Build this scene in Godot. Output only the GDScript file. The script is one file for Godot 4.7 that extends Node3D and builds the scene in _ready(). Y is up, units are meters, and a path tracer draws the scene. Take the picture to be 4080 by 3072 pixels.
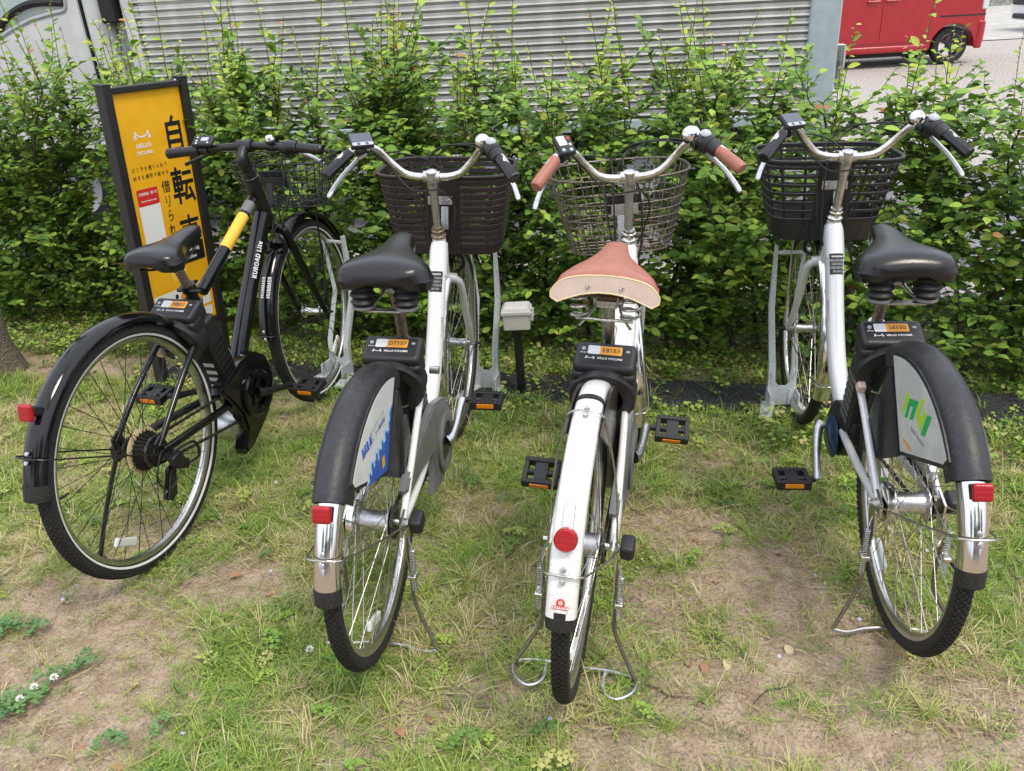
extends Node3D
# A row of four share bicycles on a patchy lawn, in front of a hedge, a parked box truck and a red van.

var rng := RandomNumberGenerator.new()
var M := {}
var used := {}

func _ready() -> void:
	rng.seed = 7
	# --- camera, sky, sun, exposure
	var cam := Camera3D.new()
	cam.name = "camera"
	cam.fov = 49.99
	cam.near = 0.05
	cam.far = 400.0
	cam.position = Vector3(0, 1.459, 0)
	cam.basis = Basis(Vector3.RIGHT, -deg_to_rad(25.786)) * Basis(Vector3.BACK, deg_to_rad(-3.298))
	add_child(cam)
	cam.current = true
	var sky := ProceduralSkyMaterial.new()
	sky.sky_top_color = Color(0.93, 0.95, 1.0)
	sky.sky_horizon_color = Color(0.78, 0.81, 0.85)
	sky.sky_curve = 0.2
	sky.ground_bottom_color = Color(0.35, 0.34, 0.3)
	sky.ground_horizon_color = Color(0.6, 0.6, 0.6)
	sky.sky_energy_multiplier = 1.0
	var env := Environment.new()
	env.background_mode = Environment.BG_SKY
	env.sky = Sky.new()
	env.sky.sky_material = sky
	env.tonemap_mode = Environment.TONE_MAPPER_LINEAR
	env.tonemap_exposure = 1.9
	env.sdfgi_enabled = true
	env.ssao_enabled = true
	env.ssil_enabled = true
	var we := WorldEnvironment.new()
	we.name = "world_environment"
	we.environment = env
	add_child(we)
	var sun := DirectionalLight3D.new()
	sun.name = "sun"
	sun.light_energy = 0.4
	sun.light_color = Color(1.0, 0.97, 0.92)
	sun.light_angular_distance = 16.0
	sun.shadow_enabled = true
	sun.basis = Basis.looking_at(Vector3(-0.35, -1.0, -0.42), Vector3.UP)
	add_child(sun)
	# --- large structure, objects, small details
	materials()
	setting()
	truck()
	red_van()
	far_things()
	hedge()
	tree()
	trees_behind()
	strip_and_racks()
	meter_box()
	sign_board()
	bikes()
	lawn_cover()

# ------------------------------------------------------------------ materials
func lin(r: float, g: float, b: float, a := 1.0) -> Color:
	return Color(r, g, b, a).linear_to_srgb()

func noise_tex(freq: float, a: Color, b: Color, seed_ := 1, size := 512, oct := 4, lo := 0.25, hi := 0.75, kind := FastNoiseLite.TYPE_SIMPLEX_SMOOTH) -> NoiseTexture2D:
	var n := FastNoiseLite.new()
	n.seed = seed_
	n.noise_type = kind
	n.frequency = freq
	n.fractal_octaves = oct
	var t := NoiseTexture2D.new()
	t.width = size
	t.height = size
	t.seamless = true
	t.noise = n
	var g := Gradient.new()
	g.offsets = PackedFloat32Array([lo, hi])
	g.colors = PackedColorArray([a, b])
	t.color_ramp = g
	return t

func bump_tex(freq: float, strength: float, seed_ := 5, size := 512, oct := 4) -> NoiseTexture2D:
	var n := FastNoiseLite.new()
	n.seed = seed_
	n.noise_type = FastNoiseLite.TYPE_SIMPLEX_SMOOTH
	n.frequency = freq
	n.fractal_octaves = oct
	var t := NoiseTexture2D.new()
	t.width = size
	t.height = size
	t.seamless = true
	t.noise = n
	t.as_normal_map = true
	t.bump_strength = strength
	return t

func mat(key: String, c: Color, rough := 0.5, metal := 0.0) -> StandardMaterial3D:
	var m := StandardMaterial3D.new()
	m.resource_name = key
	m.albedo_color = c
	m.roughness = rough
	m.metallic = metal
	M[key] = m
	return m

func tri(m: StandardMaterial3D, scale: float) -> void:
	m.uv1_triplanar = true
	m.uv1_world_triplanar = false
	m.uv1_scale = Vector3.ONE * scale

# worn: colour mottled between two tones, roughness varied, fine bump
func worn(key: String, a: Color, b: Color, rough: float, metal: float, scale: float, freq := 0.02, bump := 0.0, lo := 0.35, hi := 0.7, seed_ := 3) -> StandardMaterial3D:
	var m := mat(key, Color.WHITE, rough, metal)
	m.albedo_texture = noise_tex(freq, a, b, seed_, 256, 4, lo, hi)
	tri(m, scale)
	if bump > 0.0:
		m.normal_enabled = true
		m.normal_texture = M["_bump"]
		m.normal_scale = bump
	return m

# base tones plus sparse specks of dirt, rust or dust with outlines of their own
func speckled(key: String, speck: Color, share: float, freq: float, seed_: int) -> void:
	var m: StandardMaterial3D = M[key]
	var old: NoiseTexture2D = m.albedo_texture
	var a: Color = old.color_ramp.colors[0]
	var b: Color = old.color_ramp.colors[1]
	var t := noise_tex(freq, a, b, seed_, 512, 5)
	t.color_ramp.offsets = PackedFloat32Array([share, share + 0.035, 0.45, 0.75])
	t.color_ramp.colors = PackedColorArray([speck, a, a, b])
	m.albedo_texture = t

func materials() -> void:
	M["_bump"] = bump_tex(0.06, 6.0, 11, 256)
	var m: StandardMaterial3D
	worn("white_paint", lin(0.74, 0.74, 0.72), lin(0.8, 0.8, 0.79), 0.28, 0.0, 7.0, 0.03, 0.0, 0.2, 0.5)
	M["white_paint"].clearcoat_enabled = true
	M["white_paint"].clearcoat = 0.6
	M["white_paint"].clearcoat_roughness = 0.12
	worn("silver_paint", lin(0.62, 0.63, 0.64), lin(0.7, 0.7, 0.71), 0.3, 0.25, 7.0, 0.03, 0.0, 0.2, 0.5)
	m = worn("black_gloss", lin(0.0035, 0.0035, 0.004), lin(0.007, 0.007, 0.008), 0.1, 0.0, 9.0)
	worn("black_metal", lin(0.007, 0.007, 0.008), lin(0.016, 0.016, 0.017), 0.38, 0.0, 9.0)
	worn("black_plastic", lin(0.01, 0.01, 0.011), lin(0.018, 0.018, 0.02), 0.5, 0.0, 14.0, 0.05, 0.15)
	worn("cover_black", lin(0.014, 0.014, 0.016), lin(0.026, 0.026, 0.029), 0.46, 0.0, 5.0, 0.012, 0.12, 0.4, 0.75)
	worn("lock_black", lin(0.013, 0.013, 0.015), lin(0.021, 0.021, 0.024), 0.45, 0.0, 10.0, 0.02, 0.2)
	worn("grip_black", lin(0.006, 0.006, 0.007), lin(0.012, 0.012, 0.013), 0.24, 0.0, 12.0)
	worn("saddle_black", lin(0.0045, 0.0045, 0.005), lin(0.008, 0.008, 0.009), 0.25, 0.0, 16.0, 0.06, 0.12)
	worn("rubber", lin(0.009, 0.009, 0.009), lin(0.02, 0.0195, 0.018), 0.75, 0.0, 8.0, 0.02, 0.2)
	worn("tyre_side", lin(0.009, 0.009, 0.009), lin(0.02, 0.019, 0.018), 0.7, 0.0, 6.0, 0.02, 0.1)
	m = mat("chrome", lin(0.72, 0.71, 0.69), 0.1, 1.0)
	worn("chrome_worn", lin(0.55, 0.525, 0.475), lin(0.7, 0.685, 0.65), 0.19, 1.0, 8.0, 0.03, 0.0, 0.3, 0.55)
	worn("alloy", lin(0.52, 0.52, 0.53), lin(0.66, 0.66, 0.67), 0.34, 1.0, 10.0, 0.03)
	worn("alloy_rim", lin(0.5, 0.49, 0.47), lin(0.66, 0.65, 0.64), 0.3, 1.0, 9.0, 0.03)
	worn("steel", lin(0.36, 0.345, 0.31), lin(0.52, 0.505, 0.48), 0.36, 1.0, 12.0, 0.04, 0.0, 0.35, 0.6)
	worn("rust_steel", lin(0.12, 0.06, 0.03), lin(0.38, 0.34, 0.29), 0.5, 0.6, 14.0, 0.05, 0.3, 0.35, 0.6)
	worn("stand_steel", lin(0.14, 0.115, 0.075), lin(0.24, 0.21, 0.16), 0.42, 0.7, 12.0, 0.04, 0.2, 0.35, 0.6)
	worn("chain_steel", lin(0.03, 0.027, 0.024), lin(0.16, 0.15, 0.14), 0.4, 0.8, 30.0, 0.06)
	m = worn("rack_grey", lin(0.50, 0.53, 0.545), lin(0.57, 0.595, 0.61), 0.42, 0.0, 5.0, 0.02, 0.0, 0.3, 0.7)
	worn("case_grey", lin(0.15, 0.15, 0.155), lin(0.19, 0.19, 0.195), 0.4, 0.2, 3.0, 0.02, 0.03)
	worn("brown_plastic", lin(0.022, 0.0135, 0.0145), lin(0.033, 0.022, 0.023), 0.45, 0.0, 8.0, 0.03, 0.15)
	worn("dark_plastic", lin(0.012, 0.011, 0.013), lin(0.024, 0.022, 0.025), 0.42, 0.0, 8.0, 0.03, 0.12)
	worn("basket_wire", lin(0.085, 0.064, 0.054), lin(0.29, 0.245, 0.21), 0.36, 0.7, 16.0, 0.05, 0.2, 0.4, 0.62)
	worn("black_wire", lin(0.01, 0.01, 0.01), lin(0.022, 0.022, 0.023), 0.35, 0.0, 10.0)
	worn("brown_leather", lin(0.32, 0.115, 0.08), lin(0.36, 0.135, 0.097), 0.42, 0.0, 4.0, 0.03, 0.08)
	worn("cream_leather", lin(0.56, 0.44, 0.37), lin(0.6, 0.48, 0.41), 0.5, 0.0, 3.0, 0.02, 0.05)
	mat("cream_piping", lin(0.66, 0.54, 0.3), 0.5)
	m = mat("red_lens", lin(0.36, 0.004, 0.009), 0.1)
	m.normal_enabled = true
	m.normal_texture = cell_normal()
	m.normal_scale = 0.5
	tri(m, 75.0)
	m = mat("amber_lens", lin(0.75, 0.24, 0.01), 0.18)
	m.normal_enabled = true
	m.normal_texture = M["red_lens"].normal_texture
	m.normal_scale = 0.45
	tri(m, 110.0)
	m = mat("clear_lens", lin(0.62, 0.64, 0.62), 0.2)
	mat("label_orange", lin(0.78, 0.35, 0.06), 0.4)
	mat("label_white", lin(0.72, 0.72, 0.7), 0.42)
	mat("print_white", lin(0.78, 0.78, 0.78), 0.4)
	mat("print_dark", lin(0.03, 0.03, 0.032), 0.45)
	mat("print_grey", lin(0.3, 0.3, 0.31), 0.45)
	mat("print_black", lin(0.012, 0.012, 0.012), 0.4)
	mat("print_red", lin(0.6, 0.03, 0.025), 0.4)
	mat("print_blue", lin(0.012, 0.09, 0.42), 0.38)
	mat("print_pale_blue", lin(0.42, 0.55, 0.72), 0.38)
	mat("print_light_green", lin(0.34, 0.6, 0.03), 0.38)
	mat("print_green", lin(0.01, 0.34, 0.09), 0.38)
	mat("print_orange", lin(0.75, 0.3, 0.02), 0.38)
	worn("panel_print", lin(0.6, 0.61, 0.6), lin(0.66, 0.67, 0.66), 0.33, 0.0, 3.0, 0.01)
	worn("panel_print_pearl", lin(0.5, 0.51, 0.51), lin(0.58, 0.59, 0.58), 0.35, 0.15, 3.0, 0.01)
	worn("sign_yellow", lin(0.78, 0.39, 0.012), lin(0.83, 0.43, 0.016), 0.38, 0.0, 1.5, 0.01)
	mat("sign_pale_yellow", lin(0.86, 0.56, 0.06), 0.38)
	worn("sign_frame", lin(0.012, 0.0105, 0.0105), lin(0.02, 0.0175, 0.0175), 0.5, 0.0, 12.0, 0.05, 0.3)
	worn("yellow_sleeve", lin(0.75, 0.4, 0.03), lin(0.82, 0.47, 0.05), 0.22, 0.0, 20.0, 0.08, 0.0, 0.2, 0.4)
	m = mat("screen_glass", lin(0.09, 0.1, 0.13), 0.06)
	mat("screen_pale", lin(0.6, 0.62, 0.6), 0.25)
	mat("display_grey", lin(0.4, 0.42, 0.45), 0.25)
	mat("motor_blue", lin(0.02, 0.045, 0.1), 0.2, 0.3)
	m = mat("smoke_plastic", lin(0.035, 0.028, 0.026), 0.2)
	worn("box_beige", lin(0.58, 0.565, 0.52), lin(0.64, 0.625, 0.585), 0.5, 0.0, 9.0, 0.03, 0.1)
	worn("truck_white", lin(0.6, 0.6, 0.6), lin(0.66, 0.66, 0.66), 0.2, 0.0, 1.0, 0.02)
	worn("truck_grey", lin(0.34, 0.35, 0.36), lin(0.4, 0.41, 0.42), 0.4, 0.1, 2.0, 0.02)
	worn("post_grey", lin(0.36, 0.43, 0.45), lin(0.4, 0.47, 0.49), 0.42, 0.1, 2.0, 0.02)
	worn("slat_alloy", lin(0.62, 0.605, 0.57), lin(0.72, 0.71, 0.685), 0.3, 0.4, 1.0, 0.012)
	M["slat_alloy"].uv1_scale = Vector3(1.6, 0.3, 1.6)
	mat("seal_black", lin(0.012, 0.012, 0.013), 0.6)
	m = mat("truck_glass", lin(0.55, 0.68, 0.66, 0.35), 0.04)
	m.transparency = BaseMaterial3D.TRANSPARENCY_ALPHA
	m = worn("van_red", lin(0.33, 0.001, 0.009), lin(0.37, 0.002, 0.011), 0.2, 0.0, 1.0)
	m.clearcoat_enabled = true
	m.clearcoat = 0.7
	m.clearcoat_roughness = 0.06
	mat("dark_glass", lin(0.012, 0.013, 0.014), 0.06)
	worn("concrete", lin(0.42, 0.37, 0.32), lin(0.55, 0.49, 0.43), 0.85, 0.0, 1.6, 0.03, 0.6, 0.3, 0.7)
	worn("concrete_dark", lin(0.2, 0.2, 0.18), lin(0.33, 0.32, 0.29), 0.9, 0.0, 0.6, 0.03, 0.5, 0.3, 0.7)
	worn("wall_white", lin(0.62, 0.63, 0.6), lin(0.7, 0.7, 0.68), 0.7, 0.0, 0.5)
	worn("asphalt", lin(0.13, 0.125, 0.135), lin(0.26, 0.25, 0.265), 0.85, 0.0, 2.2, 0.09, 0.8, 0.3, 0.7)
	worn("gravel", lin(0.27, 0.24, 0.215), lin(0.5, 0.46, 0.42), 0.95, 0.0, 1.1, 0.11, 1.0, 0.32, 0.68)
	worn("paving", lin(0.36, 0.345, 0.31), lin(0.44, 0.425, 0.39), 0.8, 0.0, 0.3, 0.03, 0.3)
	worn("mat_black", lin(0.018, 0.018, 0.019), lin(0.05, 0.05, 0.053), 0.7, 0.0, 4.0, 0.05, 0.7, 0.3, 0.75)
	worn("bark", lin(0.045, 0.036, 0.028), lin(0.12, 0.1, 0.08), 0.9, 0.0, 9.0, 0.05, 1.2, 0.3, 0.7)
	worn("tree_bark", lin(0.09, 0.075, 0.055), lin(0.21, 0.185, 0.145), 0.95, 0.0, 5.0, 0.06, 1.6, 0.3, 0.7)
	worn("dry_leaf", lin(0.28, 0.12, 0.06), lin(0.46, 0.27, 0.15), 0.7, 0.0, 30.0, 0.05, 0.3)
	worn("pale_leaf", lin(0.46, 0.36, 0.2), lin(0.58, 0.48, 0.3), 0.7, 0.0, 30.0, 0.05, 0.3)
	speckled("white_paint", lin(0.42, 0.33, 0.24), 0.2, 0.05, 41)
	speckled("silver_paint", lin(0.36, 0.31, 0.26), 0.2, 0.05, 42)
	speckled("cover_black", lin(0.045, 0.043, 0.04), 0.17, 0.014, 43)
	speckled("black_gloss", lin(0.03, 0.028, 0.024), 0.17, 0.06, 44)
	speckled("saddle_black", lin(0.018, 0.017, 0.016), 0.2, 0.06, 45)
	speckled("lock_black", lin(0.05, 0.048, 0.045), 0.18, 0.06, 46)
	speckled("rack_grey", lin(0.3, 0.27, 0.22), 0.2, 0.04, 47)
	speckled("rubber", lin(0.07, 0.058, 0.045), 0.27, 0.04, 48)
	mat("petal_blue", lin(0.45, 0.47, 0.68), 0.6)
	mat("petal_white", lin(0.75, 0.74, 0.66), 0.6)

func cell_normal() -> Texture2D:
	var im := Image.create(64, 64, false, Image.FORMAT_RGBA8)
	for y in 64:
		for x in 64:
			var u := fposmod(x / 16.0, 1.0) - 0.5
			var v := fposmod(y / 16.0, 1.0) - 0.5
			var h := 1.0 - 2.0 * maxf(absf(u), absf(v))
			im.set_pixel(x, y, Color(h, h, h))
	im.bump_map_to_normal_map(6.0)
	return ImageTexture.create_from_image(im)

# ------------------------------------------------------------------ mesh builder
class MB:
	var V := PackedVector3Array()
	var U := PackedVector2Array()
	var C := PackedColorArray()

	func t(a: Vector3, b: Vector3, c: Vector3) -> void:
		V.append(a); V.append(b); V.append(c)

	func q(a: Vector3, b: Vector3, c: Vector3, d: Vector3) -> void:
		t(a, b, c); t(a, c, d)

	func fix(from: int) -> void:   # turn the closed solid added since «from» right side out
		var vol := 0.0
		var o := V[from] if from < V.size() else Vector3.ZERO
		for i in range(from, V.size(), 3):
			vol += (V[i] - o).dot((V[i + 1] - o).cross(V[i + 2] - o))
		if vol < 0.0:
			for i in range(from, V.size(), 3):
				var k := V[i + 1]
				V[i + 1] = V[i + 2]
				V[i + 2] = k

	# rings: Array of PackedVector3Array of one length; closed round the ring
	func loft(rings: Array, cap := true) -> void:
		var s := V.size()
		var n: int = rings[0].size()
		for i in rings.size() - 1:
			var a: PackedVector3Array = rings[i]
			var b: PackedVector3Array = rings[i + 1]
			for j in n:
				var k := (j + 1) % n
				q(a[j], a[k], b[k], b[j])
		if cap:
			for e in [0, rings.size() - 1]:
				var r: PackedVector3Array = rings[e]
				var c := Vector3.ZERO
				for p in r: c += p
				c /= n
				for j in n:
					if e == 0: t(c, r[(j + 1) % n], r[j])
					else: t(c, r[j], r[(j + 1) % n])
		fix(s)

	# sweep a closed 2D loop along frames (loop x -> basis.x, y -> basis.y)
	func sweep(loop: PackedVector2Array, frames: Array, closed := false, cap := true) -> void:
		var rings := []
		for f in frames:
			var r := PackedVector3Array()
			for p in loop: r.append(f * Vector3(p.x, p.y, 0))
			rings.append(r)
		if closed:
			rings.append(rings[0])
		var s := V.size()
		var n: int = loop.size()
		for i in rings.size() - 1:
			for j in n:
				var k := (j + 1) % n
				q(rings[i][j], rings[i][k], rings[i + 1][k], rings[i + 1][j])
		if cap and not closed:
			var tr := Geometry2D.triangulate_polygon(loop)
			for e in [0, rings.size() - 1]:
				var r: PackedVector3Array = rings[e]
				for i in range(0, tr.size(), 3):
					t(r[tr[i]], r[tr[i + 1]], r[tr[i + 2]])
				if (e == 0) :
					pass
			# caps: make their winding agree with the first side faces by volume test below
			var nc := tr.size()
			var base := V.size() - 2 * nc
			orient_cap(base, nc, (rings[0][0] - rings[1][0]))
			orient_cap(base + nc, nc, (rings[-1][0] - rings[-2][0]))
			fix_sides(s, base, loop, frames)
		else:
			fix_sides(s, V.size(), loop, frames)

	func orient_cap(from: int, n: int, dir: Vector3) -> void:
		for i in range(from, from + n, 3):
			if (V[i + 1] - V[i]).cross(V[i + 2] - V[i]).dot(dir) < 0.0:
				var k := V[i + 1]
				V[i + 1] = V[i + 2]
				V[i + 2] = k

	func fix_sides(from: int, to: int, loop: PackedVector2Array, frames: Array) -> void:
		# loop orientation and travel direction decide the winding of the sides
		var area := 0.0
		for i in loop.size():
			area += loop[i].cross(loop[(i + 1) % loop.size()])
		var f0: Transform3D = frames[0]
		var f1: Transform3D = frames[1]
		var travel := f0.basis.x.cross(f0.basis.y).dot(f1.origin - f0.origin)
		if travel == 0.0:
			travel = 1.0
		if area * travel < 0.0:
			for i in range(from, to, 3):
				var k := V[i + 1]
				V[i + 1] = V[i + 2]
				V[i + 2] = k

	func tube(pts: Array, r, n := 8, cap := true) -> void:
		var rings := []
		var m := pts.size()
		var up := Vector3.UP
		var d0: Vector3 = (pts[1] - pts[0]).normalized()
		if absf(d0.dot(up)) > 0.9: up = Vector3.RIGHT
		var x := d0.cross(up).normalized()
		for i in m:
			var d: Vector3
			if i == 0: d = pts[1] - pts[0]
			elif i == m - 1: d = pts[m - 1] - pts[m - 2]
			else: d = (pts[i + 1] - pts[i]).normalized() + (pts[i] - pts[i - 1]).normalized()
			d = d.normalized()
			x = (x - d * x.dot(d)).normalized()
			var y := d.cross(x)
			var rad: float = r if not r is Array else r[i]
			var ring := PackedVector3Array()
			for j in n:
				var a := TAU * j / n
				ring.append(pts[i] + (x * cos(a) + y * sin(a)) * rad)
			rings.append(ring)
		loft(rings, cap)

	# profile: array of Vector2(radius, along)
	func lathe(profile: Array, o: Vector3, axis: Vector3, n := 24, a0 := 0.0, a1 := TAU) -> void:
		var d := axis.normalized()
		var up := Vector3.UP if absf(d.y) < 0.9 else Vector3.RIGHT
		var x := d.cross(up).normalized()
		var y := d.cross(x)
		var s := V.size()
		for i in n:
			var u0 := lerpf(a0, a1, float(i) / n)
			var u1 := lerpf(a0, a1, float(i + 1) / n)
			var e0 := x * cos(u0) + y * sin(u0)
			var e1 := x * cos(u1) + y * sin(u1)
			for k in profile.size() - 1:
				var p: Vector2 = profile[k]
				var w: Vector2 = profile[k + 1]
				var a := o + e0 * p.x + d * p.y
				var b := o + e1 * p.x + d * p.y
				var c := o + e1 * w.x + d * w.y
				var g := o + e0 * w.x + d * w.y
				if p.x > 1e-6: t(a, b, c)
				if w.x > 1e-6: t(a, c, g)
		fix(s)

	func box(c: Vector3, size: Vector3, b := Basis.IDENTITY, bev := 0.0) -> void:
		var h := size * 0.5
		bev = minf(bev, minf(h.x, minf(h.y, h.z)) * 0.95)
		if bev <= 0.0:
			var p := []
			for i in 8:
				p.append(c + b * Vector3(h.x if i & 1 else -h.x, h.y if i & 2 else -h.y, h.z if i & 4 else -h.z))
			var s := V.size()
			q(p[0], p[1], p[3], p[2]); q(p[4], p[6], p[7], p[5]); q(p[0], p[4], p[5], p[1])
			q(p[2], p[3], p[7], p[6]); q(p[0], p[2], p[6], p[4]); q(p[1], p[5], p[7], p[3])
			fix(s)
			return
		var rings := []
		var seg := 2 if bev < 0.004 else 3
		for e in [-1, 1]:
			for i in seg + 1:
				var a := PI / 2 * i / seg if e == 1 else PI / 2 * (seg - i) / seg
				var inset := bev * (1.0 - cos(a))
				var yy: float = e * (h.y - bev + bev * sin(a))
				var ring := PackedVector3Array()
				for cn in 4:
					for j in seg + 1:
						var w := PI / 2 * (cn + float(j) / seg)
						var cx := (h.x - bev) * (1 if cn == 0 or cn == 3 else -1)
						var cz := (h.z - bev) * (1 if cn < 2 else -1)
						ring.append(c + b * Vector3(cx + (bev - inset) * cos(w), yy, cz + (bev - inset) * sin(w)))
				rings.append(ring)
		loft(rings, true)

	# polygon in the plane (o, ux, uy), thickened along dep
	func prism(poly: PackedVector2Array, o: Vector3, ux: Vector3, uy: Vector3, dep: Vector3) -> void:
		var s := V.size()
		var tr := Geometry2D.triangulate_polygon(poly)
		var a := PackedVector3Array()
		var b := PackedVector3Array()
		for p in poly:
			a.append(o + ux * p.x + uy * p.y)
			b.append(o + ux * p.x + uy * p.y + dep)
		var ccw := ux.cross(uy).dot(dep) > 0.0
		for i in range(0, tr.size(), 3):
			var p0 := poly[tr[i]]
			var turn := (poly[tr[i + 1]] - p0).cross(poly[tr[i + 2]] - p0) > 0.0
			if turn == ccw:
				t(b[tr[i]], b[tr[i + 1]], b[tr[i + 2]])
				t(a[tr[i]], a[tr[i + 2]], a[tr[i + 1]])
			else:
				t(b[tr[i]], b[tr[i + 2]], b[tr[i + 1]])
				t(a[tr[i]], a[tr[i + 1]], a[tr[i + 2]])
		for i in poly.size():
			var k := (i + 1) % poly.size()
			q(a[i], a[k], b[k], b[i])
		var area := 0.0
		for i in poly.size(): area += poly[i].cross(poly[(i + 1) % poly.size()])
		if (area > 0.0) != ccw:
			for i in range(V.size() - poly.size() * 6, V.size(), 3):
				var k := V[i + 1]
				V[i + 1] = V[i + 2]
				V[i + 2] = k

	func coil(a: Vector3, b: Vector3, rad: float, wire: float, turns: float, per := 8, n := 5) -> void:
		var d := (b - a).normalized()
		var up := Vector3.UP if absf(d.y) < 0.9 else Vector3.RIGHT
		var x := d.cross(up).normalized()
		var y := d.cross(x)
		var pts := []
		var m := int(turns * per)
		for i in m + 1:
			var w := TAU * i / per
			pts.append(a.lerp(b, float(i) / m) + (x * cos(w) + y * sin(w)) * rad)
		tube(pts, wire, n)

	func xform(from: int, x: Transform3D) -> void:
		for i in range(from, V.size()): V[i] = x * V[i]

	func mesh(m: Material, crease := 42.0) -> ArrayMesh:
		var n := V.size()
		var F := PackedVector3Array()
		F.resize(n / 3)
		var at := {}
		for i in range(0, n, 3):
			var fn := (V[i + 1] - V[i]).cross(V[i + 2] - V[i])
			F[i / 3] = fn
			for k in 3:
				var key := Vector3i((V[i + k] * 20000.0).round())
				if at.has(key): at[key].append(i / 3)
				else: at[key] = [i / 3]
		var lim := cos(deg_to_rad(crease))
		var N := PackedVector3Array()
		N.resize(n)
		for i in n:
			var key := Vector3i((V[i] * 20000.0).round())
			var f := F[i / 3]
			var fl := f.length()
			var s := f
			if fl > 0.0:
				for o in at[key]:
					if o == i / 3: continue
					var g := F[o]
					if f.dot(g) > lim * fl * g.length(): s += g
			N[i] = s.normalized() if s.length() > 0.0 else Vector3.UP
		var ind := PackedInt32Array()
		ind.resize(n)
		for i in range(0, n, 3):
			ind[i] = i; ind[i + 1] = i + 2; ind[i + 2] = i + 1
		var arr := []
		arr.resize(Mesh.ARRAY_MAX)
		arr[Mesh.ARRAY_VERTEX] = V
		arr[Mesh.ARRAY_NORMAL] = N
		arr[Mesh.ARRAY_INDEX] = ind
		if U.size() == n: arr[Mesh.ARRAY_TEX_UV] = U
		if C.size() == n: arr[Mesh.ARRAY_COLOR] = C
		var out := ArrayMesh.new()
		out.add_surface_from_arrays(Mesh.PRIMITIVE_TRIANGLES, arr)
		out.surface_set_material(0, m)
		return out

# ------------------------------------------------------------------ nodes
func numbered(called: String) -> String:
	var k: int = used.get(called, 0)
	used[called] = k + 1
	return called if k == 0 else "%s_%03d" % [called, k]

func tag(o: Node3D, label: String, category: String, group := "", kind := "") -> void:
	if label: o.set_meta("label", label)
	if category: o.set_meta("category", category)
	if group: o.set_meta("group", group)
	if kind: o.set_meta("kind", kind)

func thing(called: String, label: String, category: String, at := Vector3.ZERO, group := "") -> Node3D:
	var o := Node3D.new()
	o.name = numbered(called)
	add_child(o)
	o.position = at
	tag(o, label, category, group)
	return o

func put(parent: Node, called: String, m, mt, x := Transform3D.IDENTITY) -> MeshInstance3D:
	var o := MeshInstance3D.new()
	o.name = numbered(called) if parent == self else called
	if m is MB:
		o.mesh = m.mesh(M[mt] if mt is String else mt)
	else:
		o.mesh = m
		if mt != null: o.material_override = M[mt] if mt is String else mt
	o.transform = x
	parent.add_child(o, true)
	return o

func node(parent: Node, called: String, x := Transform3D.IDENTITY) -> Node3D:
	var o := Node3D.new()
	o.name = called
	o.transform = x
	parent.add_child(o, true)
	return o

func structure(called: String, m, mt, label := "") -> MeshInstance3D:
	var o := put(self, called, m, mt)
	tag(o, label, called.replace("_", " ") if label else "", "", "structure")
	return o

func v3(a: Array) -> Vector3:
	return Vector3(a[0], a[1], a[2])

# Catmull-Rom through the points
func spline(p: Array, per := 6) -> Array:
	var out := []
	var n := p.size()
	for i in n - 1:
		var a: Vector3 = p[maxi(i - 1, 0)]
		var b: Vector3 = p[i]
		var c: Vector3 = p[i + 1]
		var d: Vector3 = p[mini(i + 2, n - 1)]
		for k in per:
			var u := float(k) / per
			out.append(0.5 * ((2.0 * b) + (c - a) * u + (2.0 * a - 5.0 * b + 4.0 * c - d) * u * u + (3.0 * b - a - 3.0 * c + d) * u * u * u))
	out.append(p[n - 1])
	return out

func along(a: Vector3, b: Vector3, len_axis := Vector3.UP) -> Transform3D:   # y axis along a->b, at a
	var y := (b - a).normalized()
	var x := y.cross(Vector3.BACK if absf(y.z) < 0.9 else Vector3.RIGHT).normalized()
	return Transform3D(Basis(x, y, x.cross(y)), a)

func lettering(parent: Node, words: String, x: Transform3D, height: float, mt: String, bold := true, thick := 0.0006, called := "lettering") -> MeshInstance3D:
	var t := TextMesh.new()
	var f := SystemFont.new()
	f.font_names = PackedStringArray(["Droid Sans"])
	f.font_weight = 700 if bold else 400
	t.font = f
	t.text = words
	t.font_size = 32
	t.pixel_size = height / 24.0
	t.depth = thick
	t.curve_step = 1.0
	t.material = M[mt]
	var o := MeshInstance3D.new()
	o.name = called
	o.mesh = t
	o.transform = x
	parent.add_child(o, true)
	return o

# ------------------------------------------------------------------ setting
var gnoise := FastNoiseLite.new()
const SOIL := [[-1.08,-1.45,0.22,0.26,1.0],[-1.09,-1.28,0.17,0.08,1.0],[-1.28,-1.84,0.15,0.12,1.0],[-1.28,-1.61,0.11,0.10,0.9],[-0.78,-1.86,0.13,0.10,0.9],[-0.09,-2.17,0.13,0.08,0.6],[0.48,-1.99,0.15,0.14,0.7],[0.60,-1.73,0.16,0.15,0.75],[0.70,-1.46,0.19,0.15,0.78],[0.43,-1.36,0.14,0.11,0.75],[0.31,-1.20,0.19,0.07,0.9],[0.76,-1.19,0.23,0.07,0.8],[1.02,-1.32,0.10,0.08,0.6],[0.13,-1.22,0.07,0.05,0.9],[-0.27,-1.31,0.06,0.04,0.4],[0.58,-2.32,0.10,0.09,0.5],[-1.12,-2.13,0.10,0.10,0.5],[1.25,-1.64,0.06,0.16,0.5],[0.35,-1.70,0.07,0.11,0.6],[0.53,-1.23,0.11,0.06,0.8],[-1.48,-1.98,0.09,0.09,0.6],[-0.96,-1.57,0.13,0.14,0.7],[1.23,-2.06,0.08,0.12,0.4]]
const HA := Vector2(2.75, -2.62)     # hedge line, near end (right) to far end
const HB := Vector2(-3.7, -4.72)

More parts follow.
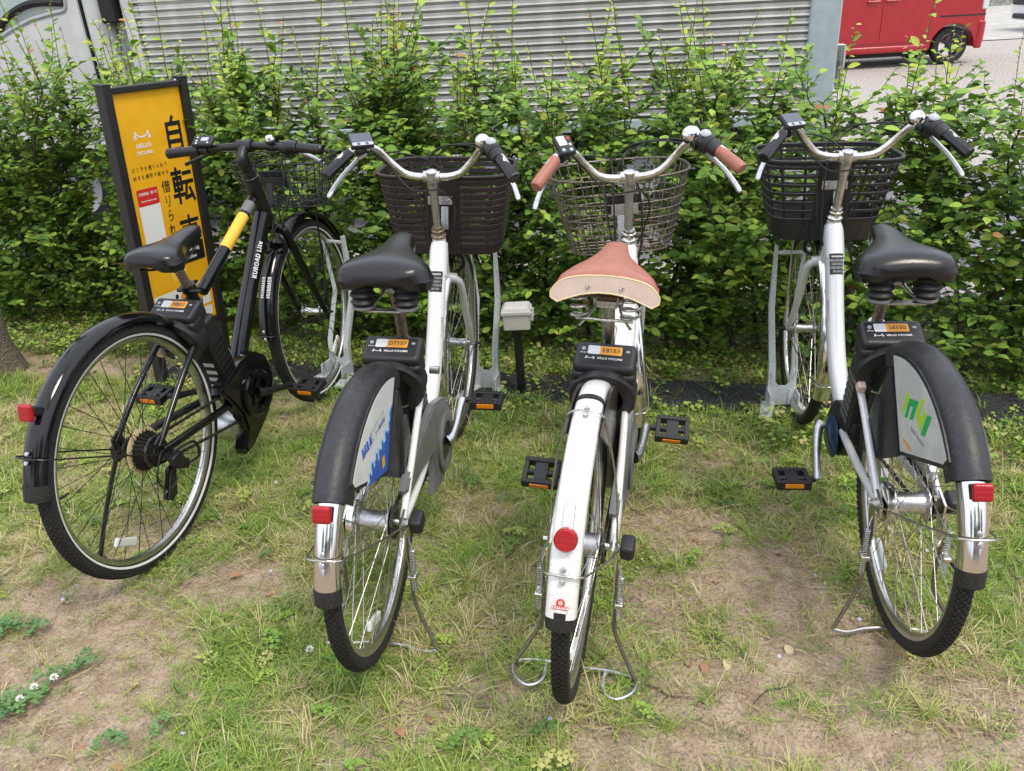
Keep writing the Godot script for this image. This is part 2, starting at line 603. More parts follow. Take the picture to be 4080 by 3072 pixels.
func ground_y(x: float, z: float) -> float:
	return gnoise.get_noise_2d(x * 14.0, z * 14.0) * 0.012 + gnoise.get_noise_2d(x * 70.0 + 40.0, z * 70.0) * 0.010 - 0.005

func soil_amount(x: float, z: float) -> float:
	var s := 0.0
	for e in SOIL:
		var dx: float = (x - e[0]) / e[2]
		var dz: float = (z - e[1]) / e[3]
		var d := dx * dx + dz * dz
		if d < 3.0: s = maxf(s, e[4] * clampf(1.35 - d * 0.62, 0.0, 1.0))
	return s

# distance in front of the hedge line (towards the camera positive)
func before_hedge(x: float, z: float) -> float:
	var d := (HA - HB).normalized()
	var n := Vector2(-d.y, d.x)
	return (Vector2(x, z) - HB).dot(n)

func sheet(poly: Array, y: float) -> MB:
	var b := MB.new()
	var p := PackedVector2Array()
	for v in poly: p.append(Vector2(v[0], v[1]))
	var tr := Geometry2D.triangulate_polygon(p)
	for i in range(0, tr.size(), 3):
		var a := Vector3(p[tr[i]].x, y, p[tr[i]].y)
		var c := Vector3(p[tr[i + 1]].x, y, p[tr[i + 1]].y)
		var d := Vector3(p[tr[i + 2]].x, y, p[tr[i + 2]].y)
		if (c - a).cross(d - a).y > 0.0: b.t(a, c, d)
		else: b.t(a, d, c)
	return b

func setting() -> void:
	gnoise.seed = 21
	gnoise.noise_type = FastNoiseLite.TYPE_SIMPLEX_SMOOTH
	gnoise.frequency = 0.2
	gnoise.fractal_octaves = 3
	var g := sheet([[-150, -150], [150, -150], [150, 150], [-150, 150]], -0.06)
	structure("ground", g, "gravel")
	# soil of the lawn, uneven
	var m := mat("soil", Color.WHITE, 0.95)
	m.albedo_texture = noise_tex(0.012, lin(0.31, 0.23, 0.155), lin(0.45, 0.35, 0.25), 9, 1024, 5, 0.3, 0.7)
	tri(m, 1.0)
	m.uv1_world_triplanar = true
	m.normal_enabled = true
	m.normal_texture = bump_tex(0.06, 14.0, 33, 1024, 5)
	m.normal_scale = 1.0
	m.detail_enabled = true
	m.detail_uv_layer = BaseMaterial3D.DETAIL_UV_1
	m.detail_blend_mode = BaseMaterial3D.BLEND_MODE_MUL
	m.detail_albedo = noise_tex(0.16, Color(0.86, 0.85, 0.84), Color(1, 1, 1), 4, 512, 3, 0.2, 0.55)
	var b := MB.new()
	var x0 := -3.6
	var z0 := -5.0
	var st := 0.026
	var nx := int(6.8 / st)
	var nz := int(4.3 / st)
	var H := PackedVector3Array()
	for j in nz + 1:
		for i in nx + 1:
			var x := x0 + i * st
			var z := z0 + j * st
			H.append(Vector3(x, ground_y(x, z), z))
	for j in nz:
		for i in nx:
			var k := j * (nx + 1) + i
			b.q(H[k], H[k + nx + 1], H[k + nx + 2], H[k + 1])
	structure("lawn_soil", b, "soil", "bare sandy soil showing between the grass of the lawn")
	var far := sheet([[-9, -6.5], [-3.62, -5.02], [-3.62, -0.68], [3.22, -0.68], [3.22, -5.02], [9, -2.0], [9, 6], [-9, 6]], -0.012)
	structure("lawn_edge", far, "soil", "sandy soil of the lawn beyond the bicycles")
	# lot behind the kerb
	var kd := Vector2(-3.7, -1.25).normalized()
	var ka := Vector2(0.88, -3.72)
	var kn := Vector2(kd.y, -kd.x)   # away from the lawn
	if kn.y > 0: kn = -kn
	var p1 := ka - kd * 7.0 + kn * 0.2
	var p2 := ka + kd * 9.0 + kn * 0.2
	var f1 := p1 + kn * 3.2
	var f2 := p2 + kn * 3.2
	structure("asphalt_lot", sheet([[p1.x, p1.y], [p2.x, p2.y], [f2.x, f2.y], [f1.x, f1.y]], 0.012), "asphalt", "grey asphalt lane behind the hedge and kerb")
	structure("gravel_lot", sheet([[f1.x, f1.y], [f2.x, f2.y], [-30, -17.2], [30, -17.2], [30, 2]], 0.006), "gravel", "pale gravel lot under the red van")
	structure("far_pavement", sheet([[-40, -17.2], [40, -17.2], [40, -60], [-40, -60]], 0.02), "paving", "pale concrete paving beyond the gravel lot")
	# kerb stones
	var kerb := Node3D.new()
	kerb.name = "kerb"
	add_child(kerb)
	tag(kerb, "pale concrete kerb between hedge and asphalt lane", "kerb", "", "structure")
	var kb := MB.new()
	kb.box(Vector3(0, 0.05, 0), Vector3(0.594, 0.16, 0.36), Basis.IDENTITY, 0.012)
	var km := kb.mesh(M["concrete"])
	var ang := atan2(-kd.y, kd.x)
	for i in 24:
		var c := ka + kd * (-6.0 + i * 0.6) + kn * 0.19
		var o := put(kerb, "kerb_stone", km, null, Transform3D(Basis(Vector3.UP, ang), Vector3(c.x, rng.randf_range(-0.004, 0.004), c.y)))
	# far wall of the neighbouring plot
	var w := thing("block_wall", "low grey concrete block wall below the white house front", "wall", Vector3(0, 0, -30.0))
	for r in 2:
		for i in 26:
			var bb := MB.new()
			bb.box(Vector3.ZERO, Vector3(0.88, 0.27, 0.3), Basis.IDENTITY, 0.02)
			put(w, "concrete_block", bb, "concrete_dark", Transform3D(Basis.IDENTITY, Vector3(8.0 + i * 0.9 + (r % 2) * 0.45, 0.15 + r * 0.285, rng.randf_range(-0.01, 0.01))))
	var hs := thing("white_house", "white house wall standing beyond the block wall", "house", Vector3(20, 0, -34.0))
	var hb := MB.new()
	hb.box(Vector3(0, 3.0, -3), Vector3(26, 6.0, 6.0), Basis.IDENTITY, 0.05)
	put(hs, "wall", hb, "wall_white")
	var hr := MB.new()
	hr.prism(PackedVector2Array([Vector2(-3.6, 6.0), Vector2(3.6, 6.0), Vector2(0, 8.0)]), Vector3(-13.4, 0.003, -3), Vector3.BACK, Vector3.UP, Vector3(26.8, 0, 0))
	put(hs, "roof", hr, "truck_grey")
	for i in 4:
		var wb := MB.new()
		wb.box(Vector3(-9 + i * 6.0, 1.9, 0.02), Vector3(1.7, 1.4, 0.06), Basis.IDENTITY, 0.01)
		var wn := put(hs, "window", wb, "truck_grey")
		var pb := MB.new()
		pb.box(Vector3(-9 + i * 6.0, 1.9, 0.06), Vector3(1.55, 1.25, 0.02))
		put(wn, "pane", pb, "dark_glass")

# ------------------------------------------------------------------ box truck
func truck() -> void:
	var fx := Vector3(0.9885, 0, 0.151)      # along the side, towards the tail
	var fz := Vector3(-0.151, 0, 0.9885)     # out of the side, towards the lawn
	var T := thing("box_truck", "white cab box truck with ribbed metal cargo side behind the hedge", "truck", Vector3(1.94, 0, -5.02))
	T.basis = Basis(fx, Vector3.UP, fz)
	var L := 4.18
	# cargo box
	var b := MB.new()
	b.box(Vector3(-L / 2, 1.62, -0.955), Vector3(L - 0.1, 1.86, 1.8), Basis.IDENTITY, 0.01)
	put(T, "cargo_box", b, "truck_grey")
	# ribbed side: each slat a piece with a rib that steps out and is undercut
	var pitch := 0.0425
	var prof := PackedVector2Array([Vector2(-0.022, 0.0005), Vector2(-0.022, pitch + 0.004), Vector2(0.004, pitch - 0.0005), Vector2(0.004, 0.0245), Vector2(0.0185, 0.0175), Vector2(0.0205, 0.0155), Vector2(0.0195, 0.0135), Vector2(-0.020, 0.0135), Vector2(-0.020, 0.0005)])
	var sb := MB.new()
	sb.prism(prof, Vector3(-L, 0, 0), Vector3(0, 0, 1), Vector3.UP, Vector3(L - 0.15, 0, 0))
	var sm := sb.mesh(M["slat_alloy"], 20.0)
	var rb := MB.new()
	rb.lathe([Vector2(0.0, 0.005), Vector2(0.0045, 0.004), Vector2(0.0078, 0.0), Vector2(0.0, 0.0)], Vector3.ZERO, Vector3.BACK, 10)
	var rm := rb.mesh(M["alloy"])
	for i in 43:
		var y := 0.70 + i * pitch
		var s := put(T, "slat", sm, null, Transform3D(Basis(Vector3.BACK, rng.randf_range(-0.0006, 0.0006)) * Basis(Vector3.RIGHT, rng.randf_range(-0.03, 0.03)), Vector3(0, y + rng.randf_range(-0.0008, 0.0008), 0)))
		if y < 1.6:
			for rx in [-L + 0.03, -0.17]:
				put(s, "rivet", rm, null, Transform3D(Basis.IDENTITY, Vector3(rx, 0.031, 0.004)))
			if i % 2 == 0:
				for rx in [-3.35, -2.62, -1.78, -0.95]:
					put(s, "rivet", rm, null, Transform3D(Basis.IDENTITY, Vector3(rx, 0.031, 0.004)))
	b = MB.new()
	b.box(Vector3(-L - 0.035, 1.58, 0.002), Vector3(0.07, 1.9, 0.05), Basis.IDENTITY, 0.008)
	put(T, "front_corner_post", b, "truck_white")
	b = MB.new()
	b.box(Vector3(-0.07, 1.52, 0.0), Vector3(0.17, 2.04, 0.06), Basis.IDENTITY, 0.012)
	put(T, "rear_corner_post", b, "post_grey")
	b = MB.new()
	b.box(Vector3(-L / 2, 0.66, -0.02), Vector3(L, 0.07, 0.08), Basis.IDENTITY, 0.01)
	put(T, "bottom_rail", b, "post_grey")
	for y in [1.02, 1.9]:
		b = MB.new()
		b.box(Vector3(0.025, y, 0.01), Vector3(0.05, 0.09, 0.03), Basis.IDENTITY, 0.006)
		b.lathe([Vector2(0, 0.06), Vector2(0.016, 0.06), Vector2(0.016, -0.06), Vector2(0, -0.06)], Vector3(0.045, y - 0.02, 0.02), Vector3.UP, 10)
		put(T, "hinge", b, "alloy")
	b = MB.new()
	b.box(Vector3(0.045, 0.94, -0.02), Vector3(0.035, 0.22, 0.05), Basis.IDENTITY, 0.01)
	put(T, "door_lock_rod", b, "truck_grey")
	# latch bracket on the ribbed side
	b = MB.new()
	b.box(Vector3(-0.99, 0.91, 0.03), Vector3(0.06, 0.09, 0.03), Basis.IDENTITY, 0.006)
	put(T, "side_latch", b, "black_metal")
	# chassis and wheels
	b = MB.new()
	b.box(Vector3(-3.0, 0.52, -0.9), Vector3(5.8, 0.18, 0.9), Basis.IDENTITY, 0.02)
	put(T, "chassis", b, "seal_black")
	for wx in [-1.15, -4.95]:
		for wz in [-0.16, -1.66]:
			var w := node(T, "wheel", Transform3D(Basis.IDENTITY, Vector3(wx, 0.36, wz)))
			b = MB.new()
			b.lathe([Vector2(0.2, -0.1), Vector2(0.34, -0.1), Vector2(0.362, -0.07), Vector2(0.362, 0.07), Vector2(0.34, 0.1), Vector2(0.2, 0.1), Vector2(0.2, -0.1)], Vector3.ZERO, Vector3.BACK, 28)
			put(w, "tyre", b, "tyre_side")
			b = MB.new()
			b.lathe([Vector2(0.0, -0.05), Vector2(0.205, -0.05), Vector2(0.205, 0.09), Vector2(0.17, 0.06), Vector2(0.08, 0.03), Vector2(0.0, 0.05)], Vector3.ZERO, Vector3.BACK, 24)
			put(w, "rim", b, "truck_grey")
	# cab
	var cz := 0.03
	var ux := Vector3(1, 0, 0)
	var uy := Vector3.UP
	b = MB.new()
	b.box(Vector3(-5.35, 1.22, -0.9), Vector3(1.9, 1.3, 1.66), Basis.IDENTITY, 0.06)
	b.box(Vector3(-5.28, 2.16, -0.9), Vector3(1.5, 0.08, 1.6), Basis.IDENTITY, 0.04)
	put(T, "cab_body", b, "truck_white")
	# rear quarter of the cab behind the door seam
	b = MB.new()
	b.box(Vector3(-4.442, 1.32, -0.06), Vector3(0.165, 1.7, 0.16), Basis.IDENTITY, 0.05)
	put(T, "cab_quarter", b, "truck_white")
	b = MB.new()
	b.box(Vector3(-4.29, 1.3, -0.16), Vector3(0.13, 1.6, 0.24), Basis.IDENTITY, 0.02)
	put(T, "cab_gap_panel", b, "truck_grey")
	# door with a swept window opening
	var low := [Vector2(-5.62, 1.10), Vector2(-5.30, 1.225), Vector2(-5.136, 1.313), Vector2(-5.033, 1.356), Vector2(-4.875, 1.411), Vector2(-4.72, 1.44), Vector2(-4.656, 1.448), Vector2(-4.628, 1.455), Vector2(-4.614, 1.475), Vector2(-4.607, 1.52)]
	var hole := PackedVector2Array(low)
	for p in [Vector2(-4.60, 1.75), Vector2(-4.63, 2.0), Vector2(-5.5, 2.0), Vector2(-5.75, 1.5)]: hole.append(p)
	var wp := []
	for p in hole: wp.append(Vector3(p.x, p.y, 0))
	# the outline runs round the opening through a cut at the door's rear edge
	var ring := PackedVector2Array([Vector2(-4.537, 1.75), Vector2(-4.537, 2.1), Vector2(-5.6, 2.1), Vector2(-5.9, 1.6), Vector2(-5.9, 0.62), Vector2(-4.537, 0.62), Vector2(-4.537, 1.7495), Vector2(-4.60, 1.7495)])
	for k in low.size(): ring.append(low[low.size() - 1 - k])
	for p in [Vector2(-5.75, 1.5), Vector2(-5.5, 2.0), Vector2(-4.63, 2.0), Vector2(-4.60, 1.75)]: ring.append(p)
	b = MB.new()
	b.prism(ring, Vector3(0, 0, -0.04), ux, uy, Vector3(0, 0, 0.06))
	var door := put(T, "cab_door", b, "truck_white")
	b = MB.new()
	var tr := []
	for p in low: tr.append(Vector3(p.x, p.y + 0.008, 0.012))
	b.tube(tr, 0.017, 8)
	put(door, "window_trim", b, "truck_grey")
	b = MB.new()
	b.tube([Vector3(-4.622, 1.47, 0.008), Vector3(-4.617, 1.54, 0.008), Vector3(-4.612, 1.76, 0.008), Vector3(-4.645, 1.99, 0.008), Vector3(-5.5, 1.99, 0.008)], 0.018, 8)
	put(door, "window_seal", b, "seal_black")
	# quarter light divider sweeping down to the mirror
	b = MB.new()
	b.tube(spline([Vector3(-4.63, 1.505, 0.006), Vector3(-4.75, 1.514, 0.006), Vector3(-4.87, 1.508, 0.006), Vector3(-4.98, 1.472, 0.006), Vector3(-5.07, 1.42, 0.006), Vector3(-5.12, 1.36, 0.006), Vector3(-5.15, 1.30, 0.006)]), 0.022, 8)
	put(door, "window_divider", b, "seal_black")
	b = MB.new()
	b.prism(hole, Vector3(0, 0, -0.012), ux, uy, Vector3(0, 0, 0.006))
	put(door, "window_pane", b, "truck_glass")
	b = MB.new()
	b.box(Vector3(-5.75, 1.62, 0.14), Vector3(0.14, 0.34, 0.2), Basis.IDENTITY, 0.04)
	put(T, "wing_mirror", b, "seal_black")
	b = MB.new()
	b.box(Vector3(-4.531, 1.3, -0.03), Vector3(0.012, 1.6, 0.06))
	put(T, "door_seal", b, "seal_black")
	b = MB.new()
	b.box(Vector3(-4.325, 1.715, 0.02), Vector3(0.085, 0.68, 0.11), Basis.IDENTITY, 0.014)
	put(T, "intake_duct", b, "seal_black")
	b = MB.new()
	b.box(Vector3(-5.2, 1.0, -1.0), Vector3(0.6, 0.5, 0.5), Basis.IDENTITY, 0.05)
	put(T, "cab_seat", b, "truck_grey")

# ------------------------------------------------------------------ red van
func red_van() -> void:
	var V := thing("red_van", "red kei van parked on pale gravel past the truck tail", "van", Vector3(7.46, 0, -13.5))
	# side outline, x from the tail (0) to the nose (-3.35)
	var bodyp := PackedVector2Array([Vector2(0.0, 0.25), Vector2(0.02, 0.55), Vector2(-0.01, 1.1), Vector2(-0.09, 1.74), Vector2(-0.3, 1.8), Vector2(-2.2, 1.78), Vector2(-2.75, 1.15), Vector2(-3.3, 0.98), Vector2(-3.38, 0.5), Vector2(-3.34, 0.24), Vector2(-3.12, 0.24)])
	for i in 13:
		var a := PI * i / 12.0
		bodyp.append(Vector2(-2.83 + cos(PI - a) * 0.325, 0.25 + sin(a) * 0.33))
	bodyp.append(Vector2(-2.4, 0.235))
	bodyp.append(Vector2(-0.82, 0.225))
	for i in 13:
		var a := PI * i / 12.0
		bodyp.append(Vector2(-0.43 + cos(PI - a) * 0.345, 0.25 + sin(a) * 0.345))
	var b := MB.new()
	b.prism(bodyp, Vector3(0, 0, -1.46), Vector3.RIGHT, Vector3.UP, Vector3(0, 0, 1.44))
	put(V, "body", b, "van_red")
	# door skins stand a little proud, with gaps between them
	for d in [["front_door", -2.36, -1.575], ["sliding_door", -1.567, -0.70]]:
		b = MB.new()
		var pl := PackedVector2Array([Vector2(d[1], 0.37), Vector2(d[2], 0.37), Vector2(d[2], 1.12), Vector2(d[1], 1.12)])
		if d[0] == "sliding_door":
			pl = PackedVector2Array([Vector2(-1.567, 0.37), Vector2(-0.88, 0.37), Vector2(-0.80, 0.5), Vector2(-0.685, 0.66), Vector2(-0.685, 1.12), Vector2(-1.567, 1.12)])
		b.prism(pl, Vector3(0, 0, -0.05), Vector3.RIGHT, Vector3.UP, Vector3(0, 0, 0.045))
		var dn := put(V, d[0], b, "van_red")
		b = MB.new()
		var hx: float = -1.72 if d[0] == "front_door" else -1.44
		b.box(Vector3(hx, 0.955, 0.008), Vector3(0.2, 0.032, 0.03), Basis.IDENTITY, 0.012)
		b.box(Vector3(hx, 0.915, -0.004), Vector3(0.13, 0.05, 0.01), Basis.IDENTITY, 0.004)
		put(dn, "handle", b, "van_red")
		b = MB.new()
		b.box(Vector3((d[1] + d[2]) / 2, 1.4, -0.02), Vector3(d[2] - d[1] - 0.1, 0.5, 0.02))
		put(dn, "window", b, "dark_glass")
	b = MB.new()
	b.box(Vector3(-1.6, 0.275, -0.03), Vector3(1.56, 0.1, 0.09), Basis.IDENTITY, 0.025)
	put(V, "side_sill", b, "van_red")
	b = MB.new()
	b.box(Vector3(-0.33, 0.70, -0.021), Vector3(0.7, 0.02, 0.012))
	put(V, "slide_rail", b, "seal_black")
	b = MB.new()
	b.box(Vector3(-0.02, 0.42, -0.05), Vector3(0.1, 0.4, 0.1), Basis.IDENTITY, 0.03)
	b.box(Vector3(0.0, 0.45, -0.74), Vector3(0.14, 0.34, 1.4), Basis.IDENTITY, 0.04)
	put(V, "rear_bumper", b, "van_red")
	b = MB.new()
	b.box(Vector3(-0.01, 1.02, -0.06), Vector3(0.09, 0.5, 0.12), Basis.IDENTITY, 0.02)
	put(V, "tail_lamp", b, "clear_lens")
	# wheels
	for wx in [-0.43, -2.83]:
		for wz in [-0.14, -1.34]:
			var w := node(V, "wheel", Transform3D(Basis.IDENTITY, Vector3(wx, 0.272, wz)))
			b = MB.new()
			b.lathe([Vector2(0.17, -0.07), Vector2(0.25, -0.075), Vector2(0.274, -0.05), Vector2(0.274, 0.05), Vector2(0.25, 0.075), Vector2(0.18, 0.07), Vector2(0.17, -0.07)], Vector3.ZERO, Vector3.BACK, 32)
			put(w, "tyre", b, "tyre_side")
			b = MB.new()
			b.lathe([Vector2(0.165, 0.055), Vector2(0.182, 0.078), Vector2(0.186, 0.07), Vector2(0.186, -0.06), Vector2(0.165, -0.06), Vector2(0.165, 0.055)], Vector3.ZERO, Vector3.BACK, 32)
			put(w, "rim", b, "alloy")
			b = MB.new()
			for k in 5:
				var a := TAU * k / 5.0
				b.box(Vector3(cos(a) * 0.09, sin(a) * 0.09, 0.045), Vector3(0.16, 0.045, 0.03), Basis(Vector3.BACK, a), 0.008)
			b.lathe([Vector2(0, 0.07), Vector2(0.035, 0.06), Vector2(0.045, 0.0), Vector2(0, 0)], Vector3.ZERO, Vector3.BACK, 14)
			put(w, "wheel_spokes", b, "black_metal")
	b = MB.new()
	b.box(Vector3(-1.7, 0.235, -0.78), Vector3(2.1, 0.17, 1.2))
	put(V, "underbody", b, "seal_black")
	b = MB.new()
	b.box(Vector3(-2.72, 1.36, -0.74), Vector3(0.03, 0.55, 1.2), Basis(Vector3.BACK, -0.7))
	put(V, "windscreen", b, "dark_glass")

func far_things() -> void:
	# nose of a car waiting beyond the van
	var c := thing("white_car", "white car with dark grille standing past the red van", "car", Vector3(11.42, 0, -17.9))
	var b := MB.new()
	b.prism(PackedVector2Array([Vector2(0, 0.22), Vector2(-0.06, 0.5), Vector2(0.02, 0.74), Vector2(0.9, 0.98), Vector2(1.6, 1.45), Vector2(3.2, 1.5), Vector2(3.9, 0.95), Vector2(4.0, 0.25)]), Vector3(0, 0, -1.7), Vector3.RIGHT, Vector3.UP, Vector3(0, 0, 1.68))
	put(c, "body", b, "truck_white")
	b = MB.new()
	b.box(Vector3(-0.05, 0.62, -0.86), Vector3(0.1, 0.2, 1.5), Basis.IDENTITY, 0.03)
	b.box(Vector3(-0.02, 0.3, -0.86), Vector3(0.12, 0.1, 1.4), Basis.IDENTITY, 0.03)
	put(c, "grille", b, "seal_black")
	b = MB.new()
	b.box(Vector3(2.4, 1.2, -0.86), Vector3(1.6, 0.3, 1.69), Basis.IDENTITY, 0.02)
	put(c, "side_window", b, "dark_glass")
	for wx in [0.75, 3.2]:
		for wz in [-0.12, -1.56]:
			var w := node(c, "wheel", Transform3D(Basis.IDENTITY, Vector3(wx, 0.3, wz)))
			b = MB.new()
			b.lathe([Vector2(0.2, -0.09), Vector2(0.3, -0.08), Vector2(0.3, 0.08), Vector2(0.2, 0.15), Vector2(0.2, -0.09)], Vector3.ZERO, Vector3.BACK, 24)
			put(w, "tyre", b, "tyre_side")
			b = MB.new()
			b.lathe([Vector2(0, 0.14), Vector2(0.2, 0.14), Vector2(0.2, 0), Vector2(0, 0)], Vector3.ZERO, Vector3.BACK, 20)
			put(w, "rim", b, "alloy")

# ------------------------------------------------------------------ black strip and wheel racks
func strip_and_racks() -> void:
	var d := Vector3(0.9715, 0, 0.237).normalized()
	var n := Vector3(-d.z, 0, d.x)            # towards the lawn
	var c0 := Vector3(-0.045, 0, -3.003)      # a point on the strip's middle line
	var b := MB.new()
	var rows := []
	for i in 60:
		var s := -1.5 + i * 0.06
		var row := []
		for k in 5:
			var w := -0.115 + k * 0.0575
			row.append(c0 + d * s + n * (w + gnoise.get_noise_2d(s * 30.0, k * 9.0) * 0.012) + Vector3(0, 0.016 + gnoise.get_noise_2d(s * 60.0, 50.0 + k * 40.0) * 0.008, 0))
		rows.append(row)
	for i in 59:
		for k in 4:
			b.q(rows[i][k], rows[i][k + 1], rows[i + 1][k + 1], rows[i + 1][k])
	for i in 59:
		var dn := Vector3(0, -0.03, 0)
		b.q(rows[i][4], rows[i][4] + dn, rows[i + 1][4] + dn, rows[i + 1][4])
		b.q(rows[i][0] + dn, rows[i][0], rows[i + 1][0], rows[i + 1][0] + dn)
	var strip := put(self, "ground_strip", b, "mat_black")
	tag(strip, "black ground sheet strip lying under the bicycle wheel racks", "ground sheet", "", "structure")
	var pb := MB.new()
	pb.lathe([Vector2(0, 0.006), Vector2(0.006, 0.005), Vector2(0.007, 0.003), Vector2(0.014, 0.002), Vector2(0.014, 0), Vector2(0, 0)], Vector3.ZERO, Vector3.UP, 12)
	var pm := pb.mesh(M["alloy"])
	for s in [-0.95, -0.4, -0.28, 0.22, 0.52, 0.66, 0.84, 1.2, 1.5]:
		var p: Vector3 = c0 + d * s + n * rng.randf_range(-0.07, 0.05)
		put(strip, "peg", pm, null, Transform3D(Basis.IDENTITY, p + Vector3(0, 0.021, 0)))
	# racks: position of the hoop's middle at the foot
	var spots := [[Vector3(-0.712, 0, -3.19), "bent grey steel wheel rack holding the black bicycle's front tyre", -0.21], [Vector3(-0.098, 0, -2.985), "bent grey steel wheel rack standing empty beside the junction box", 0.0], [Vector3(0.415, 0, -2.87), "bent grey steel wheel rack behind the bicycle with brown saddle", 0.0], [Vector3(0.985, 0, -2.70), "bent grey steel wheel rack with white feet holding slatted basket bicycle", 0.12]]
	var prof := [Vector2(0.02, 0.0), Vector2(0.0, 0.17), Vector2(-0.085, 0.36), Vector2(-0.06, 0.60)]
	for k in spots.size():
		var R := thing("wheel_rack", spots[k][1], "bike rack", spots[k][0], "steel wheel racks along the strip")
		R.basis = Basis(d, Vector3.UP, n) * Basis(Vector3.UP, spots[k][2])
		for sx in [-1, 1]:
			b = MB.new()
			var fr := []
			for i in prof.size():
				var p: Vector2 = prof[i]
				var wd: float = [0.026, 0.023, 0.020, 0.009][i]
				var xo: float = 0.049 + 0.001 * i
				var ring := PackedVector3Array()
				# angle section: a face towards the lawn and a side lip turned away from it
				for q in [Vector2(xo, 0.0), Vector2(xo - wd, 0.0), Vector2(xo - wd, -0.004), Vector2(xo - 0.004, -0.004), Vector2(xo - 0.004, -0.02), Vector2(xo, -0.02)]:
					ring.append(Vector3(sx * q.x, p.y, p.x + q.y))
				fr.append(ring)
			b.loft(fr)
			put(R, "upright", b, "rack_grey")
		b = MB.new()
		b.box(Vector3(0, 0.575, -0.065), Vector3(0.094, 0.012, 0.012), Basis.IDENTITY, 0.003)
		put(R, "cross_bar", b, "rack_grey")
		b = MB.new()
		b.prism(PackedVector2Array([Vector2(-0.042, 0.018), Vector2(0.042, 0.018), Vector2(0.042, 0.15), Vector2(0.03, 0.115), Vector2(0.012, 0.095), Vector2(-0.012, 0.095), Vector2(-0.03, 0.115), Vector2(-0.042, 0.15)]), Vector3(0, 0, 0.004), Vector3.RIGHT, Vector3.UP, Vector3(0, 0, 0.006))
		put(R, "base_plate", b, "rack_grey")
		for sx in [-1, 1]:
			b = MB.new()
			b.box(Vector3(sx * 0.06, 0.026, 0.07), Vector3(0.045, 0.012, 0.13), Basis(Vector3.UP, sx * 0.25), 0.003)
			b.box(Vector3(sx * 0.05, 0.055, 0.03), Vector3(0.006, 0.06, 0.08), Basis.IDENTITY, 0.002)
			put(R, "foot", b, "rack_grey")

func meter_box() -> void:
	var B := thing("junction_box", "small beige junction box with lid on a black post", "junction box", Vector3(0.038, 0, -2.925))
	B.rotation.y = -0.1
	B.scale = Vector3(0.92, 0.97, 0.92)
	B.rotation.z = 0.02
	var b := MB.new()
	b.box(Vector3(0, 0.145, 0), Vector3(0.034, 0.31, 0.03), Basis.IDENTITY, 0.003)
	put(B, "post", b, "black_metal")
	b = MB.new()
	b.box(Vector3(0.002, 0.332, 0.0), Vector3(0.108, 0.062, 0.088), Basis.IDENTITY, 0.005)
	put(B, "case", b, "box_beige")
	b = MB.new()
	b.box(Vector3(0.002, 0.371, 0.0), Vector3(0.122, 0.018, 0.1), Basis.IDENTITY, 0.005)
	var ring := []
	for e in [[0.056, 0.045, 0.379], [0.054, 0.043, 0.386], [0.046, 0.034, 0.394], [0.03, 0.02, 0.396]]:
		ring.append(PackedVector3Array([Vector3(0.002 - e[0], e[2], -e[1]), Vector3(0.002 + e[0], e[2], -e[1]), Vector3(0.002 + e[0], e[2], e[1]), Vector3(0.002 - e[0], e[2], e[1])]))
	b.loft(ring)
	var lid := put(B, "lid", b, "box_beige")
	for z in [-0.025, 0.025]:
		b = MB.new()
		b.box(Vector3(0.066, 0.352, z), Vector3(0.012, 0.034, 0.016), Basis.IDENTITY, 0.003)
		put(B, "latch", b, "box_beige")
	b = MB.new()
	b.lathe([Vector2(0, 0.012), Vector2(0.005, 0.012), Vector2(0.006, 0), Vector2(0, 0)], Vector3(0.06, 0.34, 0.02), Vector3.RIGHT, 10)
	put(B, "screw", b, "alloy")

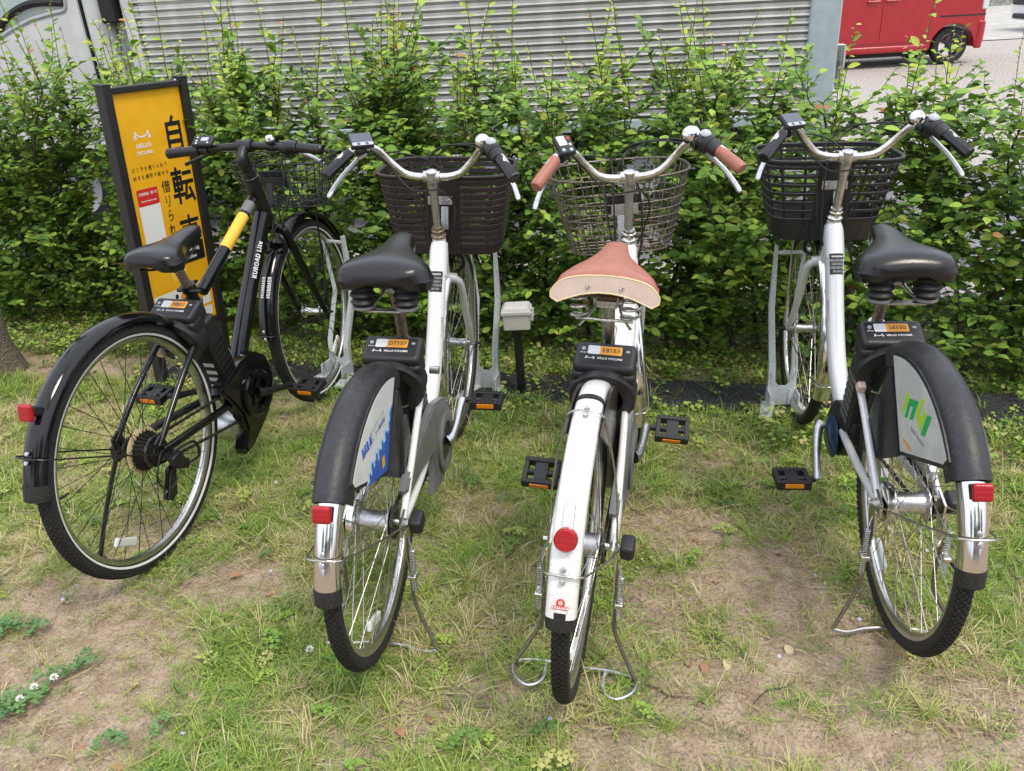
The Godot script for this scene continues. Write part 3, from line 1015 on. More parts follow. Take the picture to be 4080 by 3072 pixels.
# ------------------------------------------------------------------ written characters as brush strokes on a 100 x 100 field
const GLYPH := {
	"自": [[50,0,40,18],[18,18,18,100],[18,18,82,18,82,100],[18,44,82,44],[18,70,82,70],[18,95,82,95]],
	"転": [[4,13,46,13],[9,28,9,62],[9,28,43,28,43,62],[9,45,43,45],[9,62,43,62],[2,78,49,78],[26,2,26,100],[58,18,94,18],[53,44,98,44],[70,46,56,90,92,84],[82,64,96,98]],
	"車": [[8,14,92,14],[20,30,20,68],[20,30,80,30,80,68],[20,49,80,49],[20,68,80,68],[4,84,96,84],[50,0,50,100]],
	"借": [[28,2,6,50],[20,34,20,98],[36,20,98,20],[54,6,54,40],[80,6,80,40],[32,40,100,40],[46,54,46,96],[46,54,90,54,90,96],[46,75,90,75],[46,94,90,94]],
	"り": [[28,10,26,50,34,60],[70,6,72,50,56,92,44,98]], "ら": [[40,8,58,18],[32,28,28,62,50,48,74,52,76,74,56,92,34,94]],
	"れ": [[28,4,28,98],[10,30,34,26,8,74],[30,50,52,28,64,30,62,80,72,92,92,78]], "ま": [[18,24,84,24],[20,46,82,46],[54,4,54,80,36,92,22,84,34,72,60,78,86,94]],
	"ど": [[30,10,42,46],[80,32,34,56,28,80,50,94,82,90],[72,8,78,18],[86,4,92,14]], "こ": [[24,20,76,20,66,30],[22,70,36,88,82,86]],
	"で": [[12,20,88,16],[70,20,44,44,48,74,72,88],[70,40,76,50],[84,34,90,44]], "も": [[46,6,38,70,56,92,78,84,76,62],[20,30,66,32],[18,52,62,54]],
	"て": [[12,20,88,16],[70,20,44,44,48,74,72,88]], "好": [[30,4,14,60,46,94],[44,30,34,70,8,96],[4,34,48,30],[58,14,92,14,74,36],[74,36,74,92,62,88],[52,52,98,52]],
	"き": [[20,22,76,16],[20,42,80,36],[44,2,62,56],[62,58,34,62],[26,74,40,92,72,90]], "な": [[12,26,56,22],[38,6,14,60],[66,24,88,36],[62,44,62,78,46,92,34,82,48,74,86,92]],
	"場": [[2,36,36,34],[20,10,20,76],[2,82,38,72],[52,4,52,38],[52,4,90,4,90,38],[52,21,90,21],[52,38,90,38],[42,50,98,50],[56,52,40,74],[52,62,92,62,84,96],[66,64,48,92],[80,64,62,94]],
	"所": [[6,12,46,10],[12,26,42,26,42,50,12,50],[12,26,8,96],[92,6,60,16,58,60,50,96],[60,44,98,44],[82,46,82,98]],
	"返": [[10,8,20,20],[4,40,20,40,18,74,4,92],[20,78,50,94,98,94],[34,12,92,10],[40,12,36,80],[44,36,84,34,44,82],[52,50,90,82]],
	"せ": [[6,38,94,32],[70,8,70,58,58,60],[32,14,32,80,46,90,82,88]], "る": [[26,12,72,10,24,56,54,44,78,56,76,80,52,94,38,84,52,76,62,86]],
	"ご": [[24,20,76,20,66,30],[22,70,36,88,82,86],[74,4,80,14],[86,0,92,10]], "利": [[40,4,10,14],[4,30,46,30],[26,12,26,96],[26,34,4,70],[28,36,46,60],[62,14,62,70],[90,4,90,94,80,90]],
	"用": [[16,8,16,70,6,96],[16,8,86,8,86,94,76,90],[16,36,86,36],[16,62,86,62],[50,8,50,94]], "料": [[10,12,18,30],[44,10,34,30],[2,42,50,42],[26,4,26,96],[26,44,4,76],[28,46,50,70],[64,14,74,26],[60,38,70,50],[54,70,98,60],[86,4,86,98]],
	"金": [[50,2,4,44],[50,2,96,44],[28,40,72,40],[14,60,86,60],[50,40,50,90],[28,68,34,84],[72,66,64,84],[6,92,94,92]], "・": [[46,50,54,50]],
	"使": [[26,2,6,48],[18,32,18,98],[34,18,98,18],[42,32,90,32,90,56,42,56,42,32],[66,4,64,64,34,96],[44,66,70,88,98,96]], "い": [[18,18,22,76,36,70],[72,22,88,58]],
	"方": [[50,2,50,18],[4,22,96,22],[44,24,36,66,8,96],[40,46,82,46,76,92,60,92]], "会": [[50,2,4,46],[50,2,96,46],[30,42,70,42],[14,58,86,58],[44,58,24,90,78,86],[64,70,84,96]],
	"社": [[18,4,26,16],[4,26,38,26,6,64],[22,46,22,98],[24,48,38,60],[46,38,96,38],[70,6,70,92],[42,92,98,92]], "株": [[4,28,44,28],[24,4,24,98],[24,30,4,70],[26,32,44,58],[58,10,50,32],[54,22,92,22],[46,46,98,46],[72,4,72,98],[72,48,48,84],[72,48,98,84]],
	"式": [[8,20,92,20],[60,4,68,60,92,96,96,78],[14,46,52,46],[34,46,34,84],[8,90,56,80],[76,4,86,14]], "エ": [[16,16,84,16],[50,16,50,84],[8,84,92,84]], "ム": [[50,8,20,80,80,76],[62,52,88,92]],
	"ケ": [[30,6,10,50],[24,30,92,30],[62,30,56,66,30,94]], "ー": [[8,50,92,50]], "と": [[30,8,42,46],[80,28,34,54,28,80,50,92,82,88]], "に": [[20,12,16,90],[46,24,84,22],[44,76,58,88,90,84]],
	"ち": [[14,24,86,20],[44,4,28,56,60,44,82,60,76,82,40,94]], "つ": [[8,34,60,22,90,44,80,72,40,86]], "く": [[70,6,28,50,74,94]], "を": [[18,18,78,16],[46,4,24,52,52,42,58,66],[86,36,40,64,40,88,84,92]],
}

# characters in a row (or down a column) starting at the top left o, in the plane (ux, uy up)
func written(parent: Node, words: String, o: Vector3, ux: Vector3, uy: Vector3, size: float, step: Vector2, mt: String, weight := 9.0) -> void:
	var b := MB.new()
	var nz := ux.cross(uy)
	var lift := 0.0
	var at := Vector2.ZERO
	for ch in words:
		if GLYPH.has(ch):
			for s in GLYPH[ch]:
				for i in range(0, s.size() - 2, 2):
					var p := Vector2(s[i], s[i + 1])
					var q := Vector2(s[i + 2], s[i + 3])
					var d := (q - p).normalized()
					var e := Vector2(-d.y, d.x) * weight * 0.5
					p -= d * weight * 0.42
					q += d * weight * 0.42
					var c := []
					for w in [p + e, q + e, q - e, p - e]:
						c.append(o + ux * (at.x + w.x * size / 100.0) + uy * (at.y - w.y * size / 100.0) + nz * lift)
					if (c[1] - c[0]).cross(c[2] - c[0]).dot(nz) > 0.0: b.q(c[0], c[1], c[2], c[3])
					else: b.q(c[3], c[2], c[1], c[0])
					lift += 0.00002
			lift = 0.0
		at += step
	put(parent, "lettering", b, mt)

func disc(b: MB, c: Vector3, r: float, ux: Vector3, uy: Vector3, n := 20) -> void:
	for i in n:
		var a := TAU * i / n
		var w := TAU * (i + 1) / n
		b.t(c, c + (ux * cos(a) + uy * sin(a)) * r, c + (ux * cos(w) + uy * sin(w)) * r)

func plate(b: MB, o: Vector3, w: float, h: float, r: float, ux: Vector3, uy: Vector3) -> void:   # rounded flat print, o its middle
	var pts := []
	for cn in 4:
		for j in 4:
			var a := PI / 2 * (cn + j / 3.0)
			pts.append(o + ux * ((w / 2 - r) * (1 if cn == 0 or cn == 3 else -1) + r * cos(a)) + uy * ((h / 2 - r) * (1 if cn < 2 else -1) + r * sin(a)))
	for i in pts.size():
		b.t(o, pts[i], pts[(i + 1) % pts.size()])

# the smiling cycle mark: a sagging bar with a hooked wheel at each end
func cycle_mark(parent: Node, o: Vector3, w: float, ux: Vector3, uy: Vector3, mt: String) -> void:
	var b := MB.new()
	var pts := []
	for i in 9:
		var u := i / 8.0 * 2.0 - 1.0
		pts.append(o + ux * (u * w * 0.36) + uy * (w * 0.16 * (u * u) - w * 0.06))
	var th := w * 0.035
	for i in 8:
		b.q(pts[i] - uy * th, pts[i + 1] - uy * th, pts[i + 1] + uy * th, pts[i] + uy * th)
	for s in [-1, 1]:
		var c: Vector3 = o + ux * (s * w * 0.43) - uy * w * 0.08 + ux.cross(uy) * 0.00005
		for i in 12:
			var a := TAU * i / 12
			var e := TAU * (i + 1) / 12
			b.q(c + (ux * cos(a) + uy * sin(a)) * w * 0.055, c + (ux * cos(a) + uy * sin(a)) * w * 0.10, c + (ux * cos(e) + uy * sin(e)) * w * 0.10, c + (ux * cos(e) + uy * sin(e)) * w * 0.055)
		var h: Vector3 = o + ux * (s * w * 0.37) + uy * w * 0.12 + ux.cross(uy) * 0.0001
		b.q(h - ux * th, h + ux * th, c + ux * th, c - ux * th)
		b.q(h - ux * th * 2 + uy * th * 2, h - ux * th * 2, h + ux * th * 2, h + ux * th * 2 + uy * th * 2)
	put(parent, "emblem", b, mt)

func sign_board() -> void:
	var d := Vector3(0.47, 0, -0.8827)
	var S := thing("sign_board", "tall yellow share cycle sign board with black posts by the hedge", "sign", Vector3(-1.385, 0, -3.34))
	S.basis = Basis(Vector3.BACK, -0.05) * Basis(d, Vector3.UP, Vector3(0.8827, 0, 0.47))
	var hw := 0.18
	for s in [-1, 1]:
		var b := MB.new()
		b.box(Vector3(s * hw, 0.595, 0), Vector3(0.036, 1.22, 0.046), Basis.IDENTITY, 0.003)
		var p := put(S, "post", b, "sign_frame")
		b = MB.new()
		b.box(Vector3(s * hw, 1.209, 0), Vector3(0.038, 0.009, 0.048), Basis.IDENTITY, 0.003)
		put(p, "post_cap", b, "sign_frame")
	var b := MB.new()
	b.box(Vector3(0, 1.188, 0), Vector3(2 * hw - 0.037, 0.022, 0.04), Basis.IDENTITY, 0.003)
	put(S, "top_bar", b, "sign_frame")
	b = MB.new()
	b.box(Vector3(0, 0.205, 0), Vector3(2 * hw - 0.037, 0.024, 0.04), Basis.IDENTITY, 0.003)
	put(S, "bottom_bar", b, "sign_frame")
	for s in [-1, 1]:
		b = MB.new()
		b.lathe([Vector2(0, 0.006), Vector2(0.005, 0.005), Vector2(0.006, 0), Vector2(0, 0)], Vector3(s * (hw - 0.03), 1.199, 0.006), Vector3.UP, 8)
		put(S, "bolt", b, "alloy")
	b = MB.new()
	b.box(Vector3(0, 0.697, 0.0), Vector3(2 * hw - 0.038, 0.958, 0.012))
	var P := put(S, "panel", b, "sign_yellow")
	var ux := Vector3.RIGHT
	var uy := Vector3.UP
	var tall := Vector3(0, 1.3, 0)
	var z := 0.0068
	var W := 0.322
	var x0 := -W / 2
	var y0 := 1.176
	var H := 0.958
	written(P, "自", Vector3(x0 + 0.655 * W, y0 - 0.115 * H, z), ux, tall, 0.100, Vector2.ZERO, "print_black", 13.0)
	written(P, "転", Vector3(x0 + 0.645 * W, y0 - 0.318 * H, z), ux, tall, 0.106, Vector2.ZERO, "print_black", 11.5)
	written(P, "車", Vector3(x0 + 0.645 * W, y0 - 0.525 * H, z), ux, tall, 0.106, Vector2.ZERO, "print_black", 11.5)
	written(P, "借りられま", Vector3(x0 + 0.475 * W, y0 - 0.355 * H, z), ux, Vector3(0, 1.15, 0), 0.041, Vector2(0, -0.0505), "print_black", 9.0)
	written(P, "どこでも借りられて", Vector3(x0 + 0.09 * W, y0 - 0.283 * H, z), ux, Vector3(0, 1.15, 0), 0.0145, Vector2(0.0195, 0), "print_black", 10.0)
	written(P, "好きな場所で返せる", Vector3(x0 + 0.09 * W, y0 - 0.315 * H, z), ux, Vector3(0, 1.15, 0), 0.0145, Vector2(0.0195, 0), "print_black", 10.0)
	cycle_mark(P, Vector3(x0 + 0.33 * W, y0 - 0.165 * H, z), 0.078, ux, uy, "print_white")
	lettering(P, "HELLO", Transform3D(Basis.IDENTITY, Vector3(x0 + 0.33 * W, y0 - 0.204 * H, z)), 0.0175, "print_white")
	lettering(P, "CYCLING", Transform3D(Basis.IDENTITY, Vector3(x0 + 0.33 * W, y0 - 0.232 * H, z)), 0.0135, "print_white")
	b = MB.new()
	plate(b, Vector3(x0 + 0.25 * W, y0 - 0.492 * H, z), 0.102, 0.235, 0.007, ux, uy)
	put(P, "white_card", b, "print_white")
	b = MB.new()
	plate(b, Vector3(x0 + 0.25 * W, y0 - 0.404 * H, z + 0.0004), 0.102, 0.066, 0.006, ux, uy)
	put(P, "red_card", b, "print_red")
	written(P, "ご利用料金・使い方", Vector3(x0 + 0.25 * W - 0.046, y0 - 0.383 * H, z + 0.0008), ux, Vector3(0, 1.3, 0), 0.0098, Vector2(0.0102, 0), "print_white", 12.0)
	lettering(P, "Price & How to use", Transform3D(Basis.IDENTITY, Vector3(x0 + 0.25 * W, y0 - 0.419 * H, z + 0.0008)), 0.0062, "print_white")
	# pale figure behind the saddle
	b = MB.new()
	b.q(Vector3(x0 + 0.1 * W, y0 - 0.63 * H, z), Vector3(x0 + 0.3 * W, y0 - 0.65 * H, z), Vector3(x0 + 0.3 * W, y0 - 0.625 * H, z), Vector3(x0 + 0.1 * W, y0 - 0.605 * H, z))
	b.q(Vector3(x0 + 0.34 * W, y0 - 0.635 * H, z), Vector3(x0 + 0.42 * W, y0 - 0.645 * H, z), Vector3(x0 + 0.42 * W, y0 - 0.59 * H, z), Vector3(x0 + 0.34 * W, y0 - 0.58 * H, z))
	b.q(Vector3(x0 + 0.4 * W, y0 - 0.785 * H, z), Vector3(x0 + 0.6 * W, y0 - 0.775 * H, z), Vector3(x0 + 0.64 * W, y0 - 0.74 * H, z), Vector3(x0 + 0.36 * W, y0 - 0.74 * H, z))
	put(P, "pale_figure", b, "sign_pale_yellow")
	b = MB.new()
	plate(b, Vector3(x0 + 0.68 * W, y0 - 0.683 * H, z + 0.0003), 0.19, 0.076, 0.005, ux, uy)
	put(P, "black_card", b, "print_black")
	lettering(P, "te sharing", Transform3D(Basis.IDENTITY, Vector3(x0 + 0.76 * W, y0 - 0.668 * H, z + 0.0007)), 0.0135, "print_white")
	lettering(P, "station", Transform3D(Basis.IDENTITY, Vector3(x0 + 0.74 * W, y0 - 0.700 * H, z + 0.0007)), 0.0135, "print_white")
	b = MB.new()
	plate(b, Vector3(x0 + 0.5 * W, y0 - 0.875 * H, z), 0.292, 0.105, 0.006, ux, uy)
	plate(b, Vector3(x0 + 0.5 * W, y0 - 0.965 * H, z), 0.292, 0.042, 0.004, ux, uy)
	put(P, "white_card", b, "print_white")
	b = MB.new()
	for q in [[0.2, 0.895, 0.036], [0.55, 0.865, 0.03], [0.8, 0.86, 0.034]]:
		disc(b, Vector3(x0 + q[0] * W, y0 - q[1] * H, z + 0.0004), q[2], ux, uy)
	put(P, "orange_disc", b, "print_orange")
	b = MB.new()
	plate(b, Vector3(x0 + 0.2 * W, y0 - 0.897 * H, z + 0.0008), 0.026, 0.05, 0.004, ux, uy)
	plate(b, Vector3(x0 + 0.07 * W, y0 - 0.87 * H, z + 0.0008), 0.016, 0.02, 0.006, ux, uy)
	plate(b, Vector3(x0 + 0.4 * W, y0 - 0.85 * H, z + 0.0008), 0.016, 0.02, 0.006, ux, uy)
	plate(b, Vector3(x0 + 0.68 * W, y0 - 0.845 * H, z + 0.0008), 0.016, 0.02, 0.006, ux, uy)
	plate(b, Vector3(x0 + 0.62 * W, y0 - 0.815 * H, z + 0.0008), 0.1, 0.016, 0.007, ux, uy)
	put(P, "dark_icon", b, "print_black")
	b = MB.new()
	plate(b, Vector3(x0 + 0.2 * W, y0 - 0.897 * H, z + 0.0012), 0.021, 0.04, 0.002, ux, uy)
	plate(b, Vector3(x0 + 0.77 * W, y0 - 0.855 * H, z + 0.0012), 0.016, 0.026, 0.003, ux, uy)
	put(P, "pale_icon", b, "print_white")
	written(P, "ご利用方", Vector3(x0 + 0.5 * W, y0 - 0.81 * H, z + 0.0012), ux, uy, 0.008, Vector2(0.012, 0), "print_white", 10.0)

# ------------------------------------------------------------------ bicycles
# bicycle frame: x to its right, y up, -z forward; origin on the ground under the rear axle
const AX := Vector3.RIGHT

func P(y: float, z: float, x := 0.0) -> Vector3:
	return Vector3(x, y, z)

var tyre_cache := {}

func tyre_mesh(R: float, s: float, mt: Material) -> Array:      # smooth carcass and the raised tread blocks
	var key := "%.3f" % R
	if tyre_cache.has(key): return tyre_cache[key]
	var b := MB.new()
	var n := 84
	var prof := []
	for j in 15:
		var e := lerpf(-0.80, 0.80, j / 14.0) * PI
		prof.append(Vector2(R - s + cos(e) * s, sin(e) * s * 0.98))
	prof.append(prof[0])
	b.lathe(prof, Vector3.ZERO, AX, n)
	var t := MB.new()
	var rows := 7
	var around := int(TAU * R / 0.0155)
	for j in rows:
		var e := lerpf(-0.95, 0.95, float(j) / (rows - 1))
		var rr := R - s + cos(e) * s
		for i in around:
			var a := TAU * (i + (0.5 if j % 2 else 0.0)) / around
			var rad := Vector3(0, sin(a), cos(a))
			var tg := Vector3(0, cos(a), -sin(a))
			var nn := (rad * cos(e) + AX * sin(e)).normalized()
			var sd := nn.cross(tg)
			var c := rad * (R - s) + nn * (s + 0.0002)
			var poly := [tg * 0.0062, tg * 0.001 + sd * 0.0034, tg * -0.0046 + sd * 0.003, tg * -0.0018, tg * -0.0046 - sd * 0.003, tg * 0.001 - sd * 0.0034]
			var top := PackedVector3Array()
			var bot := PackedVector3Array()
			for p in poly:
				top.append(c + p + nn * 0.0013)
				bot.append(c + p * 1.06 - nn * 0.0006)
			for k in 6:
				var q := (k + 1) % 6
				t.q(bot[k], bot[q], top[q], top[k])
			t.q(top[0], top[1], top[2], top[3])
			t.q(top[0], top[3], top[4], top[5])
			if (top[1] - top[0]).cross(top[2] - top[0]).dot(nn) < 0.0:
				for w in range(t.V.size() - 48, t.V.size(), 3):
					var z := t.V[w + 1]
					t.V[w + 1] = t.V[w + 2]
					t.V[w + 2] = z
	tyre_cache[key] = [b.mesh(mt), t.mesh(mt)]
	return tyre_cache[key]

func ring_tube(r: float, sec: Array, n := 72) -> MB:     # closed profile (radius, x) turned round the x axis
	var b := MB.new()
	b.lathe(sec, Vector3.ZERO, AX, n)
	return b

func wheel(parent: Node, called: String, x: Transform3D, R: float, o: Dictionary) -> Node3D:
	var W := node(parent, called, x)
	var s: float = o.get("s", 0.0185)
	var tm := tyre_mesh(R, s, M["rubber"])
	var ty := put(W, "tyre", tm[0], null)
	put(ty, "tread", tm[1], null)
	if o.get("line", false):
		for sx in [-1, 1]:
			var lb := MB.new()
			var e := 2.22
			for q in [1.98, 2.1]: pass
			lb.lathe([Vector2(R - s + cos(1.9) * s * 1.02, sx * sin(1.9) * s), Vector2(R - s + cos(2.2) * s * 1.02, sx * (sin(2.2) * s + 0.0006)), Vector2(R - s + cos(2.2) * s * 1.02, sx * (sin(2.2) * s - 0.001)), Vector2(R - s + cos(1.9) * s * 1.02, sx * (sin(1.9) * s - 0.001)), Vector2(R - s + cos(1.9) * s * 1.02, sx * sin(1.9) * s)], Vector3.ZERO, AX, 84)
			put(W, "reflective_line", lb, "label_white")
	var ro := R - s * 1.55
	var ri := ro - 0.019
	var rim := ring_tube(ro, [Vector2(ro, -0.0125), Vector2(ro, 0.0125), Vector2(ro - 0.012, 0.0118), Vector2(ri, 0.006), Vector2(ri - 0.001, 0.0), Vector2(ri, -0.006), Vector2(ro - 0.012, -0.0118), Vector2(ro, -0.0125)], 84)
	put(W, "rim", rim, o.get("rim", "alloy_rim"))
	var fl: float = o.get("flange", 0.024)
	var hw: float = o.get("hub_half", 0.033)
	var hub := MB.new()
	var c: float = o.get("core", 0.014)
	hub.lathe([Vector2(0, -hw - 0.022), Vector2(0.008, -hw - 0.022), Vector2(0.01, -hw - 0.004), Vector2(fl + 0.003, -hw - 0.0025), Vector2(fl + 0.003, -hw + 0.001), Vector2(c + 0.003, -hw + 0.005), Vector2(c, 0), Vector2(c + 0.003, hw - 0.005), Vector2(fl + 0.003, hw - 0.001), Vector2(fl + 0.003, hw + 0.0025), Vector2(0.01, hw + 0.004), Vector2(0.008, hw + 0.022), Vector2(0, hw + 0.022)], Vector3.ZERO, AX, 24)
	put(W, "hub", hub, o.get("hub", "alloy"))
	var n: int = o.get("spokes", 36)
	var spoke: ArrayMesh
	var a0: float = o.get("turn", 0.0)
	for i in n:
		var side := -1.0 if i % 2 == 0 else 1.0
		var a := TAU * i / n + a0
		var h := a + (0.9 if (i / 2) % 2 == 0 else -0.9)
		var from := Vector3(side * hw, sin(h) * fl, cos(h) * fl)
		var to := Vector3(side * 0.002, sin(a) * (ri + 0.002), cos(a) * (ri + 0.002))
		if spoke == null:
			var sb := MB.new()
			sb.tube([Vector3.ZERO, Vector3(0, from.distance_to(to), 0)], o.get("spoke_r", 0.00115), 5)
			spoke = sb.mesh(M[o.get("spoke", "steel")])
		put(W, "spoke", spoke, null, along(from, to))
	var vb := MB.new()
	var va := a0 + 0.087
	vb.tube([P(sin(va) * ri, cos(va) * ri), P(sin(va) * (ri - 0.035), cos(va) * (ri - 0.035))], [0.004, 0.0032], 8)
	put(W, "valve", vb, "black_plastic")
	if o.has("reflector"):
		var ra: float = o["reflector"]
		var rb := MB.new()
		rb.box(P(sin(ra) * R * 0.72, cos(ra) * R * 0.72), Vector3(0.012, 0.026, 0.085), Basis(AX, -ra + PI / 2), 0.01)
		put(W, "wheel_reflector", rb, "clear_lens")
	return W

# guard swept round an axle; angles in degrees, 0 to the rear, 90 up
func guard(c: Vector3, R: float, a0: float, a1: float, w: float, h: float, t: float, n := 40, flat := 0.0) -> MB:
	var loop := PackedVector2Array()
	var k := 12
	for i in k + 1:
		var a := PI * i / k
		loop.append(Vector2(-cos(a) * w, -h + sin(a) * h if flat == 0.0 else -h + pow(sin(a), flat) * h))
	for i in k + 1:
		var a := PI * (k - i) / k
		loop.append(Vector2(-cos(a) * (w - t), -h + (sin(a) if flat == 0.0 else pow(sin(a), flat)) * (h - t)))
	var fr := []
	for i in n + 1:
		var a := deg_to_rad(lerpf(a0, a1, float(i) / n))
		var rad := Vector3(0, sin(a), cos(a))
		fr.append(Transform3D(Basis(AX, rad, AX.cross(rad)), c + rad * R))
	var b := MB.new()
	b.sweep(loop, fr)
	return b

func saddle_loft(secs: Array, y: float, dz := 0.0) -> MB:
	var rings := []
	for s in secs:
		var r := PackedVector3Array()
		var w: float = s[1]
		for i in 15:
			var a := PI * i / 14.0
			var x := -cos(a) * w
			var e: float = s[3] + s[4]
			var top: float = s[2] - s[3] * pow(absf(cos(a)), 2.0)
			var edge := smoothstep(0.86, 1.0, absf(cos(a)))
			r.append(Vector3(x, y + top - s[4] * 0.55 * edge, s[0] + dz))
		for i in 9:
			var u := 1.0 - 2.0 * i / 8.0
			r.append(Vector3(u * w * 0.95, y + s[2] - s[3] - s[4] * (1.0 if absf(u) > 0.6 else 0.7), s[0] + dz))
		rings.append(r)
	var b := MB.new()
	b.loft(rings)
	return b

func pedal(parent: Node, c: Vector3, side: float, tilt := 0.0) -> void:
	var B := Basis(AX, tilt)
	var b := MB.new()
	var o := c + Vector3(side * 0.052, 0, 0)
	b.tube([c - Vector3(side * 0.012, 0, 0), o + Vector3(side * 0.04, 0, 0)], 0.009, 10)
	for sz in [-1, 1]:
		b.box(o + B * Vector3(0, 0, sz * 0.033), Vector3(0.094, 0.027, 0.014), B, 0.004)
	for sx in [-1, 1]:
		b.box(o + B * Vector3(sx * 0.04, 0, 0), Vector3(0.013, 0.024, 0.06), B, 0.003)
	b.box(o, Vector3(0.035, 0.02, 0.058), B, 0.003)
	for i in 7:
		for sz in [-1, 1]:
			b.box(o + B * Vector3(-0.036 + i * 0.012, 0.0138, sz * 0.0335), Vector3(0.004, 0.003, 0.011), B)
	var p := put(parent, "pedal", b, "black_plastic")
	for sz in [-1, 1]:
		b = MB.new()
		b.box(o + B * Vector3(0, 0.001, sz * 0.0405), Vector3(0.05, 0.013, 0.004), B, 0.001)
		put(p, "pedal_reflector", b, "amber_lens")

func crank(parent: Node, bb: Vector3, side: float, dir: Vector2, x: float, mt: String) -> Vector3:
	var b := MB.new()
	var e := bb + Vector3(side * (x + 0.012), dir.x, dir.y)
	var a := bb + Vector3(side * (x - 0.008), 0, 0)
	var d := (e - a)
	b.tube(spline([a, a + d * 0.1 + Vector3(side * 0.008, 0, 0), a + d * 0.5 + Vector3(side * 0.008, 0, 0), e], 4), [0.019, 0.018, 0.016, 0.0145, 0.0135, 0.0125, 0.0115, 0.011, 0.0105, 0.0105, 0.011, 0.0125, 0.013], 10)
	put(parent, "crank_arm", b, mt)
	return e

func chain(parent: Node, a: Vector3, ra: float, c: Vector3, rc: float, x: float, mt: String) -> void:
	var pts := []
	var d := Vector2(c.z - a.z, c.y - a.y)
	var ang := d.angle()
	for s in [1, -1]:
		var n: Vector2 = Vector2(-sin(ang), cos(ang)) * s
		var p: Vector2 = Vector2(a.z, a.y) + n * ra
		var q: Vector2 = Vector2(c.z, c.y) + n * rc
		var k := int(p.distance_to(q) / 0.0127)
		for i in k: pts.append([p.lerp(q, float(i) / k), (q - p).angle()])
	for e in [[a, ra, 1.0], [c, rc, -1.0]]:
		var k := int(PI * e[1] / 0.0127)
		for i in k + 1:
			var w: float = ang + PI / 2 + PI * i / k * e[2]
			pts.append([Vector2(e[0].z, e[0].y) + Vector2(cos(w), sin(w)) * e[1], w + PI / 2])
	var b := MB.new()
	for i in pts.size():
		var B := Basis(AX, -pts[i][1])
		var o := Vector3(x, pts[i][0].y, pts[i][0].x)
		if i % 2 == 0: b.box(o, Vector3(0.008, 0.0078, 0.015), B)
		else: b.box(o, Vector3(0.0052, 0.0062, 0.0135), B)
	put(parent, "chain", b, mt)

func lock_box(parent: Node, c: Vector3, tilt: float, code: String, label: String) -> void:
	# top case tilted to the rear, horseshoe body below it
	var B := Basis(AX, tilt)
	var b := MB.new()
	b.box(c, Vector3(0.146, 0.05, 0.082), B, 0.013)
	var L := put(parent, "lock_box", b, "lock_black")
	if label: L.set_meta("label", label)
	b = MB.new()
	var loop := PackedVector2Array()
	for i in 21:
		var a := deg_to_rad(lerpf(-62, 242, i / 20.0))
		var rr := 0.079
		loop.append(Vector2(cos(a) * rr, sin(a) * rr * 0.98))
	for i in 21:
		var a := deg_to_rad(lerpf(236, -56, i / 20.0))
		loop.append(Vector2(cos(a) * 0.05, sin(a) * 0.05 - 0.004))
	var C2 := Basis(AX, tilt - 0.1)
	b.prism(loop, c + Vector3(0, -0.072, 0.012) - C2.z * 0.027, AX, C2.y, C2.z * 0.054)
	b.box(c + Vector3(0, -0.03, 0.008), Vector3(0.15, 0.05, 0.06), C2, 0.012)
	put(L, "lock_ring", b, "lock_black")
	var n := B.y
	var u := B.x
	var v := -B.z
	var o := c + n * 0.0252
	b = MB.new()
	plate(b, o - u * 0.0275 + v * 0.012 + n * 0.0003, 0.029, 0.026, 0.003, u, v)
	put(L, "code_label", b, "label_white")
	b = MB.new()
	plate(b, o + u * 0.0125 + v * 0.012 + n * 0.0003, 0.052, 0.026, 0.003, u, v)
	put(L, "code_label", b, "label_orange")
	var T := Basis(u, v, n)
	lettering(L, code, Transform3D(T, o + u * 0.0125 + v * 0.012 + n * 0.0006), 0.0115, "print_dark", false)
	lettering(L, "HELLO CYCLING", Transform3D(T, o + u * 0.012 - v * 0.0125 + n * 0.0003), 0.0058, "print_white")
	cycle_mark(L, o - u * 0.035 - v * 0.0125 + n * 0.0004, 0.022, u, v, "print_white")
	lettering(L, "RETURN", Transform3D(T, o - u * 0.052 + v * 0.002 + n * 0.0003), 0.0028, "print_white")
	b = MB.new()
	b.lathe([Vector2(0, 0.0035), Vector2(0.0045, 0.003), Vector2(0.0055, 0), Vector2(0, 0)], o - u * 0.052 + v * 0.013, n, 14)
	put(L, "return_button", b, "display_grey")
	b = MB.new()
	plate(b, o + u * 0.052 + v * 0.013 + n * 0.0003, 0.009, 0.007, 0.002, u, v)
	put(L, "card_mark", b, "print_grey")
	# shackle key stub
	b = MB.new()
	b.box(c + Vector3(-0.062, -0.115, 0.03), Vector3(0.02, 0.024, 0.024), B, 0.004)
	put(L, "shackle_knob", b, "cream_leather")
	b = MB.new()
	b.tube(spline([c + Vector3(-0.055, -0.12, 0.012), c + Vector3(-0.02, -0.138, 0.012), c + Vector3(0.02, -0.138, 0.012), c + Vector3(0.05, -0.12, 0.012)], 4), 0.004, 8)
	put(L, "shackle", b, "chrome")

func basket_ring(t: float, o: Dictionary, k := 40) -> Array:     # t 0 bottom, 1 rim
	var hx: float = lerpf(o.bx, o.tx, t)
	var hz: float = lerpf(o.bz, o.tz, t)
	var y: float = lerpf(o.y0, o.y1, t)
	var zc: float = lerpf(o.c0, o.c1, t)
	var p: float = o.get("sq", 4.0)
	var tilt: float = o.get("tilt", 0.0)
	var out := []
	for i in k:
		var a := TAU * i / k
		var ca := cos(a)
		var sa := sin(a)
		var r := pow(pow(absf(ca), p) + pow(absf(sa), p), -1.0 / p)
		out.append(Vector3(ca * r * hx, y + tilt * sa * r * hz, zc + sa * r * hz))
	return out

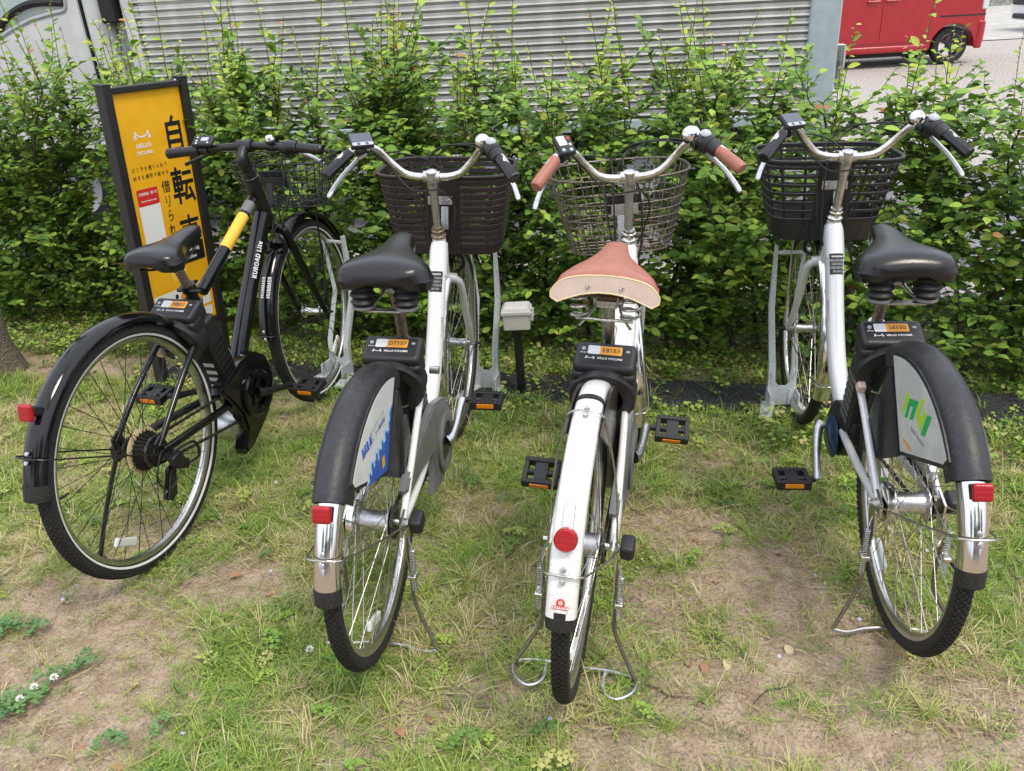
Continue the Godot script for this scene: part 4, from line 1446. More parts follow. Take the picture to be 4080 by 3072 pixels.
func ring_frames(pts: Array) -> Array:
	var fr := []
	var n := pts.size()
	for i in n:
		var d: Vector3 = (pts[(i + 1) % n] - pts[(i + n - 1) % n]).normalized()
		var x := Vector3.UP.cross(d).normalized()
		fr.append(Transform3D(Basis(x, Vector3.UP, x.cross(Vector3.UP)), pts[i]))
	return fr

func slat_basket(parent: Node, X: Transform3D, o: Dictionary, mt: String) -> void:
	var K := node(parent, "basket", X)
	var n: int = o.slats
	for i in n:
		var t: float = lerpf(o.t0, 0.93, float(i) / (n - 1))
		var h: float = o.h / 2
		var b := MB.new()
		b.sweep(PackedVector2Array([Vector2(-0.0025, -h), Vector2(0.0005, -h), Vector2(0.0028, h - 0.0015), Vector2(0.002, h), Vector2(-0.0012, h)]), ring_frames(basket_ring(t, o, 44)), true)
		put(K, "slat", b, mt)
	var b := MB.new()
	b.sweep(PackedVector2Array([Vector2(-0.003, -0.009), Vector2(0.001, -0.009), Vector2(0.003, -0.002), Vector2(0.008, 0.002), Vector2(0.007, 0.006), Vector2(0.0, 0.007), Vector2(-0.004, 0.004)]), ring_frames(basket_ring(1.0, o, 44)), true)
	put(K, "rim", b, mt)
	for i in o.ribs:
		var a := int(float(i) / o.ribs * 88) 
		b = MB.new()
		var p0: Vector3 = basket_ring(0.02, o, 88)[a]
		var p1: Vector3 = basket_ring(0.98, o, 88)[a]
		var inn := Vector3(-p0.x, 0, o.c0 - p0.z).normalized() * 0.005
		b.tube([p0 + inn, p1 + inn], o.rib_r, 6)
		put(K, "rib", b, mt)
	# tray
	b = MB.new()
	var low := []
	for t in [-0.02, 0.0, o.tray]:
		var r := PackedVector3Array()
		for p in basket_ring(t, o, 44): r.append(p)
		low.append(r)
	var inner := []
	for t in [o.tray, 0.03]:
		var r := PackedVector3Array()
		for p in basket_ring(t, o, 44): r.append(Vector3(p.x * 0.975, p.y, o.c0 + (p.z - o.c0) * 0.975))
		inner.append(r)
	b.loft(low + inner, true)
	put(K, "tray", b, mt)
	# solid panel behind the stem
	b = MB.new()
	var pz0: float = o.c0 + o.bz
	var pz1: float = o.c1 + o.tz
	var pw: float = o.get("panel", 0.05)
	var rings := []
	for t in [0.0, 0.5, 0.97]:
		var y: float = lerpf(o.y0, o.y1, t) + o.get("tilt", 0.0) * lerpf(o.bz, o.tz, t)
		var z := lerpf(pz0, pz1, t) + 0.0025
		rings.append(PackedVector3Array([Vector3(-pw, y, z - 0.006), Vector3(pw, y, z - 0.006), Vector3(pw, y, z + 0.001), Vector3(-pw, y, z + 0.001)]))
	b.loft(rings)
	put(K, "mount_panel", b, mt)
	b = MB.new()
	b.box(Vector3(0, lerpf(o.y0, o.y1, 0.72), lerpf(pz0, pz1, 0.72) + 0.008), Vector3(0.075, 0.026, 0.004), Basis.IDENTITY, 0.0015)
	b.box(Vector3(0.012, lerpf(o.y0, o.y1, 0.5), lerpf(pz0, pz1, 0.6) + 0.012), Vector3(0.022, 0.07, 0.004), Basis(AX, -0.25), 0.001)
	for sx in [-1, 1]:
		b.lathe([Vector2(0, 0.006), Vector2(0.005, 0.005), Vector2(0.006, 0), Vector2(0, 0)], Vector3(sx * 0.027, lerpf(o.y0, o.y1, 0.72), lerpf(pz0, pz1, 0.72) + 0.01), Vector3.BACK, 8)
	put(K, "bracket", b, "alloy")

func wire_basket(parent: Node, X: Transform3D, o: Dictionary, mt: String) -> void:
	var K := node(parent, "basket", X)
	for t in o.levels:
		var p: Array = basket_ring(t, o, 48)
		p.append(p[0])
		var b := MB.new()
		b.tube(p, o.get("rim_r", 0.0032) if t > 0.99 else o.wire, 6, false)
		put(K, "hoop", b, mt)
	for i in o.uprights:
		var a := int(float(i) / o.uprights * 144)
		var pts := []
		for t in [1.0, 0.75, 0.5, 0.25, 0.05]:
			var p: Vector3 = basket_ring(t, o, 144)[a]
			pts.append(p + Vector3(-p.x, 0, o.c0 - p.z).normalized() * 0.003)
		var last: Vector3 = pts[-1]
		pts.append(Vector3(last.x * 0.93, o.y0 - 0.004, o.c0 + (last.z - o.c0) * 0.93))
		var b := MB.new()
		b.tube(pts, o.wire, 5)
		put(K, "upright_wire", b, mt)
	# floor wires
	for i in o.floor_wires:
		var u: float = (i + 1.0) / (o.floor_wires + 1.0) * 2.0 - 1.0
		var b := MB.new()
		var s: float = sqrt(maxf(0.0, 1.0 - pow(absf(u), o.get("sq", 4.0))))
		b.tube([Vector3(u * o.bx, o.y0 - 0.002, o.c0 - o.bz * s), Vector3(u * o.bx, o.y0 - 0.002, o.c0 + o.bz * s)], o.wire, 5)
		put(K, "floor_wire", b, mt)
	for i in 5:
		var u := (i + 1.0) / 6.0 * 2.0 - 1.0
		var b := MB.new()
		var s: float = sqrt(maxf(0.0, 1.0 - pow(absf(u), o.get("sq", 4.0))))
		b.tube([Vector3(-o.bx * s, o.y0 - 0.006, o.c0 + u * o.bz), Vector3(o.bx * s, o.y0 - 0.006, o.c0 + u * o.bz)], o.wire, 5)
		put(K, "floor_wire", b, mt)
	var b := MB.new()
	var z: float = lerpf(o.c0 + o.bz, o.c1 + o.tz, 0.6) + 0.006
	b.box(Vector3(0, lerpf(o.y0, o.y1, 0.62), z), Vector3(0.08, 0.03, 0.004), Basis.IDENTITY, 0.0015)
	b.box(Vector3(-0.012, lerpf(o.y0, o.y1, 0.38), z + 0.008), Vector3(0.022, 0.08, 0.004), Basis(AX, -0.25), 0.001)
	put(K, "bracket", b, "alloy" if mt != "black_wire" else "black_metal")
	b = MB.new()
	b.box(Vector3(0, lerpf(o.y0, o.y1, 0.68), z - 0.012), Vector3(0.1, 0.05, 0.003), Basis.IDENTITY, 0.001)
	put(K, "mount_panel", b, "brown_plastic" if mt != "black_wire" else "black_plastic")

func pair(pts: Array, side: float) -> Array:
	var out := []
	for p in pts: out.append(Vector3(p.x * side, p.y, p.z))
	return out

func bike_root(called: String, label: String, at: Vector3, yaw: float, lean: float, pitch: float) -> Node3D:
	var o := thing(called, label, "bicycle", at, "share bicycles parked in a row")
	o.basis = Basis(Vector3.UP, yaw) * Basis(Vector3.BACK, lean) * Basis(AX, pitch)
	return o

func steer_about(head: Vector3, a: float) -> Transform3D:
	var k := Vector3(0, sin(deg_to_rad(68)), cos(deg_to_rad(68)))
	var B := Basis(k, a)
	return Transform3D(B, head - B * head)

func handlebar_city(K: Node3D, X: Transform3D, o: Dictionary) -> void:
	var half := [P(0.967, -0.82), P(0.967, -0.82, 0.045), P(0.978, -0.82, 0.085), P(1.014, -0.808, 0.122), P(1.052, -0.78, 0.152), P(1.06, -0.74, 0.185), P(1.045, -0.702, 0.218), P(1.003, -0.65, 0.258)]
	var all := []
	for i in range(half.size() - 1, 0, -1): all.append(Vector3(-half[i].x, half[i].y, half[i].z))
	for p in half: all.append(p)
	var b := MB.new()
	b.tube(spline(all, 6), 0.0112, 14)
	put(K, "handlebar", b, "chrome_worn", X)
	# quill stem
	b = MB.new()
	b.tube([P(0.79, -0.865), P(0.93, -0.828)], 0.0125, 16)
	b.lathe([Vector2(0, 0.0), Vector2(0.0155, 0.0), Vector2(0.017, 0.03), Vector2(0.0185, 0.05), Vector2(0.0165, 0.068), Vector2(0.008, 0.072), Vector2(0, 0.07)], P(0.918, -0.831), P(0.14, 0.037), 18)
	b.tube([P(0.967, -0.82, -0.024), P(0.967, -0.82, 0.024)], 0.0165, 16)
	put(K, "stem", b, "alloy", X)
	b = MB.new()
	b.lathe([Vector2(0, 0.003), Vector2(0.005, 0.003), Vector2(0.0055, 0), Vector2(0, 0)], P(0.955, -0.804), P(0.1, 0.9), 8)
	put(K, "stem_bolt", b, "rust_steel", X)
	for s in [-1.0, 1.0]:
		var g0 := P(1.051, -0.716, s * 0.204)
		var g1 := P(0.999, -0.645, s * 0.262)
		if s > 0: g0 = g0.lerp(g1, 0.18)
		var d := (g1 - g0).normalized()
		var ln := g0.distance_to(g1)
		b = MB.new()
		if o.saddle == "brown":
			b.lathe([Vector2(0, -0.001), Vector2(0.0145, 0), Vector2(0.0155, 0.01), Vector2(0.0165, ln * 0.5), Vector2(0.0172, ln - 0.012), Vector2(0.0168, ln - 0.004), Vector2(0.0135, ln), Vector2(0.012, ln - 0.001), Vector2(0, ln - 0.001)], g0, d, 20)
		else:
			b.lathe([Vector2(0, -0.001), Vector2(0.0155, 0), Vector2(0.016, 0.012), Vector2(0.015, ln * 0.3), Vector2(0.0165, ln * 0.6), Vector2(0.0175, ln - 0.02), Vector2(0.0182, ln - 0.006), Vector2(0.016, ln), Vector2(0, ln + 0.001)], g0, d, 8 if o.saddle == "black" else 20)
		put(K, "grip", b, "brown_leather" if o.saddle == "brown" else "grip_black", X)
		# lever and its clamp
		b = MB.new()
		b.tube([P(1.062, -0.75, s * 0.175), P(1.056, -0.73, s * 0.19)], 0.016, 12)
		b.box(P(1.04, -0.757, s * 0.185), Vector3(0.028, 0.024, 0.022), Basis(Vector3.BACK, -s * 0.6), 0.006)
		put(K, "lever_clamp", b, "black_metal" if s > 0 else "alloy", X)
		b = MB.new()
		var lp := spline(pair([P(1.034, -0.765, 0.192), P(1.01, -0.752, 0.214), P(0.985, -0.732, 0.238), P(0.958, -0.705, 0.256), P(0.934, -0.678, 0.268)], s), 4)
		var rr := []
		for i in lp.size(): rr.append(lerpf(0.0062, 0.0078, float(i) / (lp.size() - 1)) if i < lp.size() - 1 else 0.005)
		b.tube(lp, rr, 8)
		put(K, "brake_lever", b, "alloy", X)
	# twist shifter on the right
	var t0 := P(1.061, -0.735, 0.19)
	var td := (P(1.003, -0.65, 0.258) - P(1.055, -0.725, 0.198)).normalized()
	b = MB.new()
	b.lathe([Vector2(0, 0), Vector2(0.021, 0.0), Vector2(0.0225, 0.004), Vector2(0.0225, 0.017), Vector2(0.0205, 0.019), Vector2(0.0205, 0.042), Vector2(0.0185, 0.045), Vector2(0, 0.045)], t0, td, 22)
	var sh := put(K, "shifter", b, "black_plastic", X)
	b = MB.new()
	b.lathe([Vector2(0, 0.009), Vector2(0.008, 0.008), Vector2(0.014, 0.003), Vector2(0.015, 0), Vector2(0, 0)], t0 + Vector3(-0.002, 0.02, 0.004), Vector3(0.1, 1, 0.45), 18)
	put(sh, "gear_window", b, "display_grey")
	# bell
	var bc := P(1.078, -0.77, 0.158)
	b = MB.new()
	var br: float = 0.025 if o.saddle == "brown" else 0.022
	b.lathe([Vector2(0, br * 0.72), Vector2(br * 0.35, br * 0.68), Vector2(br * 0.72, br * 0.46), Vector2(br * 0.95, br * 0.12), Vector2(br, -0.002), Vector2(br * 0.9, -0.004), Vector2(0, -0.004)], bc, Vector3(-0.1, 0.75, 0.6), 26)
	var bell := put(K, "bell", b, "chrome", X)
	b = MB.new()
	b.lathe([Vector2(0, 0.004), Vector2(br * 0.85, 0.002), Vector2(br * 0.85, -0.008), Vector2(0, -0.01)], bc - Vector3(-0.1, 0.75, 0.6).normalized() * 0.012, Vector3(-0.1, 0.75, 0.6), 20)
	b.tube([P(1.058, -0.765, 0.163), P(1.052, -0.752, 0.175)], 0.015, 12)
	b.box(bc + Vector3(0.03, -0.004, 0.004), Vector3(0.02, 0.012, 0.014), Basis.IDENTITY, 0.004)
	put(bell, "bell_base", b, "black_plastic")
	# display unit
	var dc := P(1.079, -0.74, -0.178)
	var DB := Basis(Vector3.UP, 0.55) * Basis(AX, 0.62)
	if o.saddle == "brown": DB = Basis(Vector3.UP, 0.5) * Basis(AX, 0.75)
	var ds := Vector3(0.066, 0.016, 0.052) if o.saddle != "brown" else Vector3(0.048, 0.018, 0.06)
	b = MB.new()
	b.box(dc, ds, DB, 0.007)
	b.tube([P(1.06, -0.745, -0.172), P(1.052, -0.727, -0.192)], 0.0155, 12)
	var du := put(K, "display_unit", b, "black_plastic", X)
	var n := DB.y
	b = MB.new()
	if o.saddle != "brown":
		plate(b, dc + n * 0.0084 - DB.z * 0.006, 0.06, 0.034, 0.004, DB.x, -DB.z)
		put(du, "screen", b, "screen_glass")
		b = MB.new()
		plate(b, dc + n * 0.0085 + DB.z * 0.0175, 0.06, 0.012, 0.004, DB.x, -DB.z)
		put(du, "button_strip", b, "display_grey")
		for sx in [-1, 1]:
			b = MB.new()
			b.lathe([Vector2(0, 0.0014), Vector2(0.0042, 0.001), Vector2(0.005, 0), Vector2(0, 0)], dc + n * 0.0086 + DB.z * 0.0175 + DB.x * sx * 0.012, n, 12)
			put(du, "button", b, "screen_glass")
	else:
		plate(b, dc + n * 0.0094 - DB.z * 0.011 - DB.x * 0.006, 0.024, 0.03, 0.002, DB.x, -DB.z)
		put(du, "screen", b, "screen_pale")
		for q in [[0.015, -0.016, "print_red"], [0.013, 0.004, "display_grey"], [-0.013, 0.018, "print_pale_blue"], [0.009, 0.02, "print_pale_blue"]]:
			b = MB.new()
			b.lathe([Vector2(0, 0.0014), Vector2(0.004, 0.001), Vector2(0.0048, 0), Vector2(0, 0)], dc + n * 0.0092 + DB.x * q[0] + DB.z * q[1], n, 12)
			put(du, "button", b, q[2])
	# cables
	var runs := [[P(1.036, -0.775, -0.172), P(1.03, -0.85, -0.12), P(1.0, -0.90, -0.03), P(0.93, -0.915, 0.035), P(0.80, -0.90, 0.045), P(0.70, -0.895, 0.03)],
		[P(1.04, -0.775, 0.175), P(1.05, -0.86, 0.10), P(1.03, -0.905, 0.0), P(0.94, -0.91, -0.055), P(0.8, -0.89, -0.05), P(0.69, -0.875, -0.022)],
		[P(1.05, -0.752, 0.188), P(1.055, -0.85, 0.12), P(1.035, -0.90, 0.03), P(0.96, -0.90, -0.028), P(0.82, -0.885, -0.036), P(0.68, -0.86, -0.03)],
		[P(1.062, -0.752, -0.165), P(1.0, -0.80, -0.12), P(0.935, -0.79, -0.055), P(0.93, -0.80, 0.03), P(0.86, -0.86, 0.06), P(0.76, -0.89, 0.03)]]
	for r in runs:
		b = MB.new()
		b.tube(spline(r, 7), 0.0025, 6)
		put(K, "cable", b, "black_wire", X)

func city_bike(o: Dictionary) -> void:
	var K := bike_root(o.name, o.label, o.at, o.yaw, o.lean, o.pitch)
	var R := 0.335
	var axle := P(R, 0)
	var bb := P(0.294, -0.464)
	var head := P(0.791, -0.858)
	var X := steer_about(head, o.steer)
	var fm: String = o.frame
	wheel(K, "rear_wheel", Transform3D(Basis.IDENTITY, axle), R, {"hub_half": 0.036, "flange": 0.036, "core": 0.024, "reflector": o.get("refl", -1.2), "spokes": 36, "turn": o.get("turn", 0.1)})
	wheel(K, "front_wheel", X * Transform3D(Basis.IDENTITY, P(R, -1.095)), R, {"spokes": 36, "turn": 0.03})
	# frame
	var b := MB.new()
	if fm == "wide":
		for s in [-1.0, 1.0]:
			b.tube(spline([P(0.735, -0.862, s * 0.004), P(0.69, -0.84, s * 0.012), P(0.56, -0.775, s * 0.02), P(0.42, -0.69, s * 0.024), P(0.34, -0.60, s * 0.026), P(0.305, -0.50, s * 0.026)], 5), 0.0235, 14)
		b.prism(PackedVector2Array([Vector2(-0.845, 0.70), Vector2(-0.78, 0.575), Vector2(-0.695, 0.43), Vector2(-0.60, 0.345), Vector2(-0.585, 0.375), Vector2(-0.67, 0.455), Vector2(-0.755, 0.59), Vector2(-0.82, 0.72)]), Vector3(-0.022, 0, 0), Vector3.BACK, Vector3.UP, Vector3(0.044, 0, 0))
	else:
		b.tube(spline([P(0.745, -0.866), P(0.70, -0.838), P(0.62, -0.796), P(0.54, -0.757), P(0.43, -0.69), P(0.36, -0.625), P(0.318, -0.555), P(0.30, -0.48)], 5), 0.0265, 18)
	var fmat: String = o.paint
	put(K, "main_tube", b, fmat)
	b = MB.new()
	b.tube([P(0.625, -0.91), P(0.785, -0.866)], 0.0205, 18)
	b.tube([P(0.66, -0.898), P(0.75, -0.872)], [0.021, 0.026], 16)
	b.tube(spline([P(0.76, -0.871), P(0.725, -0.855), P(0.69, -0.835), P(0.665, -0.82)], 4), [0.022, 0.025, 0.0272, 0.0285, 0.029, 0.0292, 0.0292, 0.0292, 0.0292, 0.0292, 0.0292, 0.0292, 0.0285], 18)
	put(K, "head_lug", b, fmat)
	b = MB.new()
	b.lathe([Vector2(0, 0), Vector2(0.0225, 0), Vector2(0.0235, 0.006), Vector2(0.02, 0.01), Vector2(0.0185, 0.014), Vector2(0.0205, 0.018), Vector2(0.0205, 0.024), Vector2(0.0165, 0.026), Vector2(0.0165, 0.034), Vector2(0, 0.034)], P(0.778, -0.868), P(0.16, 0.044), 18)
	put(K, "headset", b, "rust_steel" if o.code == "D7137" else "chrome_worn")
	b = MB.new()
	b.tube([bb, P(0.62, -0.382)], 0.0165, 14)
	b.lathe([Vector2(0.0, 0), Vector2(0.02, 0), Vector2(0.02, 0.03), Vector2(0.0, 0.03)], P(0.605, -0.386), P(0.9, 0.23), 16)
	put(K, "seat_tube", b, fmat)
	for s in [-1.0, 1.0]:
		b = MB.new()
		b.tube(spline([P(0.30, -0.44, s * 0.035), P(0.31, -0.36, s * 0.045), P(0.325, -0.2, s * 0.06), P(0.335, -0.01, s * 0.066)], 4), 0.0105, 10)
		put(K, "chain_stay", b, fmat)
		b = MB.new()
		b.tube(spline([P(0.585, -0.375, s * 0.02), P(0.545, -0.33, s * 0.05), P(0.45, -0.16, s * 0.062), P(0.345, 0.0, s * 0.067)], 4), 0.0088, 10)
		put(K, "seat_stay", b, fmat)
		b = MB.new()
		b.prism(PackedVector2Array([Vector2(-0.03, 0.315), Vector2(0.035, 0.315), Vector2(0.035, 0.35), Vector2(-0.01, 0.365), Vector2(-0.035, 0.35)]), Vector3(s * 0.066, 0, 0), Vector3.BACK, Vector3.UP, Vector3(s * 0.005, 0, 0))
		b.lathe([Vector2(0, 0), Vector2(0.009, 0), Vector2(0.0085, 0.008), Vector2(0.005, 0.009), Vector2(0.0045, 0.018), Vector2(0, 0.018)], Vector3(s * 0.071, R, 0), Vector3(s, 0, 0), 6)
		put(K, "dropout", b, "chrome_worn")
	# frame print and label
	var tn := Vector3(0, 0.45, 0.9).normalized()
	b = MB.new()
	var lab := []
	for i in 7:
		var a := lerpf(-0.75, 0.75, i / 6.0)
		lab.append([sin(a), cos(a)])
	var td := (P(0.705, -0.84) - P(0.63, -0.80)).normalized()
	var tb := AX.cross(td).normalized()
	if tb.z < 0: tb = -tb
	for i in 6:
		var r := 0.0270 if fm != "wide" else 0.0298
		var q0 := P(0.62, -0.796)
		var q1 := P(0.675, -0.826)
		var e0: Vector3 = AX * lab[i][0] + tb * lab[i][1]
		var e1: Vector3 = AX * lab[i + 1][0] + tb * lab[i + 1][1]
		b.q(q0 + e0 * r, q0 + e1 * r, q1 + e1 * (r + 0.0028), q1 + e0 * (r + 0.0028))
	if fm != "wide": 
		var lb := put(K, "warning_label", b, "print_black")
		for i in 5:
			lettering(lb, ["WARNING", "-----------", "--------", "----------", "-------"][i] if i == 0 else ["", "||||||||||||", "|||||||||", "|||||||||||", "|||||||"][i], Transform3D(Basis(AX, td, AX.cross(td)), P(0.667, -0.82) - td * (i * 0.011) + tb * 0.0293), 0.005, "print_white", true)
	if fm != "wide":
		var sd: float = o.text_side
		var out := (Vector3(sd, 0, 0) * 0.85 + tb * 0.52).normalized()
		var p0 := P(0.515, -0.744)
		var dd := (P(0.545, -0.7595) - p0).normalized()
		var xx := dd
		lettering(K, "HELLO CYCLING", Transform3D(Basis(xx, out.cross(xx), out), p0 + out * 0.0268), 0.0085, "print_grey")
	# seat post, clamp
	b = MB.new()
	b.tube([P(0.60, -0.388), P(o.sady - 0.07, -0.388 + (o.sady - 0.67) * 0.33)], 0.0138, 14)
	put(K, "seat_post", b, "rust_steel" if o.saddle != "brown" else "steel")
	b = MB.new()
	b.tube([P(0.632, -0.366, -0.026), P(0.632, -0.366, 0.03)], 0.006, 8)
	b.tube([P(0.632, -0.366, 0.03), P(0.605, -0.345, 0.045)], [0.006, 0.004], 8)
	put(K, "seat_clamp", b, "alloy")
	saddle(K, o)
	# fork and front guard
	for s in [-1.0, 1.0]:
		b = MB.new()
		b.tube(spline([P(0.625, -0.925, s * 0.03), P(0.60, -0.94, s * 0.047), P(0.50, -0.985, s * 0.05), P(0.40, -1.04, s * 0.052), P(0.335, -1.092, s * 0.053)], 4), [0.0125, 0.0128, 0.013, 0.013, 0.013, 0.0128, 0.0126, 0.0124, 0.012, 0.0116, 0.0112, 0.0108, 0.0104, 0.010, 0.0096, 0.0092, 0.009], 12)
		put(K, "fork_blade", b, "silver_paint" if o.code != "E8183" else "white_paint", X)
		b = MB.new()
		b.lathe([Vector2(0, 0), Vector2(0.009, 0), Vector2(0.0085, 0.009), Vector2(0.0045, 0.01), Vector2(0.0045, 0.02), Vector2(0, 0.02)], Vector3(s * 0.06, R, -1.095), Vector3(s, 0, 0), 6)
		put(K, "axle_nut", b, "black_metal", X)
	b = MB.new()
	b.tube([P(0.628, -0.918, -0.04), P(0.634, -0.915), P(0.628, -0.918, 0.04)], 0.016, 12)
	put(K, "fork_crown", b, "silver_paint", X)
	b = guard(P(R, -1.095), 0.366, -18, 118, 0.027, 0.02, 0.0015, 30)
	put(K, "front_mudguard", b, "chrome", X)
	b = MB.new()
	for s in [-1.0, 1.0]:
		b.tube(spline([P(R, -1.095, s * 0.058), P(0.31, -0.9, s * 0.05), P(0.285, -0.745, s * 0.03), P(0.278, -0.73, 0.0)], 5), 0.0022, 6)
	put(K, "front_stay", b, "steel", X)
	# front brake arms
	b = MB.new()
	for s in [-1.0, 1.0]:
		b.tube(spline([P(0.685, -0.985, s * 0.01), P(0.68, -1.0, s * 0.04), P(0.64, -1.01, s * 0.045), P(0.625, -1.0, s * 0.02)], 4), 0.006, 8)
	put(K, "front_brake", b, "black_metal", X)
	handlebar_city(K, X, o)
	if o.basket == "wire":
		wire_basket(K, X, {"bx": 0.155, "bz": 0.10, "tx": 0.212, "tz": 0.155, "y0": 0.705, "y1": 0.94, "c0": -1.075, "c1": -1.075, "sq": 2.7, "wire": 0.0021, "rim_r": 0.0034, "levels": [0.0, 0.09, 0.18, 0.27, 0.36, 0.46, 0.56, 0.68, 0.81, 1.0], "uprights": 36, "floor_wires": 10}, "basket_wire")
	elif o.basket == "brown":
		slat_basket(K, X, {"bx": 0.168, "bz": 0.115, "tx": 0.206, "tz": 0.162, "y0": 0.70, "y1": 0.945, "c0": -1.072, "c1": -1.070, "sq": 5.0, "slats": 11, "t0": 0.10, "h": 0.0138, "ribs": 14, "rib_r": 0.0042, "tray": 0.1, "panel": 0.052}, "brown_plastic")
	else:
		slat_basket(K, X, {"bx": 0.150, "bz": 0.115, "tx": 0.205, "tz": 0.162, "y0": 0.69, "y1": 0.935, "c0": -1.072, "c1": -1.070, "sq": 5.0, "slats": 7, "t0": 0.26, "h": 0.009, "ribs": 22, "rib_r": 0.0042, "tray": 0.24, "panel": 0.05}, "dark_plastic")
	b = MB.new()
	b.tube(spline([P(0.68, -1.0, 0.03), P(0.66, -1.08, 0.05), P(0.62, -1.12, 0.06), P(0.335, -1.098, 0.062)], 4), 0.0028, 6)
	b.tube(spline([P(0.68, -1.0, -0.03), P(0.66, -1.08, -0.05), P(0.62, -1.12, -0.06), P(0.335, -1.098, -0.062)], 4), 0.0028, 6)
	put(K, "basket_stay", b, "steel", X)
	# drive: motor, case, cranks, pedals, chain
	b = MB.new()
	b.lathe([Vector2(0, -0.058), Vector2(0.05, -0.056), Vector2(0.078, -0.04), Vector2(0.08, 0.03), Vector2(0.06, 0.05), Vector2(0, 0.05)], bb + P(-0.008, 0.01), AX, 28)
	b.box(bb + P(0.02, 0.06), Vector3(0.07, 0.08, 0.1), Basis.IDENTITY, 0.015)
	put(K, "motor", b, "case_grey" if o.code != "I4330" else "black_plastic")
	if o.code == "I4330":
		b = MB.new()
		b.lathe([Vector2(0, 0.016), Vector2(0.03, 0.014), Vector2(0.056, 0.006), Vector2(0.062, 0), Vector2(0, 0)], bb + Vector3(-0.056, -0.022, 0.03), -AX, 28)
		put(K, "motor_cover", b, "motor_blue")
	var casep := PackedVector2Array()
	var cpts := []
	for p in [[0.40, -0.03], [0.445, -0.20], [0.455, -0.37], [0.435, -0.44], [0.405, -0.52], [0.35, -0.565], [0.27, -0.57], [0.205, -0.515], [0.185, -0.42], [0.21, -0.315], [0.255, -0.335], [0.325, -0.34], [0.355, -0.20], [0.365, -0.06]]: cpts.append(Vector3(p[1], p[0], 0))
	for p in cpts: casep.append(Vector2(p.x, p.y))
	b = MB.new()
	b.prism(casep, Vector3(0.05, 0, 0), Vector3.BACK, Vector3.UP, Vector3(0.018, 0, 0))
	var inset := Geometry2D.offset_polygon(casep, -0.006)
	if inset.size() > 0: b.prism(inset[0], Vector3(0.0682, 0, 0), Vector3.BACK, Vector3.UP, Vector3(0.003, 0, 0))
	var cc := put(K, "chain_case", b, "case_grey" if o.code != "I4330" else "silver_paint")
	b = MB.new()
	b.lathe([Vector2(0.058, 0.0), Vector2(0.088, 0.0), Vector2(0.09, 0.006), Vector2(0.085, 0.010), Vector2(0.06, 0.008), Vector2(0.058, 0.0)], bb + Vector3(0.0712, 0, 0), AX, 32)
	put(cc, "case_ring", b, "case_grey")
	b = MB.new()
	b.lathe([Vector2(0, 0), Vector2(0.057, 0), Vector2(0.055, 0.004), Vector2(0.02, 0.006), Vector2(0, 0.006)], bb + Vector3(0.0712, 0, 0), AX, 28)
	put(cc, "sprocket_disc", b, "black_metal")
	var d: Vector2 = o.crank
	var e := crank(K, bb, 1.0, d, 0.088, "alloy")
	pedal(K, e + Vector3(0.022, 0, 0), 1.0, o.get("ptilt", 0.0))
	e = crank(K, bb, -1.0, -d + Vector2(o.get("lift", 0.0), 0), 0.088 - o.get("tuck", 0.0), "alloy")
	pedal(K, e + Vector3(-0.018, 0, 0), -1.0, o.get("ptilt", 0.0))
	chain(K, bb, 0.05, axle, 0.036, 0.047, "chain_steel")
	b = MB.new()
	b.lathe([Vector2(0.012, -0.0015), Vector2(0.037, -0.0015), Vector2(0.040, 0), Vector2(0.037, 0.0015), Vector2(0.012, 0.0015), Vector2(0.012, -0.0015)], axle + Vector3(0.047, 0, 0), AX, 28)
	put(K, "sprocket", b, "chain_steel")
	b = MB.new()
	b.lathe([Vector2(0, 0), Vector2(0.045, 0.0), Vector2(0.048, 0.006), Vector2(0.046, 0.02), Vector2(0.03, 0.024), Vector2(0, 0.024)], axle + Vector3(-0.038, 0, 0), -AX, 28)
	b.box(axle + Vector3(-0.058, -0.01, -0.06), Vector3(0.004, 0.016, 0.12), Basis(AX, 0.15))
	put(K, "hub_brake", b, "chrome_worn")
	b = MB.new()
	b.box(axle + Vector3(0.098, 0.0, -0.005), Vector3(0.032, 0.04, 0.048), Basis(AX, 0.3), 0.009)
	put(K, "gear_cover", b, "lock_black")
	# battery
	var bt := (P(0.59, -0.345) - P(0.325, -0.40)).normalized()
	var BB2 := Basis(AX, bt, AX.cross(bt))
	b = MB.new()
	b.box(P(0.455, -0.372), Vector3(0.092, 0.30, 0.072), BB2, 0.012)
	var bat := put(K, "battery", b, "black_plastic")
	b = MB.new()
	for s in [-1.0, 1.0]:
		for i in 5:
			for j in 7:
				b.box(P(0.455, -0.372) + BB2 * Vector3(s * 0.0462, -0.10 + j * 0.022, -0.024 + i * 0.012), Vector3(0.0012, 0.014, 0.008), BB2)
	put(bat, "vent_grid", b, "case_grey")
	b = MB.new()
	b.tube([P(0.53, -0.43, 0.05), P(0.53, -0.43, 0.075)], 0.011, 12)
	put(K, "key_lock", b, "alloy")
	var lk: float = o.get("lock_y", 0.645)
	lock_box(K, P(lk, o.get("lock_z", -0.268)), 0.46, o.code, "")
